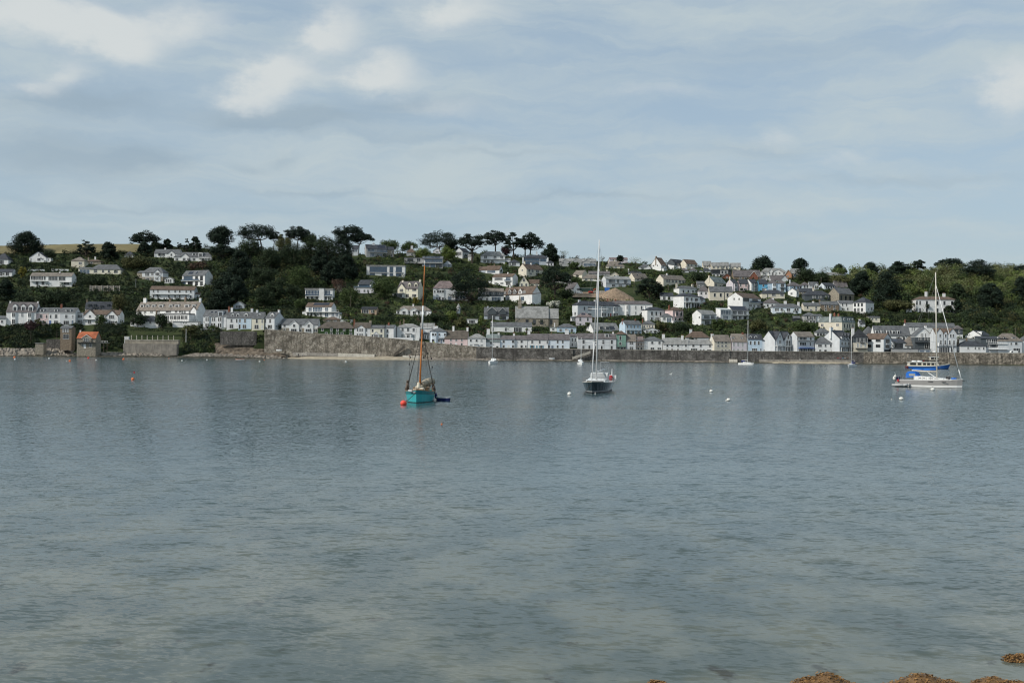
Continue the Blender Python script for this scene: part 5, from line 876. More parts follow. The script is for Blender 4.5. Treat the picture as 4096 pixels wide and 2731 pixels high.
def leaves(centers, radii, n, size, up=0.0):
    """n leaf clumps (quads) spread through ellipsoids, denser towards the surface"""
    centers = np.asarray(centers, float); radii = np.asarray(radii, float)
    w = (radii[:, 0] * radii[:, 1] * radii[:, 2]) ** 0.667; w /= w.sum()
    k = rs.choice(len(centers), n, p=w)
    d = rs.normal(size=(n, 3)); d /= np.linalg.norm(d, axis=1)[:, None] + 1e-9
    r = rs.uniform(0.25, 1.0, n) ** 0.5
    P = centers[k] + d * radii[k] * r[:, None]
    nn = d * 1.3 + rs.normal(size=(n, 3)) * 0.55; nn[:, 2] += up
    nn /= np.linalg.norm(nn, axis=1)[:, None] + 1e-9
    a = np.cross(nn, rs.normal(size=(n, 3))); a /= np.linalg.norm(a, axis=1)[:, None] + 1e-9
    b = np.cross(nn, a)
    s = size * rs.uniform(0.55, 1.25, n)[:, None]; s2 = s * rs.uniform(.45, .8, n)[:, None]
    q = np.stack([P - a * s - b * s2 * .4, P - b * s2 + a * s * .2, P + a * s + b * s2 * .3, P + b * s2 - a * s * .3], 1)
    return q
NTREE = 0
def tree(T, kind, x0, x1, yt, yc, yb, col, label, trunk_x=None, name='tree', group=None, dens=1.0, dY=0.0, limbs=None, cat='tree'):
    """crown box x0..x1, yt..yc and trunk foot yb, all tile pixels"""
    global NTREE; NTREE += 1; rr = random.Random(100 + NTREE)
    PX = lambda a: T + a / Q
    PY = lambda a: 880 + a / Q
    tx = trunk_x if trunk_x is not None else (x0 + x1) / 2
    p, s = place(PX(tx), PY(yb)); p = p.copy()
    if dY: p = at(PX(tx), PY(yb), p.y + dY)
    sq = F / p.y * Q; gz = float(ground(p.x, p.y)); foot = min(0.0, gz - p.z) - 0.5
    root = thing(name, label, cat, p, 0, group)
    w = (x1 - x0) / sq * 1.1; h = (yc - yt) / sq; zt = (yb - yt) / sq; zb = (yb - yc) / sq; ox = ((x0 + x1) / 2 - tx) / sq
    dp = min(w, max(h * 1.5, w * .55)); C = []; Rd = []; tb = MB(); th = max(.18, min(.7, zt * .028))
    if kind == 'pine':
        n = int(26 + w * 2.6)
        for i in range(n):
            a = rr.uniform(-1, 1); bb = rr.uniform(-1, 1)
            if a * a + bb * bb > 1: a *= .7; bb *= .7
            dome = 1 - .55 * (a * a) - .35 * bb * bb
            z = zb + h * (rr.uniform(.3, .95) * dome if rr.random() < .7 else rr.uniform(0, .45))
            rx = w * rr.uniform(.08, .15); C.append((ox + a * (w / 2 - rx * .45), bb * (dp / 2 - rx * .5), z)); Rd.append((rx, rx * .95, min(rx * .42, h * .16)))
        nl = int(min(7000, (w * dp * .8 + w * h) * 15) * dens); size = .42
        fork = Vector((ox * .35, 0, zb * .75 if zb > 1 else zt * .3)); tb.path([(0, 0, foot), (ox * .1 + rr.uniform(-.3, .3), 0, fork.z * .5), tuple(fork)], [th * 1.25, th, th * .85], 7)
        for c_, r_ in sorted(zip(C, Rd), key=lambda q: q[0][0])[::max(1, n // (limbs or 9))]:
            m_ = fork.lerp(Vector(c_), .5) + Vector((rr.uniform(-.4, .4), 0, -h * .10)); tb.path([tuple(fork), tuple(m_), (c_[0], c_[1], c_[2])], [th * .6, th * .38, th * .16], 5)
    elif kind == 'cyp':
        n = int(34 + w * 1.6)
        for i in range(n):
            f = rr.random(); prof = max(.12, (1 - f ** 2.3)) ** .62 * (.8 + .2 * min(1, f * 3)); a = rr.uniform(0, 6.28); q = rr.random() ** .35
            rx = w * rr.uniform(.11, .19); C.append((ox + math.cos(a) * q * prof * (w / 2 - rx * .45), math.sin(a) * q * prof * (dp / 2 - rx * .4), zb + rx * .2 + f * (h - rx * .55))); Rd.append((rx, rx, rx * rr.uniform(.6, .95)))
        nl = int(min(9000, w * h * 30) * dens); size = .50; tb.path([(0, 0, foot), (ox * .3, 0, zt * .55)], [th * 1.3, th * .6], 7)
        for c_ in C[:6]: tb.path([(ox * .3, 0, zt * .3), c_], [th * .5, th * .15], 5)
    else:
        n = int(16 + w * 1.6)
        for i in range(n):
            d = Vector((rr.gauss(0, 1), rr.gauss(0, 1), rr.gauss(0, 1))).normalized() * rr.uniform(.35, .9)
            rx = w * rr.uniform(.13, .22); C.append((ox + d.x * w / 2, d.y * dp / 2, (zt + zb) / 2 + d.z * h / 2)); Rd.append((rx, rx, min(rx, h * .28)))
        nl = int(min(6500, w * h * 24) * dens); size = .42
        if kind == 'bare': nl = int(nl * .22); size = .25
        tb.path([(0, 0, foot), (ox * .2, 0, max(zb, zt * .35))], [th, th * .7], 6)
        for c_ in C[::max(1, n // 8)]: tb.path([(ox * .2, 0, max(zb * .9, zt * .3)), c_], [th * .45, th * .12], 5)
    tb.build('trunk', BARKL if kind == 'bare' else BARK, root)
    link('crown', quads_mesh('crown', leaves(C, Rd, max(60, nl), size, .25), LM[col]), root)
    RT.append((PX(x0), PX(x1), PY(yt), PY(yc)))
    return root
RT = []
T_ = tree
RG = 'pines along the ridge'
# left ridge
T_(0, 'cyp', 105, 470, 132, 345, 362, 'cyp', 'huge dark round cypress against the sky at far left', trunk_x=290)
T_(0, 'pine', 838, 1022, 200, 380, 400, 'pine', 'ragged dark conifer in front of the golden field', dens=.6)
T_(0, 'cyp', 1090, 1266, 240, 420, 432, 'cyp', 'dense dark rounded conifer right of the golden field')
T_(500, 'pine', 68, 372, 105, 255, 330, 'pine', 'flat topped umbrella pine standing clear on left ridge', trunk_x=215)
T_(500, 'cyp', 140, 292, 240, 370, 380, 'cyp', 'dark bushy conifer under the clear umbrella pine')
T_(500, 'round', 290, 400, 226, 330, 345, 'dark', 'dark round tree behind the slate roofed ridge house')
T_(500, 'cyp', 398, 512, 208, 310, 330, 'cyp', 'small pointed dark conifer above the ridge house')
T_(500, 'pine', 560, 625, 215, 330, 345, 'pine', 'thin scrappy pine on the left ridge', dens=.5)
T_(500, 'pine', 628, 700, 185, 330, 345, 'pine', 'narrow pine left of a broader one on the ridge', dens=.8)
T_(500, 'cyp', 698, 822, 182, 335, 348, 'cyp', 'broad pointed pine above the veranda bungalow')
T_(500, 'cyp', 880, 1192, 75, 255, 290, 'cyp', 'tall domed dark cypress on the ridge')
T_(500, 'pine', 905, 1180, 240, 385, 460, 'cyp', 'wide spreading dark pine below the domed cypress', trunk_x=1060)
T_(500, 'pine', 1210, 1640, 30, 195, 290, 'pine', 'broad umbrella pine with many bare stems on the ridge', trunk_x=1480, limbs=14)
T_(1000, 'pine', 205, 358, 122, 215, 290, 'pine', 'small leaning umbrella pine between the two broad ones', trunk_x=255)
T_(1000, 'pine', 372, 658, 62, 205, 265, 'pine', 'solitary umbrella pine with domed crown on ridge', trunk_x=520)
T_(1000, 'pine', 890, 1236, 30, 190, 330, 'pine', 'tall twin stemmed umbrella pine above the dark wood', trunk_x=1060, limbs=12)
T_(1000, 'pine', 1060, 1334, 135, 232, 365, 'pine', 'umbrella pine with long curved bare trunk leaning right', trunk_x=1172, limbs=7)
T_(1000, 'round', 570, 740, 140, 290, 330, 'mid', 'light green tree on the ridge left of the wood')
# the dark wood
for a in [(560, 800, 150, 480, 'dark', 'dark domed tree at the top left of the wood'), (700, 960, 128, 520, 'dark', 'tallest brownish tree in the dark wood'), (860, 1130, 150, 560, 'cyp', 'dark cypress at the top right of the wood'),
          (640, 880, 330, 620, 'cyp', 'black green conifer deep in the wood'), (900, 1170, 370, 640, 'cyp', 'black green conifer at right edge of the wood'), (760, 1010, 450, 690, 'cyp', 'dark conifer at the foot of the wood'),
          (-120, 120, 180, 420, 'dark', 'dark tree below the broad umbrella pines'), (270, 470, 175, 330, 'olive', 'greyish bare topped tree among ridge pines'), (100, 360, 290, 560, 'dark', 'rusty dark tree high on the wooded slope'), (330, 600, 250, 520, 'dark', 'dark green tree mid way up the wooded slope'),
          (-250, 30, 330, 660, 'cyp', 'dark conifer left in the wooded slope'), (0, 250, 480, 740, 'dark', 'dense dark tree low on the wooded slope'), (360, 690, 505, 750, 'mid', 'large mid green tree at the foot of the wood'), (-280, -20, 620, 900, 'cyp', 'dark conifer above the pale semi detached houses'),
          (170, 400, 620, 880, 'dark', 'dark scrubby tree above the terrace gardens'), (40, 260, 720, 940, 'dark', 'dark bushy tree over the brown garden fence'), (470, 605, 838, 970, 'mid', 'round green tree left of the modernist house'), (380, 560, 700, 860, 'dark', 'dark tree left above the modernist house'),
          (700, 840, 650, 745, 'mid', 'small tree right above the modernist house'), (880, 1030, 620, 760, 'rus', 'reddish tree at the right foot of the wood'), (900, 1050, 690, 800, 'bare', 'pale bare branched bush near the modernist house')]:
    T_(1000, 'cyp' if a[4] == 'cyp' else ('bare' if a[4] == 'bare' else 'round'), a[0], a[1], a[2], a[3], a[3] + 15, a[4], a[5], dens=.85)
for a in [(0, -20, 170, 640, 860, 'cyp', 'dark wide conifer above the far left terrace'), (0, 150, 400, 780, 930, 'dark', 'dark tree behind the pink terraced house'), (0, 400, 640, 770, 935, 'dark', 'rounded dark tree above the blue doored terrace'), (0, 560, 800, 740, 900, 'dark', 'dark spreading tree below the long glazed house'),
          (0, 1195, 1385, 795, 1000, 'olive', 'olive brown round tree left of the hotel'), (0, 1022, 1146, 1012, 1135, 'mid', 'round clipped tree between the two villa gables'), (0, 860, 1160, 590, 720, 'dark', 'dark wide tree under the cream bungalow'), (0, 200, 290, 485, 640, 'yel', 'yellow green bush beside the long glazed house'),
          (0, 1300, 1622, 380, 530, 'olive', 'broad brownish tree under the ridge cottage'), (0, 1380, 1600, 1010, 1150, 'dark', 'dark tree beside the low hotel cottage'), (500, 325, 470, 1015, 1168, 'dark', 'dark round tree in front of the hotel veranda'), (500, 620, 800, 1135, 1230, 'olive', 'olive bush at the end of the hotel garden'),
          (0, 270, 400, 1090, 1200, 'purp', 'dark purple shrub before the far left tall house'), (0, 380, 440, 1060, 1140, 'olive', 'olive bush at the pink house corner'), (0, 560, 670, 1110, 1200, 'mid', 'rounded shrub below the blue door'), (0, 470, 600, 330, 420, 'dark', 'dark hedge bush right of the lone gabled house'),
          (500, 680, 900, 450, 540, 'rus', 'reddish blossoming shrub below the veranda bungalow'), (500, 950, 1250, 560, 800, 'cyp', 'black green conifer right of the modern glazed house'), (500, 880, 1150, 760, 980, 'cyp', 'dark conifer beside the paired bay house'), (500, 100, 300, 420, 520, 'dark', 'dark low tree below the white ridge cottage')]:
    T_(a[0], 'cyp' if a[5] == 'cyp' else 'round', a[1], a[2], a[3], a[4], a[4] + 8, a[5], a[6], dens=.8)
# centre
for a in [(1000, 'round', 1312, 1552, 612, 830, 855, 'mid', 'leafy green tree in front of the long flat roofed block'), (1000, 'round', 975, 1172, 728, 900, 945, 'mid', 'dense green tree right of the modernist house'), (1000, 'round', 1390, 1612, 215, 330, 345, 'mid', 'rounded green tree behind the solar ridge house'),
          (1500, 'round', 275, 462, 238, 340, 350, 'mid', 'rounded ridge tree behind the stone cottage'), (1500, 'round', 415, 600, 308, 400, 415, 'lite', 'bright green round tree above the grey modern house'), (1500, 'round', 710, 872, 280, 440, 455, 'lite', 'bright green tree between two pale gables'),
          (1500, 'pine', 478, 905, 98, 290, 330, 'pine', 'broad dark pine left of the ridge pines'), (1500, 'cyp', 745, 915, 225, 330, 340, 'cyp', 'low dark conifer under the broad ridge pine'), (1500, 'pine', 905, 1190, 122, 290, 465, 'pine', 'tall pine with visible trunk in front of the white villa'),
          (1500, 'pine', 1175, 1432, 98, 250, 345, 'pine', 'dome shaped pine behind the white villa'), (1500, 'pine', 1405, 1585, 122, 300, 420, 'pine', 'slender pine between two domed ones'), (2000, 'pine', 190, 470, 130, 300, 395, 'pine', 'great spreading cedar at the end of the ridge pines'),
          (1500, 'pine', 1545, 1700, 140, 300, 400, 'pine', 'pine behind the purple tree'), (2000, 'cyp', 450, 645, 262, 430, 455, 'cyp', 'dark rounded conifer right of the great cedar'), (2000, 'bare', 620, 742, 318, 430, 445, 'hill', 'pale leafy tree at the end of the ridge trees'),
          (2000, 'round', 15, 135, 278, 380, 395, 'purp', 'purple leaved tree below the ridge pines'), (1500, 'pine', 800, 1225, 495, 830, 905, 'cyp', 'large spreading dark cedar standing among the houses'), (2000, 'pine', 425, 765, 470, 720, 850, 'cyp', 'tall dark pine with bare trunk left of the building site'),
          (2000, 'round', 690, 782, 970, 1080, 1092, 'mid', 'green tree beside the church lane'), (2000, 'round', 520, 645, 862, 950, 960, 'blos', 'white blossoming tree above the church'), (2000, 'round', 645, 790, 735, 850, 860, 'dark', 'dark bushy tree below the barn like house'),
          (2000, 'round', 715, 800, 838, 910, 920, 'mid', 'round green shrub above the church lane'), (2000, 'pine', 915, 1000, 1090, 1150, 1200, 'mid', 'palm like garden tree in front of the low grey roofs'), (1500, 'round', 770, 880, 975, 1080, 1095, 'lite', 'bright green tree below the round turret'),
          (1500, 'round', 860, 1000, 1050, 1190, 1200, 'olive', 'olive green garden tree above the pink thatched cottage'), (1500, 'round', 560, 780, 1010, 1110, 1120, 'dark', 'dark garden tree above the white wing'), (1500, 'cyp', 1118, 1175, 1040, 1140, 1145, 'lite', 'clipped bright green cone beside the studio'),
          (1500, 'round', 410, 480, 830, 915, 925, 'yel', 'yellow green hedge corner below the cream dormer house'), (2000, 'round', 740, 860, 450, 520, 540, 'mid', 'green shrub in front of the long ridge school'), (2000, 'round', 770, 880, 620, 680, 690, 'mid', 'grey green bush beside the conservatory bungalow'),
          (2000, 'bare', 1070, 1140, 385, 460, 470, 'olive', 'small thin ridge tree beside the yacht mast'), (2000, 'cyp', 1255, 1345, 385, 450, 470, 'cyp', 'dark windswept tree behind the cream ridge bungalow'), (2000, 'bare', 1380, 1580, 405, 480, 500, 'hill', 'pale willowy tree on the ridge at centre')]:
    T_(*a)
# right
for a in [(2500, 'pine', 120, 400, 618, 790, 850, 'cyp', 'dark spreading pine beside the earth mound'), (2500, 'round', 510, 640, 530, 600, 610, 'mid', 'green ridge shrub below the dark slate house'), (2500, 'round', 700, 880, 560, 660, 672, 'dark', 'dark green bush left of the dark modern house'),
          (2500, 'round', 930, 1092, 1058, 1170, 1185, 'mid', 'round green tree right of the balcony house'), (2500, 'round', 480, 690, 1100, 1210, 1225, 'dark', 'dark tree between pink house and front row'), (2500, 'round', 635, 720, 970, 1100, 1115, 'dark', 'dark tree right of the tall pink house'),
          (2500, 'round', 330, 450, 1090, 1200, 1215, 'olive', 'olive garden tree right of the glazed conservatory'), (2500, 'cyp', 1360, 1612, 392, 540, 560, 'cyp', 'dark spiky cypress alone on the right ridge'), (2500, 'round', 1368, 1470, 448, 540, 555, 'lite', 'light green bush left of the spiky cypress'),
          (3000, 'cyp', 443, 628, 418, 530, 545, 'cyp', 'round headed dark pine above the orange gable'), (3000, 'round', 510, 700, 515, 650, 670, 'dark', 'dark green tree below the round headed pine'), (3000, 'round', 640, 860, 560, 670, 680, 'dark', 'broad dark tree above the pale cottages'),
          (3000, 'bare', 745, 900, 495, 565, 575, 'bare', 'pale bare leafless tree on the right ridge'), (3000, 'cyp', 885, 1050, 482, 580, 590, 'dark', 'brownish conifer right of the pale bare tree'), (3000, 'round', 1075, 1190, 522, 600, 610, 'mid', 'round green tree left of the conical conifer'),
          (3000, 'cyp', 1222, 1385, 458, 590, 610, 'cyp', 'dark flat topped conifer on the right ridge'), (3000, 'cyp', 1080, 1330, 560, 800, 830, 'cyp', 'huge dark conifer behind the chapel'), (3000, 'cyp', 1290, 1640, 570, 900, 940, 'cyp', 'largest black green conifer mass right of the chapel'),
          (3000, 'cyp', 1500, 1700, 445, 640, 660, 'cyp', 'tall dark conifer rising over the wood at right'), (3000, 'round', 860, 1090, 590, 700, 712, 'olive', 'brown green tree above the mauve roofed house'), (3496, 'pine', 185, 410, 440, 570, 600, 'pine', 'dark ridge pine left of its twin'),
          (3496, 'pine', 395, 560, 408, 570, 600, 'pine', 'dark ridge pine with taller crown left of the mast'), (3496, 'pine', 665, 965, 400, 525, 545, 'pine', 'long flat topped ridge pine right of the mast'), (3496, 'pine', 930, 1300, 415, 620, 680, 'pine', 'big dark pine sloping down the right hill'),
          (3496, 'cyp', 1130, 1392, 680, 970, 1010, 'cyp', 'dark conifer standing out on the green hill'), (3496, 'cyp', 800, 990, 695, 860, 890, 'dark', 'dark domed tree behind the big villa'), (3496, 'cyp', 1490, 1700, 620, 900, 930, 'cyp', 'dark conifer at the right edge of the hill'),
          (3496, 'pine', 1515, 1720, 482, 560, 600, 'pine', 'ridge pine cut by the right edge'), (3496, 'round', 95, 420, 865, 985, 1000, 'olive', 'brown green garden tree left of the big villa'), (3496, 'round', 545, 612, 905, 960, 1000, 'dark', 'small dark clipped tree against the villa front'),
          (3496, 'round', 755, 838, 915, 1000, 1005, 'dark', 'dark climbing shrub on the villa front'), (3496, 'cyp', 850, 960, 860, 1000, 1010, 'cyp', 'dark tree hiding the right corner of the villa'), (3496, 'round', 300, 420, 630, 760, 780, 'dark', 'dark bush in the meadow on the right hill'),
          (3000, 'round', 1185, 1330, 1060, 1140, 1150, 'mid', 'green garden tree right of the mansard hotel'), (3000, 'round', 420, 680, 1090, 1200, 1210, 'mid', 'wide green bush below the grey cottage'), (3000, 'round', 0, 180, 1060, 1200, 1215, 'olive', 'olive bush above the blue front row house')]:
    T_(*a)
# ---------------------------------------------------------------- hedges
def hedge(T, x0, x1, yt, yb, yb2, col, label, depth=2.0):
    PX = lambda a: T + a / Q
    PY = lambda a: 880 + a / Q
    a, s1 = place(PX(x0), PY(yb)); b, s2 = place(PX(x1), PY(yb2)); h = (yb - yt) / (F / a.y * Q); L_ = (b - a).length
    n = max(4, int(L_ / 1.2)); C = []; Rd = []
    for i in range(n + 1):
        f = i / n; p = a.lerp(b, f) - a
        for j in range(max(1, int(h / 1.1))):
            C.append((p.x, p.y + depth / 2, p.z + h * (j + .5) / max(1, int(h / 1.1)))); Rd.append((.95, depth * .6, max(.7, h / max(1, int(h / 1.1)) * .62)))
    o = link('hedge', quads_mesh('hedge', leaves(C, Rd, int(L_ * max(h, 1) * 16 + 60), .3), LM[col]), None, a)
    RT.append((PX(x0), PX(x1), PY(yt), PY(yb)))
    return tag(o, label, 'hedge', 'clipped hedges on the slope')
hedge(0, 240, 610, 460, 505, 505, 'dark', 'dark hedge below the lone white gabled house')
hedge(0, 320, 620, 268, 282, 278, 'olive', 'ridge hedge along the top of the golden field')
hedge(0, 1110, 1290, 1130, 1160, 1160, 'dark', 'dark clipped hedge in front of the twin gabled villa')
hedge(1500, 470, 800, 585, 650, 640, 'dark', 'upper dark hedge right of the flat roofed block')
hedge(1500, 470, 700, 670, 735, 725, 'dark', 'middle dark hedge above the pale grey house')
hedge(1500, 0, 420, 1040, 1110, 1110, 'dark', 'tall black green hedge above the villa with quoins')
hedge(1500, 830, 1100, 470, 560, 560, 'mid', 'long green hedge below the bright green trees')
hedge(1500, 1000, 1160, 1012, 1060, 1060, 'dark', 'dark hedge left of the slate grey house')
hedge(1500, 100, 420, 620, 690, 660, 'mid', 'green hedge above the cream dormer house')
hedge(2000, 860, 1120, 665, 720, 720, 'dark', 'dark hedge behind the building site')
hedge(2000, 1050, 1530, 1050, 1110, 1085, 'dark', 'round topped hedge in front of the large pale terrace')
hedge(2500, 250, 470, 860, 940, 940, 'dark', 'hedge left of the columned villa')
hedge(2500, 1085, 1280, 1078, 1120, 1120, 'mid', 'striped green hedge below the solar roofed house')
hedge(2500, 200, 480, 740, 770, 770, 'mid', 'bright hedge below the long cream bungalow row')
hedge(2500, 0, 560, 535, 585, 600, 'mid', 'green hedge bank in front of the ridge row')
hedge(3496, -240, 620, 990, 1105, 1105, 'dark', 'very tall dark hedge below the big villa')
hedge(3496, 600, 900, 1010, 1110, 1110, 'dark', 'tall dark hedge right below the villa')
hedge(2000, 350, 540, 1155, 1195, 1195, 'dark', 'low dark hedge in the churchyard')
hedge(500, 60, 620, 1165, 1200, 1215, 'dark', 'dark hedge below the white hotel cottage')
# ---------------------------------------------------------------- shrubs and gardens filling the slope: nobody could count them
DKL = tuple(x * .72 for x in LEAF['dark'])  # left slope evergreens, darkened further: cloud shade put into the leaf colour
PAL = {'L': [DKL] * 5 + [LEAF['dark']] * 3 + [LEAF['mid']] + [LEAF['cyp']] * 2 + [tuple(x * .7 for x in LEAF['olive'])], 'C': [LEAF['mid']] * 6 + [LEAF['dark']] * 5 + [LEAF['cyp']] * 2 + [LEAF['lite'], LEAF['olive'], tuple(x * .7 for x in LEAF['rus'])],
       'H': [LEAF['hill']] * 5 + [LEAF['lite']] * 3 + [LEAF['mid']] * 2 + [LEAF['olive']] * 2, 'D': [LEAF['cyp'], LEAF['dark'], LEAF['dark'], LEAF['mid'], LEAF['olive']]}
def blocked(px, py, w, h, yy):
    for a, b, t_, bt, hy in RECTS:
        if px + w / 2 < a or px - w / 2 > b: continue
        if py < bt - 2 and py > bt - 16 and px > a - 2 and px < b + 2: return True     # inside the footprint
        if yy < hy and py >= bt - 2 and py - h < bt - min(7, .22 * (bt - t_)): return True        # would hide the front
    return False
def scatter(name, label, n, pxr, pyfun, pal, size, lump=1, per=40, leaf=.34, seed=1):
    global rs
    rr = random.Random(seed); Vs = []; Cs = []
    for i in range(n):
        px = rr.uniform(*pxr); lo, hi = pyfun(px); py = rr.uniform(lo, hi); pk = pal(px, py)
        if pk is None: continue
        p, s = place(px, py); r = rr.uniform(*size) * (rr.random() ** .5 * .6 + .5); h = r * rr.uniform(1.0, 1.7)
        if blocked(px, py, 2 * r * s, h * s, p.y): continue
        C = []; Rd = []; k = rr.randint(2, 4)
        for j in range(k): C.append((p.x + rr.uniform(-.6, .6) * r, p.y + rr.uniform(-.5, .8) * r, float(ground(p.x, p.y)) + h * rr.uniform(.25, .75))); Rd.append((r * rr.uniform(.5, .8), r * rr.uniform(.5, .8), h * rr.uniform(.3, .5)))
        m = int(per * (r / 2.0) ** 1.4) + 12; Vs.append(leaves(C, Rd, m, leaf, .2))
        c0 = np.array(rr.choice(PAL[pk])) * rr.uniform(.75, 1.3); Cs.append(np.repeat(c0[None], m, 0))
    me = quads_mesh(name, np.concatenate(Vs), LMV, np.concatenate(Cs)); o = link(name, me)
    return tag(o, label, 'shrubs', kind='stuff')
copx = [p[0] for p in _cop]; copy_ = [p[1] for p in _cop]; rix = [p[0] for p in _ridge]; riy = [p[1] for p in _ridge]
topy = lambda x: float(np.interp(x, rix, riy)); boty = lambda x: float(np.interp(x, copx, copy_))
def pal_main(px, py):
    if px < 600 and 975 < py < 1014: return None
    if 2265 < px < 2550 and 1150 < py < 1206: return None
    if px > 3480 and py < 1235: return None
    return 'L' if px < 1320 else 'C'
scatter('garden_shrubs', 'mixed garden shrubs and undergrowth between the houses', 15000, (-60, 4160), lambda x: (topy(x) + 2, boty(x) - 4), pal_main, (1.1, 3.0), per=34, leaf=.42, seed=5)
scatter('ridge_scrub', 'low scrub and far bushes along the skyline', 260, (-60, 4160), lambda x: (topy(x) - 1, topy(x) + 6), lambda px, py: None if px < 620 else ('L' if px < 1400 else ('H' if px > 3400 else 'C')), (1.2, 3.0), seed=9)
scatter('wood_undergrowth', 'dark thicket filling the wooded slope left of centre', 1500, (800, 1330), lambda x: (1020, 1225), lambda px, py: 'D' if px < 1290 or py < 1100 else None, (2.0, 4.6), per=46, leaf=.42, seed=12)
scatter('hillside_wood', 'pale green woodland covering the hill at right', 1500, (3330, 4180), lambda x: (topy(x) + 1, 1300 if x > 3780 else 1235), lambda px, py: None if (px < 3480 and (py > 1130 or px < 3350)) or (3640 < px < 3850 and py > 1180) else ('H' if py < 1190 else ('C' if py < 1230 else 'D')), (3.2, 6.4), per=60, leaf=.46, seed=13)
# overgrown cliff below the left terraces
def cliffveg(name, label, n, boxes, pk, seed, size=(.8, 2.0)):
    rr = random.Random(seed); Vs = []; Cs = []
    for (x0, x1, y0, y1) in boxes:
        for i in range(n):
            px = rr.uniform(x0, x1); py = rr.uniform(y0, y1); u, v = uv(px, py)
            lo, hi = YW + 3.5, float(yfront(u)) + 4
            for _ in range(18):
                Y = (lo + hi) / 2; X = (u - 2048) / F * Y; z = CAM_H + (1398 - v) / F * Y
                if float(ground(X, Y)) < z: lo = Y
                else: hi = Y
            if blocked(px, py, 8, 8, Y): continue
            r = rr.uniform(*size); C = [(X + rr.uniform(-.5, .5) * r, Y + rr.uniform(-.5, .3) * r, z + rr.uniform(0, .6) * r) for _ in range(3)]; Rd = [(r * .7, r * .7, r * .6)] * 3
            m = int(34 * r) + 12; Vs.append(leaves(C, Rd, m, .32, .2)); Cs.append(np.repeat((np.array(rr.choice(PAL[pk])) * rr.uniform(.7, 1.25))[None], m, 0))
    return tag(link(name, quads_mesh(name, np.concatenate(Vs), LMV, np.concatenate(Cs))), label, 'shrubs', kind='stuff')
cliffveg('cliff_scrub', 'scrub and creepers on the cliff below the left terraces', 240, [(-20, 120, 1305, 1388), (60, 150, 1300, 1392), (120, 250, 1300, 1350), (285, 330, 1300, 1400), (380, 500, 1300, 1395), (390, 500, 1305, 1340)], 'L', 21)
cliffveg('cliff_scrub', 'dark bramble mass on the bank between wall and houses', 460, [(738, 880, 1316, 1412)], 'D', 22, (1.2, 2.6))
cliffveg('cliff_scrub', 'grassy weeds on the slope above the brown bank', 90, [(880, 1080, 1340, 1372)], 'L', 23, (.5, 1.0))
# ---------------------------------------------------------------- boats
WHITEG = mat('white_gelcoat', (.80, .80, .78), 0.3, 0.04, spec=0.5); CREAMG = mat('cream_paint', (.66, .62, .52), 0.5, 0.06); NAVY = mat('dark_green_hull', (.012, .022, .028), 0.18, 0.1, spec=0.6, coat=0.3)
TEAL = mat('teal_hull', (.045, .36, .38), 0.4, 0.08, 0.8); TEAL2 = mat('dark_teal_bulwark', (.025, .19, .21), 0.4, 0.1, 0.8); BOOT = mat('black_boot_top', (.015, .016, .018), 0.5); GREYH = mat('silver_grey_hull', (.33, .32, .31), 0.3, 0.05)
VARN = mat('varnished_mast', (.46, .155, .035), 0.4, 0.2, 1.0); ALU = mat('painted_alloy_mast', (.66, .66, .65), 0.4, 0.05); TEAK = mat('teak_deck', (.33, .22, .13), 0.7, 0.15, 2.0); ROPE = mat('tarred_rope', (.05, .045, .04), 0.9); WIRE = mat('rigging_wire', (.22, .22, .22), 0.4); SAILT = mat('tan_sail_cloth', (.42, .36, .27), 0.9, 0.2, 1.5, .5, 3.0)
BLUEC = mat('blue_canvas', (.02, .15, .55), 0.8, 0.12, 2.0); BLUEH = mat('blue_hull_paint', (.025, .11, .36), 0.4, 0.08); NAVYC = mat('navy_canvas', (.02, .03, .12), 0.8, 0.1); REDB = mat('red_buoy', (.85, .09, .06), 0.45, 0.06); ORANB = mat('orange_buoy', (.80, .20, .06), 0.5, 0.08); WHITEB = mat('white_buoy', (.74, .73, .68), 0.5, 0.08, 2.0); SMOKE = mat('smoked_window', (.02, .022, .025), 0.1, 0.1, spec=0.7); BROWN = mat('brown_canvas', (.13, .10, .08), 0.9, 0.25, 2.0); MAROON = mat('maroon_paint', (.11, .025, .022), 0.6, 0.1); RUB = mat('grey_rubber', (.45, .46, .46), 0.6, 0.06); REDC = mat('red_canvas', (.38, .03, .04), 0.8, 0.15, 2.0); BLACKP = mat('black_rubber', (.02, .02, .022), 0.7)
def hull_shape(L, B, fb_bow, fb_mid, fb_stern, transom=.7, full=.55, rake=.5, n=16):
    """stations from stern (x=-L/2) to bow (x=+L/2): list of (x, half beam, sheer)"""
    st = []
    for i in range(n + 1):
        f = i / n; x = -L/2 + L * f
        b = B/2 * (transom + (1 - transom) * math.sin(min(1, f / .5) * math.pi / 2)) if f < .5 else B/2 * (1 - ((f - .5) / .5) ** (1.6 + full * 2)) ** .75
        s = fb_mid + (fb_bow - fb_mid) * max(0, (f - .4) / .6) ** 2 + (fb_stern - fb_mid) * max(0, (.4 - f) / .4) ** 2
        st.append((x, max(b, .015), s))
    return st
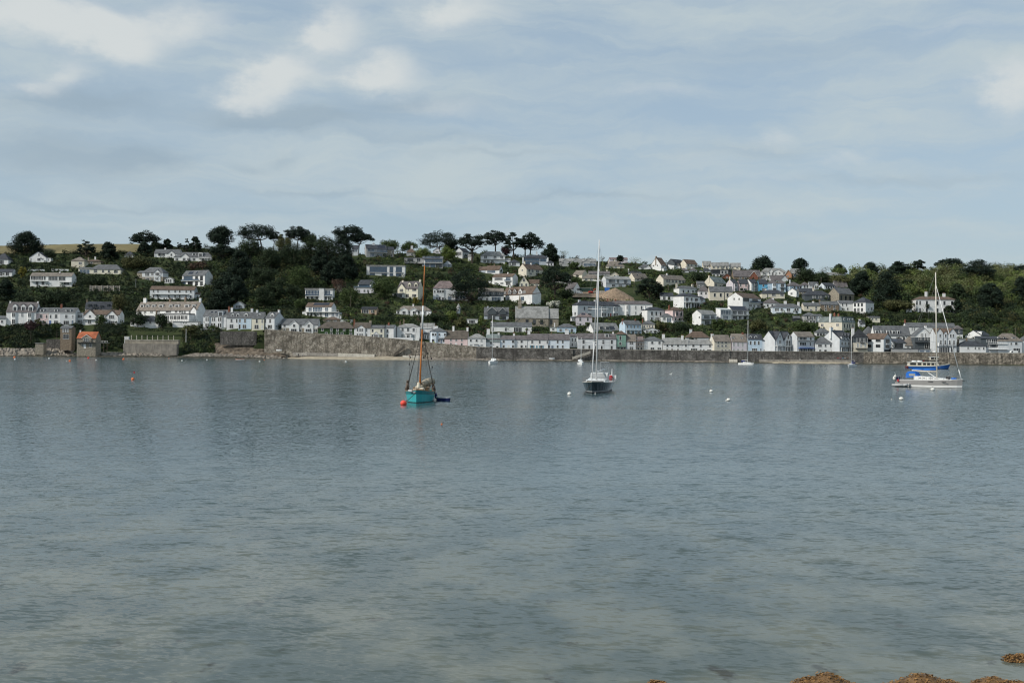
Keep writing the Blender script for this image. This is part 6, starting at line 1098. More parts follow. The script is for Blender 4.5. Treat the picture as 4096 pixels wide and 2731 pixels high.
def build_hull(st, rows, mats, parent, L, rake=.5, flare=.9, name='hull'):
    """rows: fractions of freeboard with the material index of the band below"""
    mb = MB(); lev = [(-.35, 0)] + rows; n = len(st); m = len(lev); vs = []
    for x, b, s in st:
        for (f, mi) in lev:
            z = f if f < 0 else f * s; t_ = max(0, f); bb = b * (.78 if f < 0 else flare + (1 - flare) * t_); xx = x + (rake * (t_ - 1) * max(0, (x / L + .5) - .6) / .4 if True else 0)
            vs.append((xx, bb, z)); vs.append((xx, -bb, z))
    mb.v = vs
    for i in range(n - 1):
        for j in range(m - 1):
            a = (i * m + j) * 2; c_ = ((i + 1) * m + j) * 2
            mb.f += [(a, a + 2, c_ + 2, c_), (a + 1, c_ + 1, c_ + 3, a + 3)]; mb.mi += [lev[j + 1][1]] * 2
    for j in range(m - 1):
        a = j * 2; mb.f.append((a, a + 1, a + 3, a + 2)); mb.mi.append(lev[j + 1][1])
        a = ((n - 1) * m + j) * 2; mb.f.append((a, a + 2, a + 3, a + 1)); mb.mi.append(lev[j + 1][1])
    return mb.build(name, mats, parent)
def deck(st, drop, m, parent, name='deck', inset=.03):
    mb = MB(); vs = []
    for x, b, s in st: vs += [(x - .02 * (x > 0), b - inset if b > .1 else b * .5, s - drop), (x - .02 * (x > 0), -(b - inset if b > .1 else b * .5), s - drop)]
    mb.add(vs, [(2 * i, 2 * i + 2, 2 * i + 3, 2 * i + 1) for i in range(len(st) - 1)]); return mb.build(name, m, parent)
def rails(st, m, parent, i0, i1, h=.6, name='guard_rail'):
    mb = MB()
    for sg_ in (-1, 1):
        pts = [(x, sg_ * (b - .06), s) for x, b, s in st[i0:i1]]
        for p in pts: mb.tube(p, (p[0], p[1], p[2] + h), .022, n=4)
        for a, c_ in zip(pts, pts[1:]):
            for k in (.55, 1.0): mb.tube((a[0], a[1], a[2] + h * k), (c_[0], c_[1], c_[2] + h * k), .014, n=4)
    return mb.build(name, m, parent)
def boat_root(name, label, px, py, heading, cat='boat', group=None):
    """heading in degrees: 0 = bow to the right of the picture, -90 = bow towards the camera"""
    p, s = on_water(px, py); return thing(name, label, cat, p, R(heading), group), p, s
def line(mb, a, b, r=.02): mb.tube(a, b, r, n=4)
# --- teal gaff boat
b, p, s = boat_root('sailing_boat', 'teal wooden sailing boat with varnished orange mast moored by a red buoy', 1682, 1603, -90.5, group='boats at their moorings')
st = hull_shape(11, 3.35, 1.5, 1.15, 1.2, .72, .35); M_ = [BOOT, TEAL, TEAL2, TEAK]
build_hull(st, [(.06, 0), (.66, 1), (.95, 2), (1.0, 3)], M_, b, 11, .25, .84); deck(st, .3, TEAK, b)
mt = MB(); tilt = -.03; mx = 1.2
Hm = 16.1; pos = lambda z: (mx - .010 * z, .028 * (z - 1), z)
for z0, z1, r0, r1, mi in ((.6, 8.2, .105, .088, 0), (8.2, 10.9, .10, .085, 1), (10.9, 15.5, .07, .05, 0), (15.5, Hm, .05, .02, 1)): mt.tube(pos(z0), pos(z1), r0, r1, 8, mi)
mt.build('mast', [VARN, WHITEG], b, True)
xt = MB(); xt.tube((mx - .08, -1.0, 8.35), (mx - .08, 1.2, 8.4), .045, n=5); xt.build('crosstree', WHITEG, b)
rg = MB()
for sg_ in (-1, 1):
    for dx in (-.5, -.9, -1.3): line(rg, (mx + dx, sg_ * 1.55, 1.3), pos(8.3), .022)
    line(rg, (mx - .6, sg_ * 1.5, 1.3), pos(13.5), .014)
line(rg, (5.4, 0, 1.5), pos(8.6), .02); line(rg, (5.4, 0, 1.5), pos(14.5), .014); line(rg, (-5.2, .6, 1.3), pos(8.3), .014); line(rg, (-3, -.6, 2.6), pos(8.2), .014); line(rg, (-2, .9, 3.2), pos(8.2), .012)
rg.build('rigging', ROPE, b)
ml = MB(); line(ml, (5.45, -.05, 1.1), (6.9, -1.2, 0.0), .03); ml.build('mooring_line', ROPE, b)
sl = MB()
pts = [(mx - .2, .2, 1.9), (mx - .9, .6, 2.15), (mx - 1.8, .95, 2.3), (mx - 2.8, 1.25, 2.3), (mx - 4.2, 1.35, 2.0)]
sl.path(pts, [.3, .38, .36, .28, .1], 9)
for k in range(5): q = Vector(pts[0]).lerp(Vector(pts[3]), k / 4); sl.ball((q.x, q.y - .05, q.z - .28 - .1 * k % .2), .36 - .03 * k, 8, 5, (1.2, .9, .8))
sl.build('furled_sail', SAILT, b, True)
fp = MB(); fp.ball((mx + .3, -.15, 1.6), .36, 8, 6, (1, .9, .9)); fp.ball((mx + .5, .3, 1.4), .32, 8, 6, (1, 1.1, .6)); fp.ball((mx + .9, -.4, 1.35), .24, 8, 5, (1.2, 1.2, .6)); fp.ball((mx - .1, -.1, 1.95), .26, 8, 6); fp.build('sail_heap', mat('cream_sail_cloth', (.55, .50, .40), .9, .3, 3.0, .6, 3.0), b, True)
for sg_, dz in ((-1, .3), (1, 0)):
    cb = MB(); cb.path([(mx - .7, sg_ * 1.5, .9), (mx - .75, sg_ * 1.54, 1.3), (mx - .9, sg_ * 1.48, 1.75 + dz), (mx - .8, sg_ * 1.42, 2.05 + dz)], [.2, .25, .16, .06], 7); cb.ball((mx - .8, sg_ * 1.46, 1.95 + dz), .16, 7, 5); cb.path([(mx - 1.1, sg_ * 1.6, .9), (mx - 1.05, sg_ * 1.62, 1.7)], [.1, .07], 6); cb.build('bundled_canvas', BROWN, b, True)
blk = MB()
for q in ((mx - .4, .55, 5.2), (mx - .4, .85, 5.5), (mx - .5, .25, 6.3), (mx - .9, 1.25, 4.9), (mx - .9, -1.15, 5.0), (mx - .9, -1.3, 4.2), (mx - .9, 1.35, 3.9)): blk.ball(q, .1, 6, 5, (.7, .7, 1.4))
blk.build('pulley_block', BLACKP, b)
hs = MB(); hs.box(-2.4, .4, -.85, .85, .85, 1.55); hs.box(2.2, 2.9, -.5, .5, 1.0, 1.45); hs.build('cabin_top', TEAK, b)
fd = MB(); fd.path([(-1.0, 1.66, .25), (-1.0, 1.7, .5), (-1.0, 1.7, .9)], [.08, .16, .08], 8); fd.build('fender', mat('blue_fender', (.02, .03, .12), .5), b, True)
fl = MB(); fl.tube((-3.0, -1.55, 1.2), (-3.0, -1.6, 5.2), .02, n=4); fl.build('flag_staff', ROPE, b); fg = MB(); fg.box(-3.3, -3.0, -1.62, -1.6, 5.0, 5.25); fg.build('flag', REDC, b)
an = MB(); an.tube((5.0, -.35, 1.15), (5.5, -.15, 1.2), .09, n=6); an.tube((4.9, -.9, 1.35), (5.3, -.45, 1.3), .12, n=6); an.build('anchor', RUB, b)
# --- dinghy behind the teal boat
d, p, s = boat_root('rowing_dinghy', 'small navy rowing dinghy with white rim beside the teal boat', 1777, 1603, -28)
st = hull_shape(1.75, 1.0, .5, .46, .5, .75, .3); build_hull(st, [(.72, 0), (1.0, 1)], [NAVYC, WHITEG], d, 1.75, .15, .75); deck(st, .28, RUB, d, 'inner_floor', .1)
th = MB(); th.box(-.4, -.2, -.4, .4, .3, .36); th.box(.25, .45, -.32, .32, .32, .38); th.build('thwart', WHITEG, d)
def buoy(px, py, r, m, label, kind='ball', cat='buoy'):
    p, s = on_water(px, py); rm = r / s
    o = thing('mooring_buoy', label, cat, (p.x, p.y, 0), 0, 'mooring buoys afloat'); mb = MB(); mb.ball((0, 0, rm * .55), rm, 14, 10, (1, 1, .92 if kind == 'ball' else .75)); mb.build('float', m, o, True)
    tb = MB(); tb.tube((0, 0, rm * 1.3), (0, 0, rm * 1.3 + .16), .04, n=6); tb.tube((-.09, 0, rm * 1.3 + .17), (.09, 0, rm * 1.3 + .17), .025, n=5); tb.build('mooring_eye', WIRE, o); return o
buoy(1614, 1619, 12.8, REDB, 'big red ball buoy left of the teal boat')
buoy(1767, 1698, 4, ORANB, 'small orange float in open water below the teal boat')
# --- dark yacht
b, p, s = boat_root('sailing_yacht', 'dark hulled sailing yacht seen from the bow with tall white mast', 2391, 1566, -101, group='boats at their moorings')
st = hull_shape(14.5, 4.25, 1.62, 1.4, 1.4, .82, .2); build_hull(st, [(.12, 0), (.18, 1), (.965, 2), (1.0, 3)], [BOOT, RUB, NAVY, CREAMG], b, 14.5, .55, .72); deck(st, .02, WHITEG, b)
Hm = 21.9; mx = 2.2; pos = lambda z: (mx - .012 * z, .012 * z, z); mt = MB(); mt.tube(pos(1.4), pos(Hm), .115, .075, 8); mt.tube(pos(Hm), (mx - .7, .1, Hm + .25), .02, n=4); mt.build('mast', ALU, b, True)
for z, w in ((7.2, 1.75), (11.9, 1.5), (16.0, 1.05)):
    spb = MB(); q = Vector(pos(z)); spb.tube(q, q + Vector((-.5, -w, .12)), .05, .035, n=5); spb.tube(q, q + Vector((-.5, w, .12)), .05, .035, n=5); spb.build('spreader', WHITEG, b)
fs = MB(); fs.tube((6.7, -.06, 1.65), (5.2, .02, 7.2), .05, .075, 6); fs.tube((5.2, .02, 7.2), pos(20.8), .075, .035, 6); fs.build('furled_headsail', ALU, b, True)
rg = MB()
for sg_ in (-1, 1):
    prev = Vector((mx - .5, sg_ * 2.0, 1.4))
    for z, w in ((7.2, 1.75), (11.9, 1.5), (16.0, 1.05)): q = Vector(pos(z)) + Vector((-.5, sg_ * w, .12)); line(rg, prev, q, .012); prev = q
    line(rg, prev, pos(Hm - .5), .012); line(rg, (mx - .5, sg_ * 1.9, 1.4), pos(7.2), .012)
line(rg, (-7, .4, 1.4), pos(Hm), .012); rg.build('rigging', WIRE, b)
cb = MB(); cb.prism([(-2.6, 1.38), (3.6, 1.38), (3.1, 1.72), (-.6, 1.95), (-2.6, 1.95)], -1.35, 1.35, 'y'); cb.build('coachroof', WHITEG, b)
cw = MB(); cw.box(3.2, 3.63, -1.2, 1.2, 1.43, 1.66); cw.build('coachroof_window', SMOKE, b)
dk = MB(); dk.prism([(-4.2, 1.95), (-1.0, 1.95), (-1.7, 2.7), (-4.0, 2.75)], -1.25, 1.25, 'y'); dk.build('spray_hood', mat('clear_hood', (.50, .51, .50), .3, .15, 2.0), b); dw = MB(); dw.prism([(-.98, 2.0), (-.95, 2.0), (-1.6, 2.62), (-1.63, 2.62)], -1.0, 1.0, 'y'); dw.build('hood_window', CURT, b)
bm_ = MB(); bm_.tube(pos(2.9), (-4.2, .5, 3.2), .10, n=7); bm_.build('boom', ALU, b, True)
ar = MB()
for sg_ in (-.3, .95): ar.tube((-6.2, sg_, 1.4), (-6.2, sg_, 4.2), .045, n=5)
ar.box(-6.6, -5.6, -.3, .95, 4.2, 4.28); ar.build('radar_arch', RAIL, b); rails(st, WIRE, b, 3, 16, .65)
lr = MB(); lr.box(-6.4, -6.0, 1.55, 2.05, 1.45, 2.3); lr.box(-6.5, -6.1, .9, 1.4, 1.9, 2.35); lr.build('life_raft', WHITEG, b); ob = MB(); ob.ball((-5.6, 1.3, 1.9), .42, 8, 6, (.6, .8, 1)); ob.build('red_life_jacket', REDC, b, True); db_ = MB(); db_.tube((-5.8, 1.45, 2.0), (-5.8, 1.45, 3.3), .1, .04, 6); db_.build('danbuoy', WHITEG, b)
ml = MB(); line(ml, (7.0, -.1, 1.3), (8.4, -.9, 0), .03); ml.build('mooring_line', ROPE, b)
buoy(2278, 1580, 8.7, WHITEB, 'white ball buoy left of the dark yacht'); buoy(2381, 1575.5, 2.4, WHITEB, 'tiny white float at the bow of the dark yacht')
# --- grey and white yacht with blue canopy
b, p, s = boat_root('sailing_yacht', 'silver grey yacht with blue sprayhood and blue sail cover at right', 3718, 1549, -38, group='boats at their moorings')
L = 11.4; st = hull_shape(L, 3.6, 1.62, 1.36, 1.28, .78, .25); build_hull(st, [(.04, 0), (.30, 1), (.93, 2), (1.0, 1)], [BOOT, WHITEG, GREYH], b, L, .12, .86); deck(st, .02, WHITEG, b)
Hm = 20.3; mx = 1.3; pos = lambda z: (mx - .018 * z, .0, z); mt = MB(); mt.tube(pos(1.3), pos(Hm), .13, .085, 8); mt.tube(pos(Hm), (mx + .0, 0, Hm + .5), .012, n=4); mt.build('mast', mat('cream_mast', (.66, .62, .54), .4, .05), b, True)
for z, w in ((8.0, 1.35), (14.2, 1.1)):
    spb = MB(); q = Vector(pos(z)); spb.tube(q, q + Vector((-.9, -w, .1)), .035, .025, n=5); spb.tube(q, q + Vector((-.9, w, .1)), .035, .025, n=5); spb.build('spreader', ALU, b)
fs = MB(); fs.tube((L/2 - .25, 0, 1.6), (L/2 - .7, 0, 3.2), .05, .085, 6); fs.tube((L/2 - .7, 0, 3.2), pos(18.2), .085, .04, 6); fs.build('furled_headsail', WHITEG, b, True)
rg = MB()
for sg_ in (-1, 1):
    prev = Vector((mx - .6, sg_ * 1.65, 1.2))
    for z, w in ((8.0, 1.35), (14.2, 1.1)): q = Vector(pos(z)) + Vector((-.9, sg_ * w, .1)); line(rg, prev, q, .012); prev = q
    line(rg, prev, pos(18.4), .012)
line(rg, (-5.4, 1.2, 1.2), pos(Hm), .012); line(rg, (-5.4, -1.2, 1.2), pos(Hm), .012); line(rg, (mx + 1.2, -1.2, 1.2), pos(8), .012); rg.build('rigging', WIRE, b)
cr = MB(); cr.prism([(-2.4, 1.3), (4.2, 1.36), (3.6, 1.52), (1.3, 1.78), (-1.6, 1.98), (-2.4, 1.98)], -1.15, 1.15, 'y'); cr.build('coachroof', WHITEG, b)
for x0, x1 in ((-1.5, -1.1), (-.8, -.4), (.2, 1.0), (1.3, 1.9)): w_ = MB(); w_.box(x0, x1, -1.17, 1.17, 1.56, 1.66); w_.build('coachroof_window', SMOKE, b)
for x0 in (.3, 2.6): w_ = MB(); w_.box(x0, x0 + .8, -1.815 if x0 < 1 else -1.68, -1.70 if x0 < 1 else -1.6, 1.05, 1.14); w_.build('hull_window', SMOKE, b)
sh_ = MB(); n = 9; prof = [(-3.9, 1.6), (-3.85, 2.4), (-3.5, 2.78), (-2.8, 2.82), (-2.2, 2.6), (-1.8, 1.9)]; sh_.prism(prof, -1.0, 1.0, 'y'); sh_.build('sprayhood', BLUEC, b)
cl = MB(); cl.box(-3.3, -2.2, -1.02, 1.02, 2.0, 2.4); cl.build('sprayhood_window', CURT, b)
bo = MB(); bo.tube(pos(2.8), (-3.0, -.3, 2.95), .13, .11, 8); bo.build('boom', CREAMG, b, True); sc_ = MB(); sc_.path([(mx - .15, 0, 3.2), (-1.0, -.15, 3.14), (-2.9, -.3, 3.2)], [.15, .17, .10], 8); sc_.tube((mx - .1, 0, 3.0), (mx - .12, 0, 3.7), .11, .06, 6); sc_.build('sail_cover', BLUEC, b, True)
vg = MB(); vg.tube((mx - .1, 0, 1.7), (mx - 2.0, 0, 2.9), .06, n=6); vg.build('boom_vang', WHITEG, b)
rd = MB(); rd.tube((mx - .45, -.05, 6.2), (mx - .45, -.05, 6.42), .32, .28, 10); rd.box(mx - .3, mx, -.05, .05, 6.1, 6.2); rd.build('radar_dome', WHITEG, b); r2 = MB(); r2.box(mx + .1, mx + .35, -.1, .1, 7.3, 7.9); r2.build('radar_reflector', WHITEG, b)
bi = MB()
for sg_ in (-1, 1):
    bi.tube((-5.3, sg_ * 1.2, 1.1), (-5.6, sg_ * 1.2, 3.0), .025, n=4); bi.tube((-4.0, sg_ * 1.2, 1.2), (-4.2, sg_ * 1.2, 3.0), .025, n=4)
bi.box(-6.4, -3.7, -1.3, 1.3, 3.0, 3.06); bi.build('bimini_frame', mat('dark_canvas', (.06, .08, .08), .8), b)
st_ = MB(); st_.box(-5.5, -5.0, -1.3, -.5, 1.15, 1.75); st_.build('stern_locker_cover', NAVYC, b); ff = MB(); ff.ball((-5.7, -1.55, 1.5), .32, 8, 6, (1, 1, 1.2)); ff.ball((-5.5, -1.75, 1.85), .26, 8, 6); ff.build('fender', WHITEB, b, True)
fo = MB(); fo.box(3.0, 3.6, -.6, -.1, 1.5, 1.95); fo.build('hatch_bag', BLACKP, b); f2 = MB(); f2.box(3.9, 4.6, -.5, .2, 1.5, 1.8); f2.build('blue_sail_bag', BLUEC, b); rails(st, WIRE, b, 0, 16, .6)
en = MB(); en.tube((-5.6, -.6, 1.2), (-6.0, -.6, 2.6), .03, n=5); en.build('ensign_staff', WHITEG, b); e2 = MB(); e2.box(-5.2, -4.9, -1.66, -1.6, .95, 1.35); e2.build('ensign', REDC, b)
ac = MB(); ac.tube((L/2 - .1, 0, 1.35), (L/2 + .4, 0, 1.2), .07, n=5); ac.build('anchor', BLACKP, b)
d, p, s = boat_root('inflatable_tender', 'pale inflatable tender trailing at the stern of the grey yacht', 3604, 1547, -38)
tm = MB(); tm.path([(-1.4, -.62, .32), (.6, -.62, .34), (1.3, -.3, .42), (1.5, 0, .45), (1.3, .3, .42), (.6, .62, .34), (-1.4, .62, .32)], [.2, .21, .2, .2, .2, .21, .2], 8); tm.build('tube', RUB, d, True); fl_ = MB(); fl_.box(-1.3, 1.1, -.5, .5, .1, .18); fl_.box(-1.32, -1.2, -.5, .5, .18, .55); fl_.build('floor', BLACKP, d)
for px, py, r, lb in ((3731, 1562, 8.8, 'white ball buoy touching the hull of the grey yacht'), (3605, 1599, 9.3, 'largest white buoy left below the grey yacht'), (3566.5, 1599, 2.8, 'tiny white float left of the largest white buoy'), (2845, 1568, 7.5, 'white buoy in open water right of the dark yacht, farther one'), (2914, 1603, 8.5, 'white buoy in open water right of the dark yacht, nearer one'), (2905, 1604, 3.5, 'small float beside the nearer open water buoy')): buoy(px, py, r, WHITEB, lb, 'flat')
# --- blue ferry
b, p, s = boat_root('passenger_ferry', 'blue passenger ferry with cream cabin and row of windows', 3713, 1475, -9, group='boats at their moorings')
L = 16.6; st = hull_shape(L, 4.4, 2.25, 1.1, 1.15, .85, .3); build_hull(st, [(.08, 0), (.82, 1), (1.0, 2)], [BOOT, BLUEH, CREAMG], b, L, .9, .88); deck(st, .05, CREAMG, b)
tr = MB(); tr.box(-L/2 - .06, -L/2 + .5, -1.95, 1.95, .25, 1.12); tr.build('transom', MAROON, b)
cbn = MB(); cbn.prism([(-7.6, 1.0), (3.9, 1.0), (3.2, 2.55), (-7.4, 2.55)], -1.75, 1.75, 'y'); cbn.build('cabin', CREAMG, b); rf = MB(); rf.box(-7.7, 3.4, -1.9, 1.9, 2.56, 2.68); rf.build('cabin_roof', WHITEG, b)
for x0, x1 in ((-7.1, -4.9), (-4.3, -2.9), (-2.3, -1.2), (-.8, .4), (.8, 1.9), (2.3, 3.0)): w_ = MB(); w_.box(x0, x1, -1.78, 1.78, 1.45, 2.3); w_.build('cabin_window', SMOKE, b)
ur = MB()
for sg_ in (-1, 1):
    for k in range(9): ur.tube((-2.2 + k * .7, sg_ * 1.7, 2.68), (-2.2 + k * .7, sg_ * 1.7, 3.5), .03, n=4)
    ur.box(-2.3, 3.5, sg_ * 1.7 - .03, sg_ * 1.7 + .03, 2.95, 3.5)
ur.build('upper_deck_rail', BLACKP, b); wh = MB(); wh.box(.6, 3.4, -1.1, 1.1, 2.7, 3.7); [wh.box(x_ - .08, x_ + .08, -1.1, 1.1, 3.7, 4.62) for x_ in (.7, 2.0, 3.3)]; wh.build('wheelhouse', CREAMG, b); w2 = MB(); w2.box(.75, 3.25, -1.05, 1.05, 3.703, 4.6); w2.build('wheelhouse_window', SMOKE, b); w3 = MB(); w3.box(.3, 3.8, -1.3, 1.3, 4.62, 4.78); w3.build('wheelhouse_roof', WHITEG, b)
lr = MB(); lr.tube((-6.2, 0, 2.95), (-4.4, 0, 2.95), .28, n=8); lr.tube((-4.1, 0, 2.95), (-2.3, 0, 2.95), .28, n=8); lr.build('life_raft', WHITEG, b, True); ms = MB(); ms.tube((1.2, 0, 4.7), (1.2, 0, 7.4), .04, n=5); ms.tube((-6.9, 0, 2.6), (-6.9, 0, 5.6), .03, n=5); ms.build('signal_mast', WIRE, b)
lb_ = MB()
for k in range(3): lb_.tube((-2.1 + k * .01, -1.74, 3.1), (-2.1 + k * .01, -1.80, 3.1), .3, n=10)
lb_.build('lifebuoy', REDC, b)
# --- small white yachts off the quay
def small_yacht(px, py, heading, L, mast, label, hullpx=None, cover=None, hood=None, lean=0.0):
    b, p, s = boat_root('sailing_yacht', label, px, py, heading, group='boats at their moorings'); B = L * .31
    st = hull_shape(L, B, L * .125, L * .105, L * .105, .72, .25); build_hull(st, [(.06, 0), (.95, 1), (1.0, 1)], [BOOT, WHITEG], b, L, .4, .85); deck(st, .02, WHITEG, b); z = L * .105; mx = L * .08
    cr = MB(); cr.prism([(-L * .18, z - .1), (L * .28, z - .1), (L * .22, z + .25), (-L * .18, z + .55)], -B * .28, B * .28, 'y'); cr.build('coachroof', WHITEG, b); w_ = MB(); w_.box(-L * .12, L * .12, -B * .285, B * .285, z + .12, z + .28); w_.build('coachroof_window', SMOKE, b)
    mt = MB(); mt.tube((mx, 0, z), (mx + lean * mast, 0, mast), .11, .08, 7); mt.build('mast', WHITEG, b, True); bo = MB(); bo.tube((mx, 0, z + 1.3), (-L * .33, 0, z + 1.45), .09, n=6); bo.build('boom', ALU, b)
    if cover: c_ = MB(); c_.path([(mx - .1, 0, z + 1.65), (-L * .1, 0, z + 1.6), (-L * .32, 0, z + 1.65)], [.24, .26, .14], 7); c_.build('sail_cover', cover, b, True)
    h_ = MB(); h_.prism([(-L * .30, z + .35), (-L * .29, z + 1.1), (-L * .2, z + 1.2), (-L * .15, z + .5)], -B * .3, B * .3, 'y'); h_.build('sprayhood', hood or WHITEG, b)
    rg = MB(); line(rg, (L * .48, 0, L * .125), (mx, 0, mast - .3), .018); line(rg, (-L * .48, 0, z), (mx, 0, mast - .1), .014)
    for sg_ in (-1, 1): line(rg, (mx - .2, sg_ * B * .46, z), (mx, 0, mast * .95), .014); rg.tube((mx, 0, mast * .55), (mx - .1, sg_ * B * .3, mast * .56), .025, n=4)
    rg.build('rigging', WIRE, b); rails(st, WIRE, b, 1, 16, .55); return b
small_yacht(1970, 1457, -100, 10.5, 19.6, 'white yacht with tall mast moored below the grey green roofed cottage')
small_yacht(2323, 1459, -86, 9.0, 11.2, 'small white yacht with short mast just left of the dark yacht')
small_yacht(2986, 1459, -48, 8.2, 20.5, 'white yacht moored below the mauve pink house', hood=NAVYC)
small_yacht(3407, 1467, -125, 8.4, 15.4, 'white yacht with navy sail cover moored off the sailing club', cover=NAVYC, hood=NAVYC)
# --- little floats off the left shore
for i, (T, x, y, r, m, lb) in enumerate([(0, 157, 1490, 12, ORANB, 'orange float at far left, above a white one'), (0, 162, 1510, 11, WHITEB, 'white float at far left, below an orange one'), (0, 531, 1500, 9, WHITEB, 'lone white float below the tall brown stone house'), (0, 721, 1526, 4, WHITEB, 'tiny white float touching an orange one'), (0, 755, 1529, 12, ORANB, 'larger orange float left of the boathouse'), (0, 956, 1497, 11, REDB, 'red float below the red roofed boathouse'), (0, 1040, 1518, 9, WHITEB, 'white float just right of the red one'), (0, 1336, 1510, 12, ORANB, 'orange float below the concrete retaining wall'),
        (500, 475, 1498, 5, ORANB, 'tiny orange float below the retaining wall'), (500, 616, 1524, 8, WHITEB, 'white float below the dark bramble bank'), (500, 886, 1515, 8, WHITEB, 'white float below the bare brown bank'), (500, 1455, 1533, 9, WHITEB, 'white float left of the beach'), (500, 1505, 1515, 5, ORANB, 'tiny orange float at the left end of the beach'), (1000, 1036, 1538, 11, WHITEB, 'white float below the concrete apron')]): buoy(T + x / Q, 880 + y / Q, r / Q, m, lb)
p, s = on_water(531, 1519); o = thing('marker_buoy', 'thin flagged marker pole with small orange float', 'buoy', p); mb = MB(); mb.ball((0, 0, .12), .3, 8, 6); mb.build('float', ORANB, o, True); mb = MB(); mb.tube((0, 0, .1), (.1, 0, 1.5), .03, n=5); mb.build('pole', WIRE, o); mb = MB(); mb.box(.1, .4, -.01, .01, 1.2, 1.5); mb.build('flag', REDC, o)
p, s = on_water(960, 1438.5); o = thing('kayak', 'low orange and white kayak left of the beach', 'kayak', p, R(8)); st = hull_shape(4.2, .7, .38, .3, .34, .1, .5); build_hull(st, [(.6, 0), (1.0, 1)], [WHITEG, ORANB], o, 4.2, .1, .7); deck(st, .02, ORANB, o)
p, s = on_water(2683, 1498); o = thing('gull', 'white gull sitting on the open water', 'gull', p, R(30)); mb = MB(); mb.ball((0, 0, .12), .24, 10, 7, (1.5, .8, .7)); mb.ball((.34, 0, .34), .12, 8, 6, (1.1, .9, 1)); mb.tube((.24, 0, .2), (.34, 0, .32), .08, .08, 7); mb.tube((.44, 0, .33), (.58, 0, .31), .03, .008, 5); mb.tube((-.3, 0, .14), (-.6, 0, .18), .09, .02, 6); mb.build('body', WHITEB, o, True)
# ---------------------------------------------------------------- shore details
def box_px(name, x0, x1, yt, yb, Y, dp, m, label, cat, T=0, part='body'):
    a = at(T + x0 / Q, 880 + yb / Q, Y); b_ = at(T + x1 / Q, 880 + yt / Q, Y)
    o = thing(name, label, cat, ((a.x + b_.x) / 2, Y, a.z)); mb = MB(); w = (b_.x - a.x) / 2; h = b_.z - a.z
    mb.box(-w, w, 0, dp, -1.5, h); mb.build(part, m, o); return o, w, h
# concrete retaining walls at left
o, w, h = box_px('retaining_wall', 1330, 1910, 1340, 1428, YW + 0.5, 4, CONCD, 'grey concrete retaining wall above the rocks left of the bramble bank', 'wall', part='lower_wall')
mb = MB(); mb.box(-w, w, 3.0, 6.0, h - .6, h + 1.9); mb.build('upper_wall', mat('buff_concrete', (.30, .27, .22), .9, .25, .3, .3, 2.0, stain=.8), o); mb = MB(); mb.box(-w - .1, w + .1, 2.8, 6.2, h + 1.903, h + 2.2); mb.build('coping', CONC, o)
for i in range(9): mb = MB(); x = -w + 3 + i * (2 * w - 6) / 8; mb.box(x - .16, x + .16, 4.2, 4.6, h + 2.2, h + 4.6); mb.build('post', CONC, o)
box_px('garden_wall', 1344, 1392, 1258, 1312, YW + 10, 2, mat('white_hut_paint', (.6, .6, .58), .8), 'small white walled enclosure above the retaining wall', 'wall')
o, w, h = box_px('garden_wall', 975, 1295, 712, 778, place(420, 1166)[0].y + 1.0, 1.0, CONCD, 'grey buttressed terrace wall below the cream bungalow', 'wall')
for i in range(6): mb = MB(); x = -w + i * 2 * w / 5; mb.box(x - .2, x + .2, -.4, -.003, -1.2, h + .3); mb.build('buttress', CONC, o)
box_px('garden_wall', 265, 480, 534, 556, place(140, 1085)[0].y, .5, wmat('P'), 'white garden wall above the long glazed house, left stretch', 'wall')
box_px('garden_wall', 555, 740, 532, 556, place(240, 1085)[0].y, .5, wmat('P'), 'white garden wall above the long glazed house, right stretch', 'wall')
box_px('garden_wall', 205, 412, 1272, 1300, YW + 9, .5, wmat('W'), 'low white wall in front of the villa with quoins', 'wall', T=1500)
box_px('garden_wall', 815, 1085, 1178, 1196, place(850, 1318)[0].y - 2, .5, wmat('P'), 'low white front wall of the paired bay house', 'wall', T=500)
box_px('garden_wall', 75, 470, 1205, 1320, YW + 3.4, 1.5, WALL_B, 'dark brown retaining wall below the pale blue semi', 'wall', T=1000 - 148)
box_px('stone_pier_wall', 2950 * 0 + 500, 800, 1400 - 110, 1425, YW + 4.5, 1.5, WALL_B, 'dark rough stone retaining wall right of the stone lookout house', 'wall', T=0)
# concrete apron and steps at the foot of the tall wall
def apron(px0, px1, yt0, yb0, yt1, yb1, m, label, name='concrete_apron', Y=YW - 3.0, tilt=1.5):
    o = thing(name, label, 'sea defence'); mb = MB(); n = max(2, int((px1 - px0) / 26)); vs = []
    for i in range(n + 1):
        f = i / n; px = px0 + (px1 - px0) * f; a = at(px, yb0 + (yb1 - yb0) * f, Y); b_ = at(px, yt0 + (yt1 - yt0) * f, Y + tilt); vs += [(a.x, a.y, a.z - .8), tuple(a), tuple(b_), (b_.x, b_.y + 5, b_.z)]
    for i in range(n): k = MB(); k.add(vs[4 * i:4 * i + 8], [(0, 4, 5, 1), (1, 5, 6, 2), (2, 6, 7, 3), (0, 1, 2, 3), (4, 7, 6, 5)]); k.v = [((p[0] + (.05 if q % 8 < 4 else -.05)), p[1], p[2]) for q, p in enumerate(k.v)]; k.build('slab', m, o)
    return o
apron(1170, 1350, 1408, 1420, 1413, 1424, CONCD, 'weathered concrete apron behind the beach, left part')
apron(1350, 1498, 1412, 1426, 1417, 1430, CONC, 'pale concrete apron behind the beach, right part')
apron(1610, 1690, 1421, 1430, 1423, 1433, CONC, 'pale concrete blocks below the teal boat mast')
apron(2918, 2950, 1436, 1447, 1437, 1448, CONC, 'small pale concrete block below the cream three storey house')
apron(3040, 3420, 1437, 1445, 1440, 1449, CONCD, 'long grey concrete promenade ledge with people on it', 'promenade_ledge', YW - 1.5, .4)
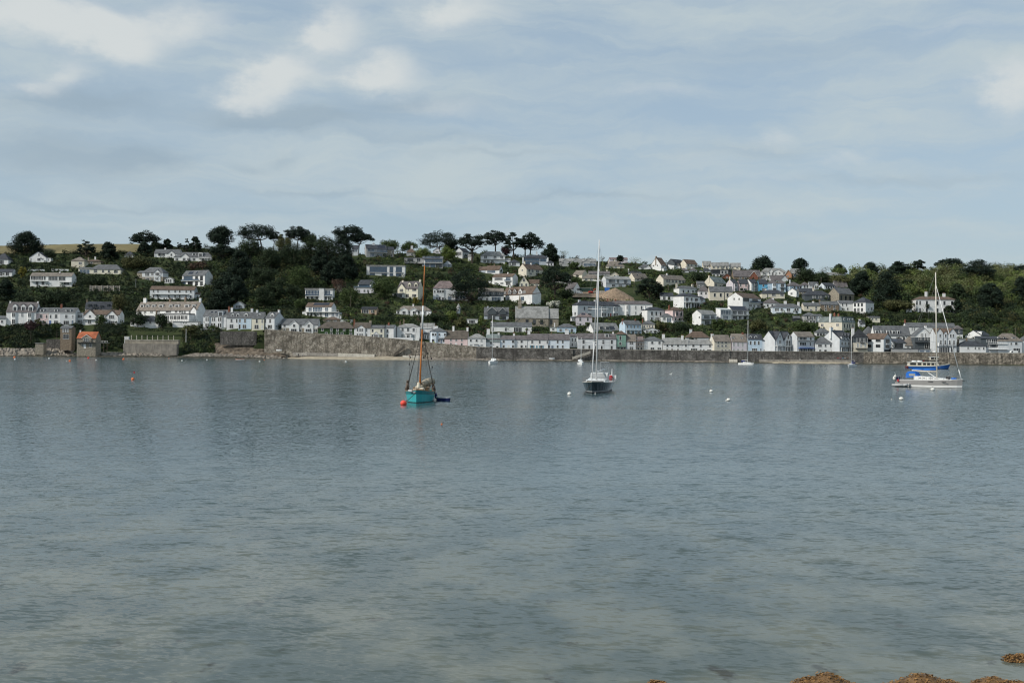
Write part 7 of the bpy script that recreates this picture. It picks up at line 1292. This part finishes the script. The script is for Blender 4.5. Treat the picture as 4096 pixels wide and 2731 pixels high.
def stair(name, p0, p1, Y, m, label, n=12, wd=1.3):
    a = at(*p0, Y); b_ = at(*p1, Y); o = thing(name, label, 'steps', a)
    for i in range(n):
        k = MB(); x0 = (b_.x - a.x) * i / n; x1 = (b_.x - a.x) * (i + 1) / n; z = (b_.z - a.z) * (i + 1) / n; k.box(min(x0, x1), max(x0, x1) - .003, 0, wd, -.4 + (b_.z - a.z) * i / n - .8, z); k.build('step', m, o)
    return o
stair('stone_steps', (1574, 1418), (1618, 1380), YW - .9, mat('dark_step_stone', (.09, .08, .068), .9, .3, 1.0), 'dark stone steps climbing the tall sea wall', 14)
stair('stone_ramp', (2290, 1428), (2362, 1404), YW - 1.7, mat('pale_ramp_stone', (.38, .35, .30), .9, .2, 1.0), 'pale edged stone ramp up the sea wall by the inn', 16, 1.0)
# boathouse deck
o = thing('timber_deck', 'railed timber deck on stilts beside the red roofed boathouse', 'deck', at(0 + 1100 / Q, 880 + 1412 / Q, YW + 3)); sqd = F / (YW + 3) * Q; mb = MB(); z = (1412 - 1326) / sqd; mb.box(-2.6, 3.3, -.5, 2.5, z - .2, z); mb.build('platform', RAIL, o)
for i in range(4): mb = MB(); x = -2.4 + i * 1.8; mb.box(x - .1, x + .1, -.4, -.2, -2, z - .203); mb.build('stilt', BROWN, o)
for i in range(5): mb = MB(); x = -.2 + i * .85; mb.box(x - .06, x + .06, -.45, -.35, z, z + 1.0); mb.build('rail_post', FRAME, o)
mb = MB(); mb.box(-.2, 3.3, -.45, -.35, z + 1.003, z + 1.1); mb.build('rail', FRAME, o)
# grass path rail on the bank
o = thing('path_railing', 'green handrail down the path above the bare brown bank', 'railing', at(880, 1335, YW + 6)); a = o.location.copy(); b_ = at(1050, 1385, YW + 5); mb = MB(); mb.tube((0, 0, .9), b_ - a + Vector((0, 0, .9)), .06, n=5); mb.tube((0, 0, .4), b_ - a + Vector((0, 0, .4)), .05, n=5)
mb.build('rail', mat('green_rail', (.10, .16, .11), .6), o)
for i in range(9): q = (b_ - a) * (i / 8); mb = MB(); mb.tube(q + Vector((0, 0, -1)), q + Vector((0, 0, .9)), .06, n=5); mb.build('post', mat('green_rail', (.10, .16, .11), .6), o)
# poles
def pole(px, py, h_px, label, lamp=False, m=None):
    p, s = place(px, py); o = thing('street_lamp' if lamp else 'utility_pole', label, 'pole', p); h = h_px / s; mb = MB(); mb.tube((0, 0, -1), (0, 0, h), .13, .09, 7); mb.build('post', m or mat('weathered_pole', (.20, .17, .14), .9), o); mb = MB()
    if lamp: mb.tube((0, 0, h - .2), (-.9, 0, h), .05, n=5); mb.ball((-1.0, 0, h), .2, 8, 5, (1.4, .8, .5)); mb.build('lamp_head', WHITEG, o)
    else: mb.box(-.7, .7, -.06, .06, h - .5, h - .38); mb.build('crossarm', mat('weathered_pole', (.20, .17, .14), .9), o)
    return o
pole(543, 1162, 48, 'tall pale pole left of the brown roofed apartments', m=RAIL); pole(1403, 1243, 60, 'utility pole left of the wooden chalet'); pole(2536, 1175, 58, 'utility pole at the right end of the earth mound'); pole(2673, 1170, 30, 'short pole above the white parapet house'); pole(3530, 1235, 52, 'lamp post below the dark wood at right', True, RAIL)
pole(1097, 1172 + 33, 34, 'thin pole in the wood above the terraces'); pole(744, 1361, 46, 'white flagpole at the corner of the bramble bank', m=WHITEG); pole(3284, 1160, 52, 'pole beside the slate roofed pale blue gable'); pole(3822, 1412, 78, 'white flagpole in front of the twin gabled hotel', m=WHITEG); pole(4061, 1360, 48, 'mast pole behind the right hand houses'); pole(3927, 1180, 20, 'short post right of the big villa')
# round turret
p, s = place(1834, 1252); o = thing('turret', 'small white round turret with conical roof in gardens', 'turret', p); mb = MB(); mb.tube((0, 0, -2), (0, 0, 3.3), 1.2, n=14); mb.build('wall', wmat('P'), o); mb = MB(); mb.tube((0, 0, 3.3), (0, 0, 6.2), 1.6, .05, 14); mb.build('roof', rmat('lg'), o); put_window(o, 0, -1.22, 2.0, .5, .9)
# building site
p, s = place(2462, 1199); mb = MB(); rr = random.Random(4); nx_, ny_ = 34, 16; vs = []
for j in range(ny_ + 1):
    for i in range(nx_ + 1):
        u_ = i / nx_ * 2 - 1; v_ = j / ny_ * 2 - 1; hh = max(0, 1 - abs(u_) ** 1.2) * max(0, 1 - v_ * v_) + .35 * math.exp(-((u_ + .45) / .2) ** 2) * (1 - v_ * v_) * .3
        x = p.x + u_ * 13.5; y = p.y + 2 + v_ * 8; vs.append((x, y, float(ground(x, y)) - .2 + hh * 7.6 + rr.uniform(-.22, .22) * (hh > .02)))
mb.add(vs, [(j * (nx_ + 1) + i, j * (nx_ + 1) + i + 1, (j + 1) * (nx_ + 1) + i + 1, (j + 1) * (nx_ + 1) + i) for j in range(ny_) for i in range(nx_)])
EARTH = mat('dug_earth', (.27, .20, .14), .95, .3, .6, .6, 1.5); tag(mb.build('earth_mound', EARTH, None, True), 'great mound of bare brown earth on the building site', 'mound')
mb = MB(); vs = []
for i in range(21):
    for py in (1192, 1178, 1166):
        q = place(2290 + i * 6.5, py)[0]; vs.append((q.x, q.y, float(ground(q.x, q.y)) + .5))
mb.add(vs, [(3 * i + j, 3 * i + 3 + j, 3 * i + 4 + j, 3 * i + 1 + j) for i in range(20) for j in range(2)]); tag(mb.build('bare_ground', EARTH), 'bare levelled earth of the building site', None, kind='structure')
REDM = mat('red_machine_paint', (.50, .05, .035), .5, .1)
p, s = place(2365, 1176); o = thing('excavator', 'red excavator working on the building site', 'excavator', p, R(10)); mb = MB()
for sg_ in (-1, 1): mb.prism([(-1.6, .1), (1.6, .1), (1.9, .5), (1.6, .9), (-1.6, .9), (-1.9, .5)], sg_ * .9 - .25, sg_ * .9 + .25, 'y')
mb.build('track', BLACKP, o); mb = MB(); mb.prism([(-1.8, 1.0), (1.0, 1.0), (1.0, 1.6), (-.4, 2.0), (-1.8, 2.0)], -1.1, 1.1, 'y'); mb.build('body', REDM, o); mb = MB(); mb.box(.1, 1.2, -1.0, .1, 1.6, 2.9); mb.build('cab', SMOKE, o); mb = MB(); mb.path([(1.0, .5, 1.6), (2.6, .5, 3.8), (4.2, .5, 3.2)], [.25, .22, .18], 6); mb.build('boom', REDM, o); mb = MB(); mb.path([(4.2, .5, 3.2), (4.5, .5, 1.2)], [.16, .14], 6); mb.prism([(4.2, .5), (4.9, .5), (4.7, 1.2), (4.3, 1.2)], .1, .9, 'y'); mb.build('bucket', RAIL, o)
p, s = place(2317, 1175); o = thing('van', 'white van with open back parked at the building site', 'van', p, R(20))
def van(o, m):
    mb = MB(); mb.prism([(-2.3, .35), (2.3, .35), (2.3, 1.1), (1.6, 1.25), (1.1, 2.1), (-2.2, 2.15), (-2.3, 1.9)], -.95, .95, 'y'); mb.build('body', m, o); w_ = MB(); w_.prism([(.4, 1.25), (1.48, 1.25), (1.05, 1.95), (.4, 1.95)], -.97, .97, 'y'); w_.build('side_window', SMOKE, o)
    for x in (-1.5, 1.5):
        for sg_ in (-1, 1): t_ = MB(); t_.tube((x, sg_ * .8, .36), (x, sg_ * 1.0, .36), .36, n=10); t_.build('wheel', BLACKP, o)
van(o, WHITEG)
p, s = place(2429, 1167); o = thing('container', 'bright blue site cabin beside the earth mound', 'cabin', p); mb = MB(); mb.box(-1.6, 1.6, 0, 2.4, 0, 3.0); mb.build('body', mat('site_blue', (.03, .16, .50), .6), o); mb = MB(); mb.box(-1.7, 1.7, -.1, 2.5, 3.003, 3.15); mb.build('lid', WHITEG, o)
p, s = place(2400, 1175); o = thing('block_stack', 'pale stacked blocks and bags beside the red excavator', 'building materials', p)
for i in range(6): mb = MB(); mb.box(-6 + i * 2.1, -6 + i * 2.1 + 1.7, rr.uniform(0, 1), rr.uniform(1.6, 2.6), -.4, rr.uniform(1.2, 3.2)); mb.build('pallet', mat('pale_block', (.42, .38, .32), .9, .2), o)
p, s = place(2345, 1172); o = thing('site_container', 'dark green storage container behind the excavator', 'container', p); mb = MB(); mb.box(-4.5, 4.5, 1, 3.4, 0, 3.4); mb.build('body', mat('dark_green_paint', (.03, .06, .05), .7), o); mb = MB(); mb.box(-4.6, 4.6, .9, 3.5, 3.403, 3.6); mb.build('roof', RAIL, o)
# vehicles on the quay
p, s = place(3496 + 1460 / Q, 1418); o = thing('van', 'white van parked on the quay at far right', 'van', (p.x, p.y - 5, p.z), R(180)); van(o, WHITEG)
p, s = place(500 + 770 / Q, 1312); o = thing('car', 'pale car parked beside the hotel terrace', 'car', (p.x, p.y - 3, p.z))
mb = MB(); mb.prism([(-2.1, .3), (2.1, .3), (2.1, .75), (1.2, .9), (.6, 1.45), (-1.2, 1.45), (-2.0, .95)], -.85, .85, 'y'); mb.build('body', mat('silver_car', (.45, .46, .47), .3), o); w_ = MB(); w_.prism([(-1.5, .95), (1.0, .95), (.5, 1.38), (-1.15, 1.38)], -.87, .87, 'y'); w_.build('side_window', SMOKE, o)
for x in (-1.3, 1.3):
    for sg_ in (-1, 1): t_ = MB(); t_.tube((x, sg_ * .7, .32), (x, sg_ * .88, .32), .32, n=10); t_.build('wheel', BLACKP, o)
# scaffolding
hs = [h for h in HOUSES if h.name == 'scaffolded_house'][0]; sq = F / hs.location.y * Q; W_ = (198 - 120) / sq; o = thing('scaffolding', 'scaffold poles and boards round the half built house', 'scaffolding', hs.location); zt = (1410 - 1262) / sq
for i in range(6): x = -W_/2 - .4 + i * (W_ + .8) / 5; mb = MB(); mb.tube((x, -1.2, -.5), (x, -1.2, zt), .06, n=5); mb.build('pole', RAIL, o)
for k in range(4): z = zt * (k + 1) / 4.2; mb = MB(); mb.box(-W_/2 - .5, W_/2 + .5, -1.3, -.5, z, z + .08); mb.build('board', TEAK, o); mb = MB(); mb.tube((-W_/2 - .5, -1.25, z + 1.0), (W_/2 + .5, -1.25, z + 1.0), .05, n=5); mb.build('rail', RAIL, o)
# ---------------------------------------------------------------- people on the beach
def person_mat(name, leg, top, skin, hair):
    m = bpy.data.materials.new(name); m.use_nodes = True; t = NT(m.node_tree); b = m.node_tree.nodes['Principled BSDF']; b.inputs['Roughness'].default_value = .9
    sp = t.n('ShaderNodeSeparateXYZ'); m.node_tree.links.new(t.n('ShaderNodeTexCoord').outputs['Object'], sp.inputs[0]); cr = t.n('ShaderNodeValToRGB'); cr.color_ramp.interpolation = 'CONSTANT'; m.node_tree.links.new(t.m('DIVIDE', sp.outputs[2], 1.8), cr.inputs[0])
    e = cr.color_ramp.elements; e[0].position = 0; e[0].color = (*leg, 1); e[1].position = .52; e[1].color = (*top, 1)
    for ps, c_ in ((.83, skin), (.94, hair)): n = e.new(ps); n.color = (*c_, 1)
    m.node_tree.links.new(cr.outputs[0], b.inputs['Base Color']); return m
def person_mesh(stride, arm):
    V = [(0, 0, .95), (0, 0, 1.2), (0, .01, 1.42), (0, 0, 1.52), (0, -.02, 1.62), (0, -.01, 1.76)]; Rr_ = [(.15, .12), (.16, .11), (.17, .11), (.06, .06), (.09, .1), (.07, .08)]; E = [(0, 1), (1, 2), (2, 3), (3, 4), (4, 5)]
    for sg_ in (-1, 1):
        i = len(V); V += [(sg_ * .1, 0, .88), (sg_ * .11, -stride * sg_ * .5, .48), (sg_ * .11, stride * sg_ * -.2 + .03, .07), (sg_ * .12, stride * sg_ * -.2 - .13, .04)]; Rr_ += [(.09, .09), (.06, .065), (.042, .045), (.04, .035)]; E += [(0, i), (i, i + 1), (i + 1, i + 2), (i + 2, i + 3)]
        i = len(V); V += [(sg_ * .2, .01, 1.4), (sg_ * .25, .03, 1.13), (sg_ * .26, -arm * .15, .9), (sg_ * .26, -arm * .2 - .02, .8)]; Rr_ += [(.055, .055), (.042, .042), (.032, .032), (.035, .02)]; E += [(2, i), (i, i + 1), (i + 1, i + 2), (i + 2, i + 3)]
    me = bpy.data.meshes.new('body'); me.from_pydata(V, E, []); return me, Rr_
def person(px, py, Y, top, leg, label, stride=.2, arm=.3, rz=0.0, sc_=1.0):
    q = at(px, py, Y); o = thing('person', label, 'person', q, rz); me, rad = person_mesh(stride, arm); b = link('body', me, o); b.scale = (sc_,) * 3
    md = b.modifiers.new('skin', 'SKIN'); sv = me.skin_vertices[0].data
    for i, r_ in enumerate(rad): sv[i].radius = r_
    sv[0].use_root = True; b.modifiers.new('sub', 'SUBSURF').levels = 1; b.modifiers['sub'].render_levels = 1
    me.materials.append(person_mat('clothes_' + label[:18], leg, top, (.45, .28, .2), (.05, .035, .025))); return o
DK = (.02, .022, .03); WH = (.65, .65, .63)
person(1188, 1425.5, YW - 3.5, WH, DK, 'person in white top standing at left on the beach')
person(1194, 1426, YW - 3.5, (.06, .06, .07), DK, 'person in dark clothes standing on the beach between two in white', .3, .2, .6)
person(1210, 1426.5, YW - 3.5, WH, DK, 'person in white top standing at right on the beach', .1, .4, 1.2)
person(3145, 1446.5, YW - 3.2, (.03, .03, .035), DK, 'person in black left on the promenade ledge', .3, .3, 2)
person(3159, 1446.5, YW - 3.2, (.05, .05, .06), (.10, .09, .08), 'person in dark clothes second on the promenade ledge', .2, .3, 1)
person(3200, 1446.5, YW - 3.2, WH, DK, 'person in white top alone on the promenade ledge', .3, .4, 0)
person(1636 + 100, 1377, YW + 2.6, (.55, .62, .05), DK, 'person in yellow jacket beside the bluish white cottage', .1, .3, 0)
for i, (px, c_, nm) in enumerate([(3352, (.45, .05, .05), 'red'), (3361, (.55, .10, .25), 'pink'), (3372, (.08, .25, .45), 'blue'), (3380, (.5, .48, .45), 'pale'), (3392, (.4, .2, .12), 'rust brown')]): person(px, 1440.5, YW - .8, c_, DK, 'person in ' + nm + ' top in the group on the right ledge', .2, .3, i)
p = at(1117, 1400.5, YW - 1); o = thing('upturned_dinghy', 'white dinghy drawn up on the rocks left of the beach', 'boat', (p.x, p.y, p.z), R(-12)); st = hull_shape(3.4, 1.3, .6, .5, .5, .7, .3); build_hull(st, [(.85, 0), (1.0, 1)], [WHITEG, NAVYC], o, 3.4, .2, .75); deck(st, .2, RUB, o, 'inner_floor', .1)
p = at(2208, 1434, YW - 3); o = thing('beached_dinghy', 'small white dinghy pulled up below the shuttered cottages', 'boat', (p.x, p.y, p.z), R(5)); st = hull_shape(3.0, 1.2, .55, .45, .45, .7, .3); build_hull(st, [(.85, 0), (1.0, 0)], [WHITEG], o, 3.0, .2, .75); deck(st, .2, RUB, o, 'inner_floor', .1)
# ---------------------------------------------------------------- weed covered rocks at the viewer's feet
WRK = mat('brown_wrack', (.24, .13, .045), .7, .45, 6.0, .8, 14.0); WRK2 = mat('dark_wrack', (.14, .08, .035), .6, .4, 6.0)
def near_rock(px, py_top, half_px, Y, dp, label, seed, sub=False):
    rr = random.Random(seed); t_ = at(px, py_top, Y); w = half_px / F * Y; h = max(.05, t_.z) + .35; o = thing('seaweed_rock', label, 'rock', (t_.x, Y, -.35)); mb = MB(); n, m_ = 30, 14; vs = []
    for j in range(m_ + 1):
        for i in range(n + 1):
            u_ = i / n * 2 - 1; v_ = j / m_ * 2 - 1; hh = max(0, 1 - abs(u_) ** 2.2) ** .7 * max(0, 1 - abs(v_) ** 2.4) ** .7; vs.append((u_ * w, v_ * dp, h * hh + (.035 * math.sin(u_ * 9 + seed) + rr.uniform(-.012, .012)) * hh * min(1, t_.z * 5)))
    mb.add(vs, [(j * (n + 1) + i, j * (n + 1) + i + 1, (j + 1) * (n + 1) + i + 1, (j + 1) * (n + 1) + i) for j in range(m_) for i in range(n)]); mb.build('rock', WRK2, o, True)
    k = MB()
    for q in range(1500):
        i = rr.randrange(len(vs)); x, y, z = vs[i]
        if z < .28: continue
        a = rr.uniform(0, 6.28); l = rr.uniform(.02, .07); c_, s_ = math.cos(a) * l, math.sin(a) * l; wd = rr.uniform(.012, .03); x += rr.uniform(-.04, .04); y += rr.uniform(-.04, .04)
        k.add([(x - s_ * .2, y + c_ * .2, z + .01), (x + s_ * .2, y - c_ * .2, z + .01), (x + c_ + wd, y + s_, z + rr.uniform(-.02, .022)), (x + c_ - wd, y + s_, z + rr.uniform(-.03, .012))], [(0, 1, 2, 3)])
    wd_ = k.build('seaweed', WRK, o); wd_['kind'] = 'stuff'; return o
near_rock(3300, 2699, 190, 20.15, .5, 'brown weed covered rock at bottom edge right of centre', 1)
near_rock(3700, 2704, 240, 20.1, .5, 'wide brown weed covered rock at the bottom edge', 2)
near_rock(4000, 2714, 230, 20.25, .4, 'low brown weedy rock near the bottom right corner', 3)
near_rock(2630, 2724, 70, 20.35, .35, 'small low weedy rock at the bottom edge of centre', 4)
near_rock(4070, 2616, 85, 22.35, .22, 'half sunk weedy rock at the right edge', 5)
# ---------------------------------------------------------------- check labels
seen = {}
for o in bpy.data.objects:
    if o.parent is None and 'label' in o: seen.setdefault(o['label'], []).append(o.name)
for k, v in seen.items():
    if len(v) > 1: print('DUPLICATE LABEL', k, v)
    if not 4 <= len(k.split()) <= 16: print('LABEL LENGTH', k)
print('houses', len(HOUSES), 'trees', NTREE, 'objects', len(bpy.data.objects), 'tris', sum(len(o.data.loop_triangles) or len(o.data.polygons) * 2 for o in bpy.data.objects if o.type == 'MESH'))
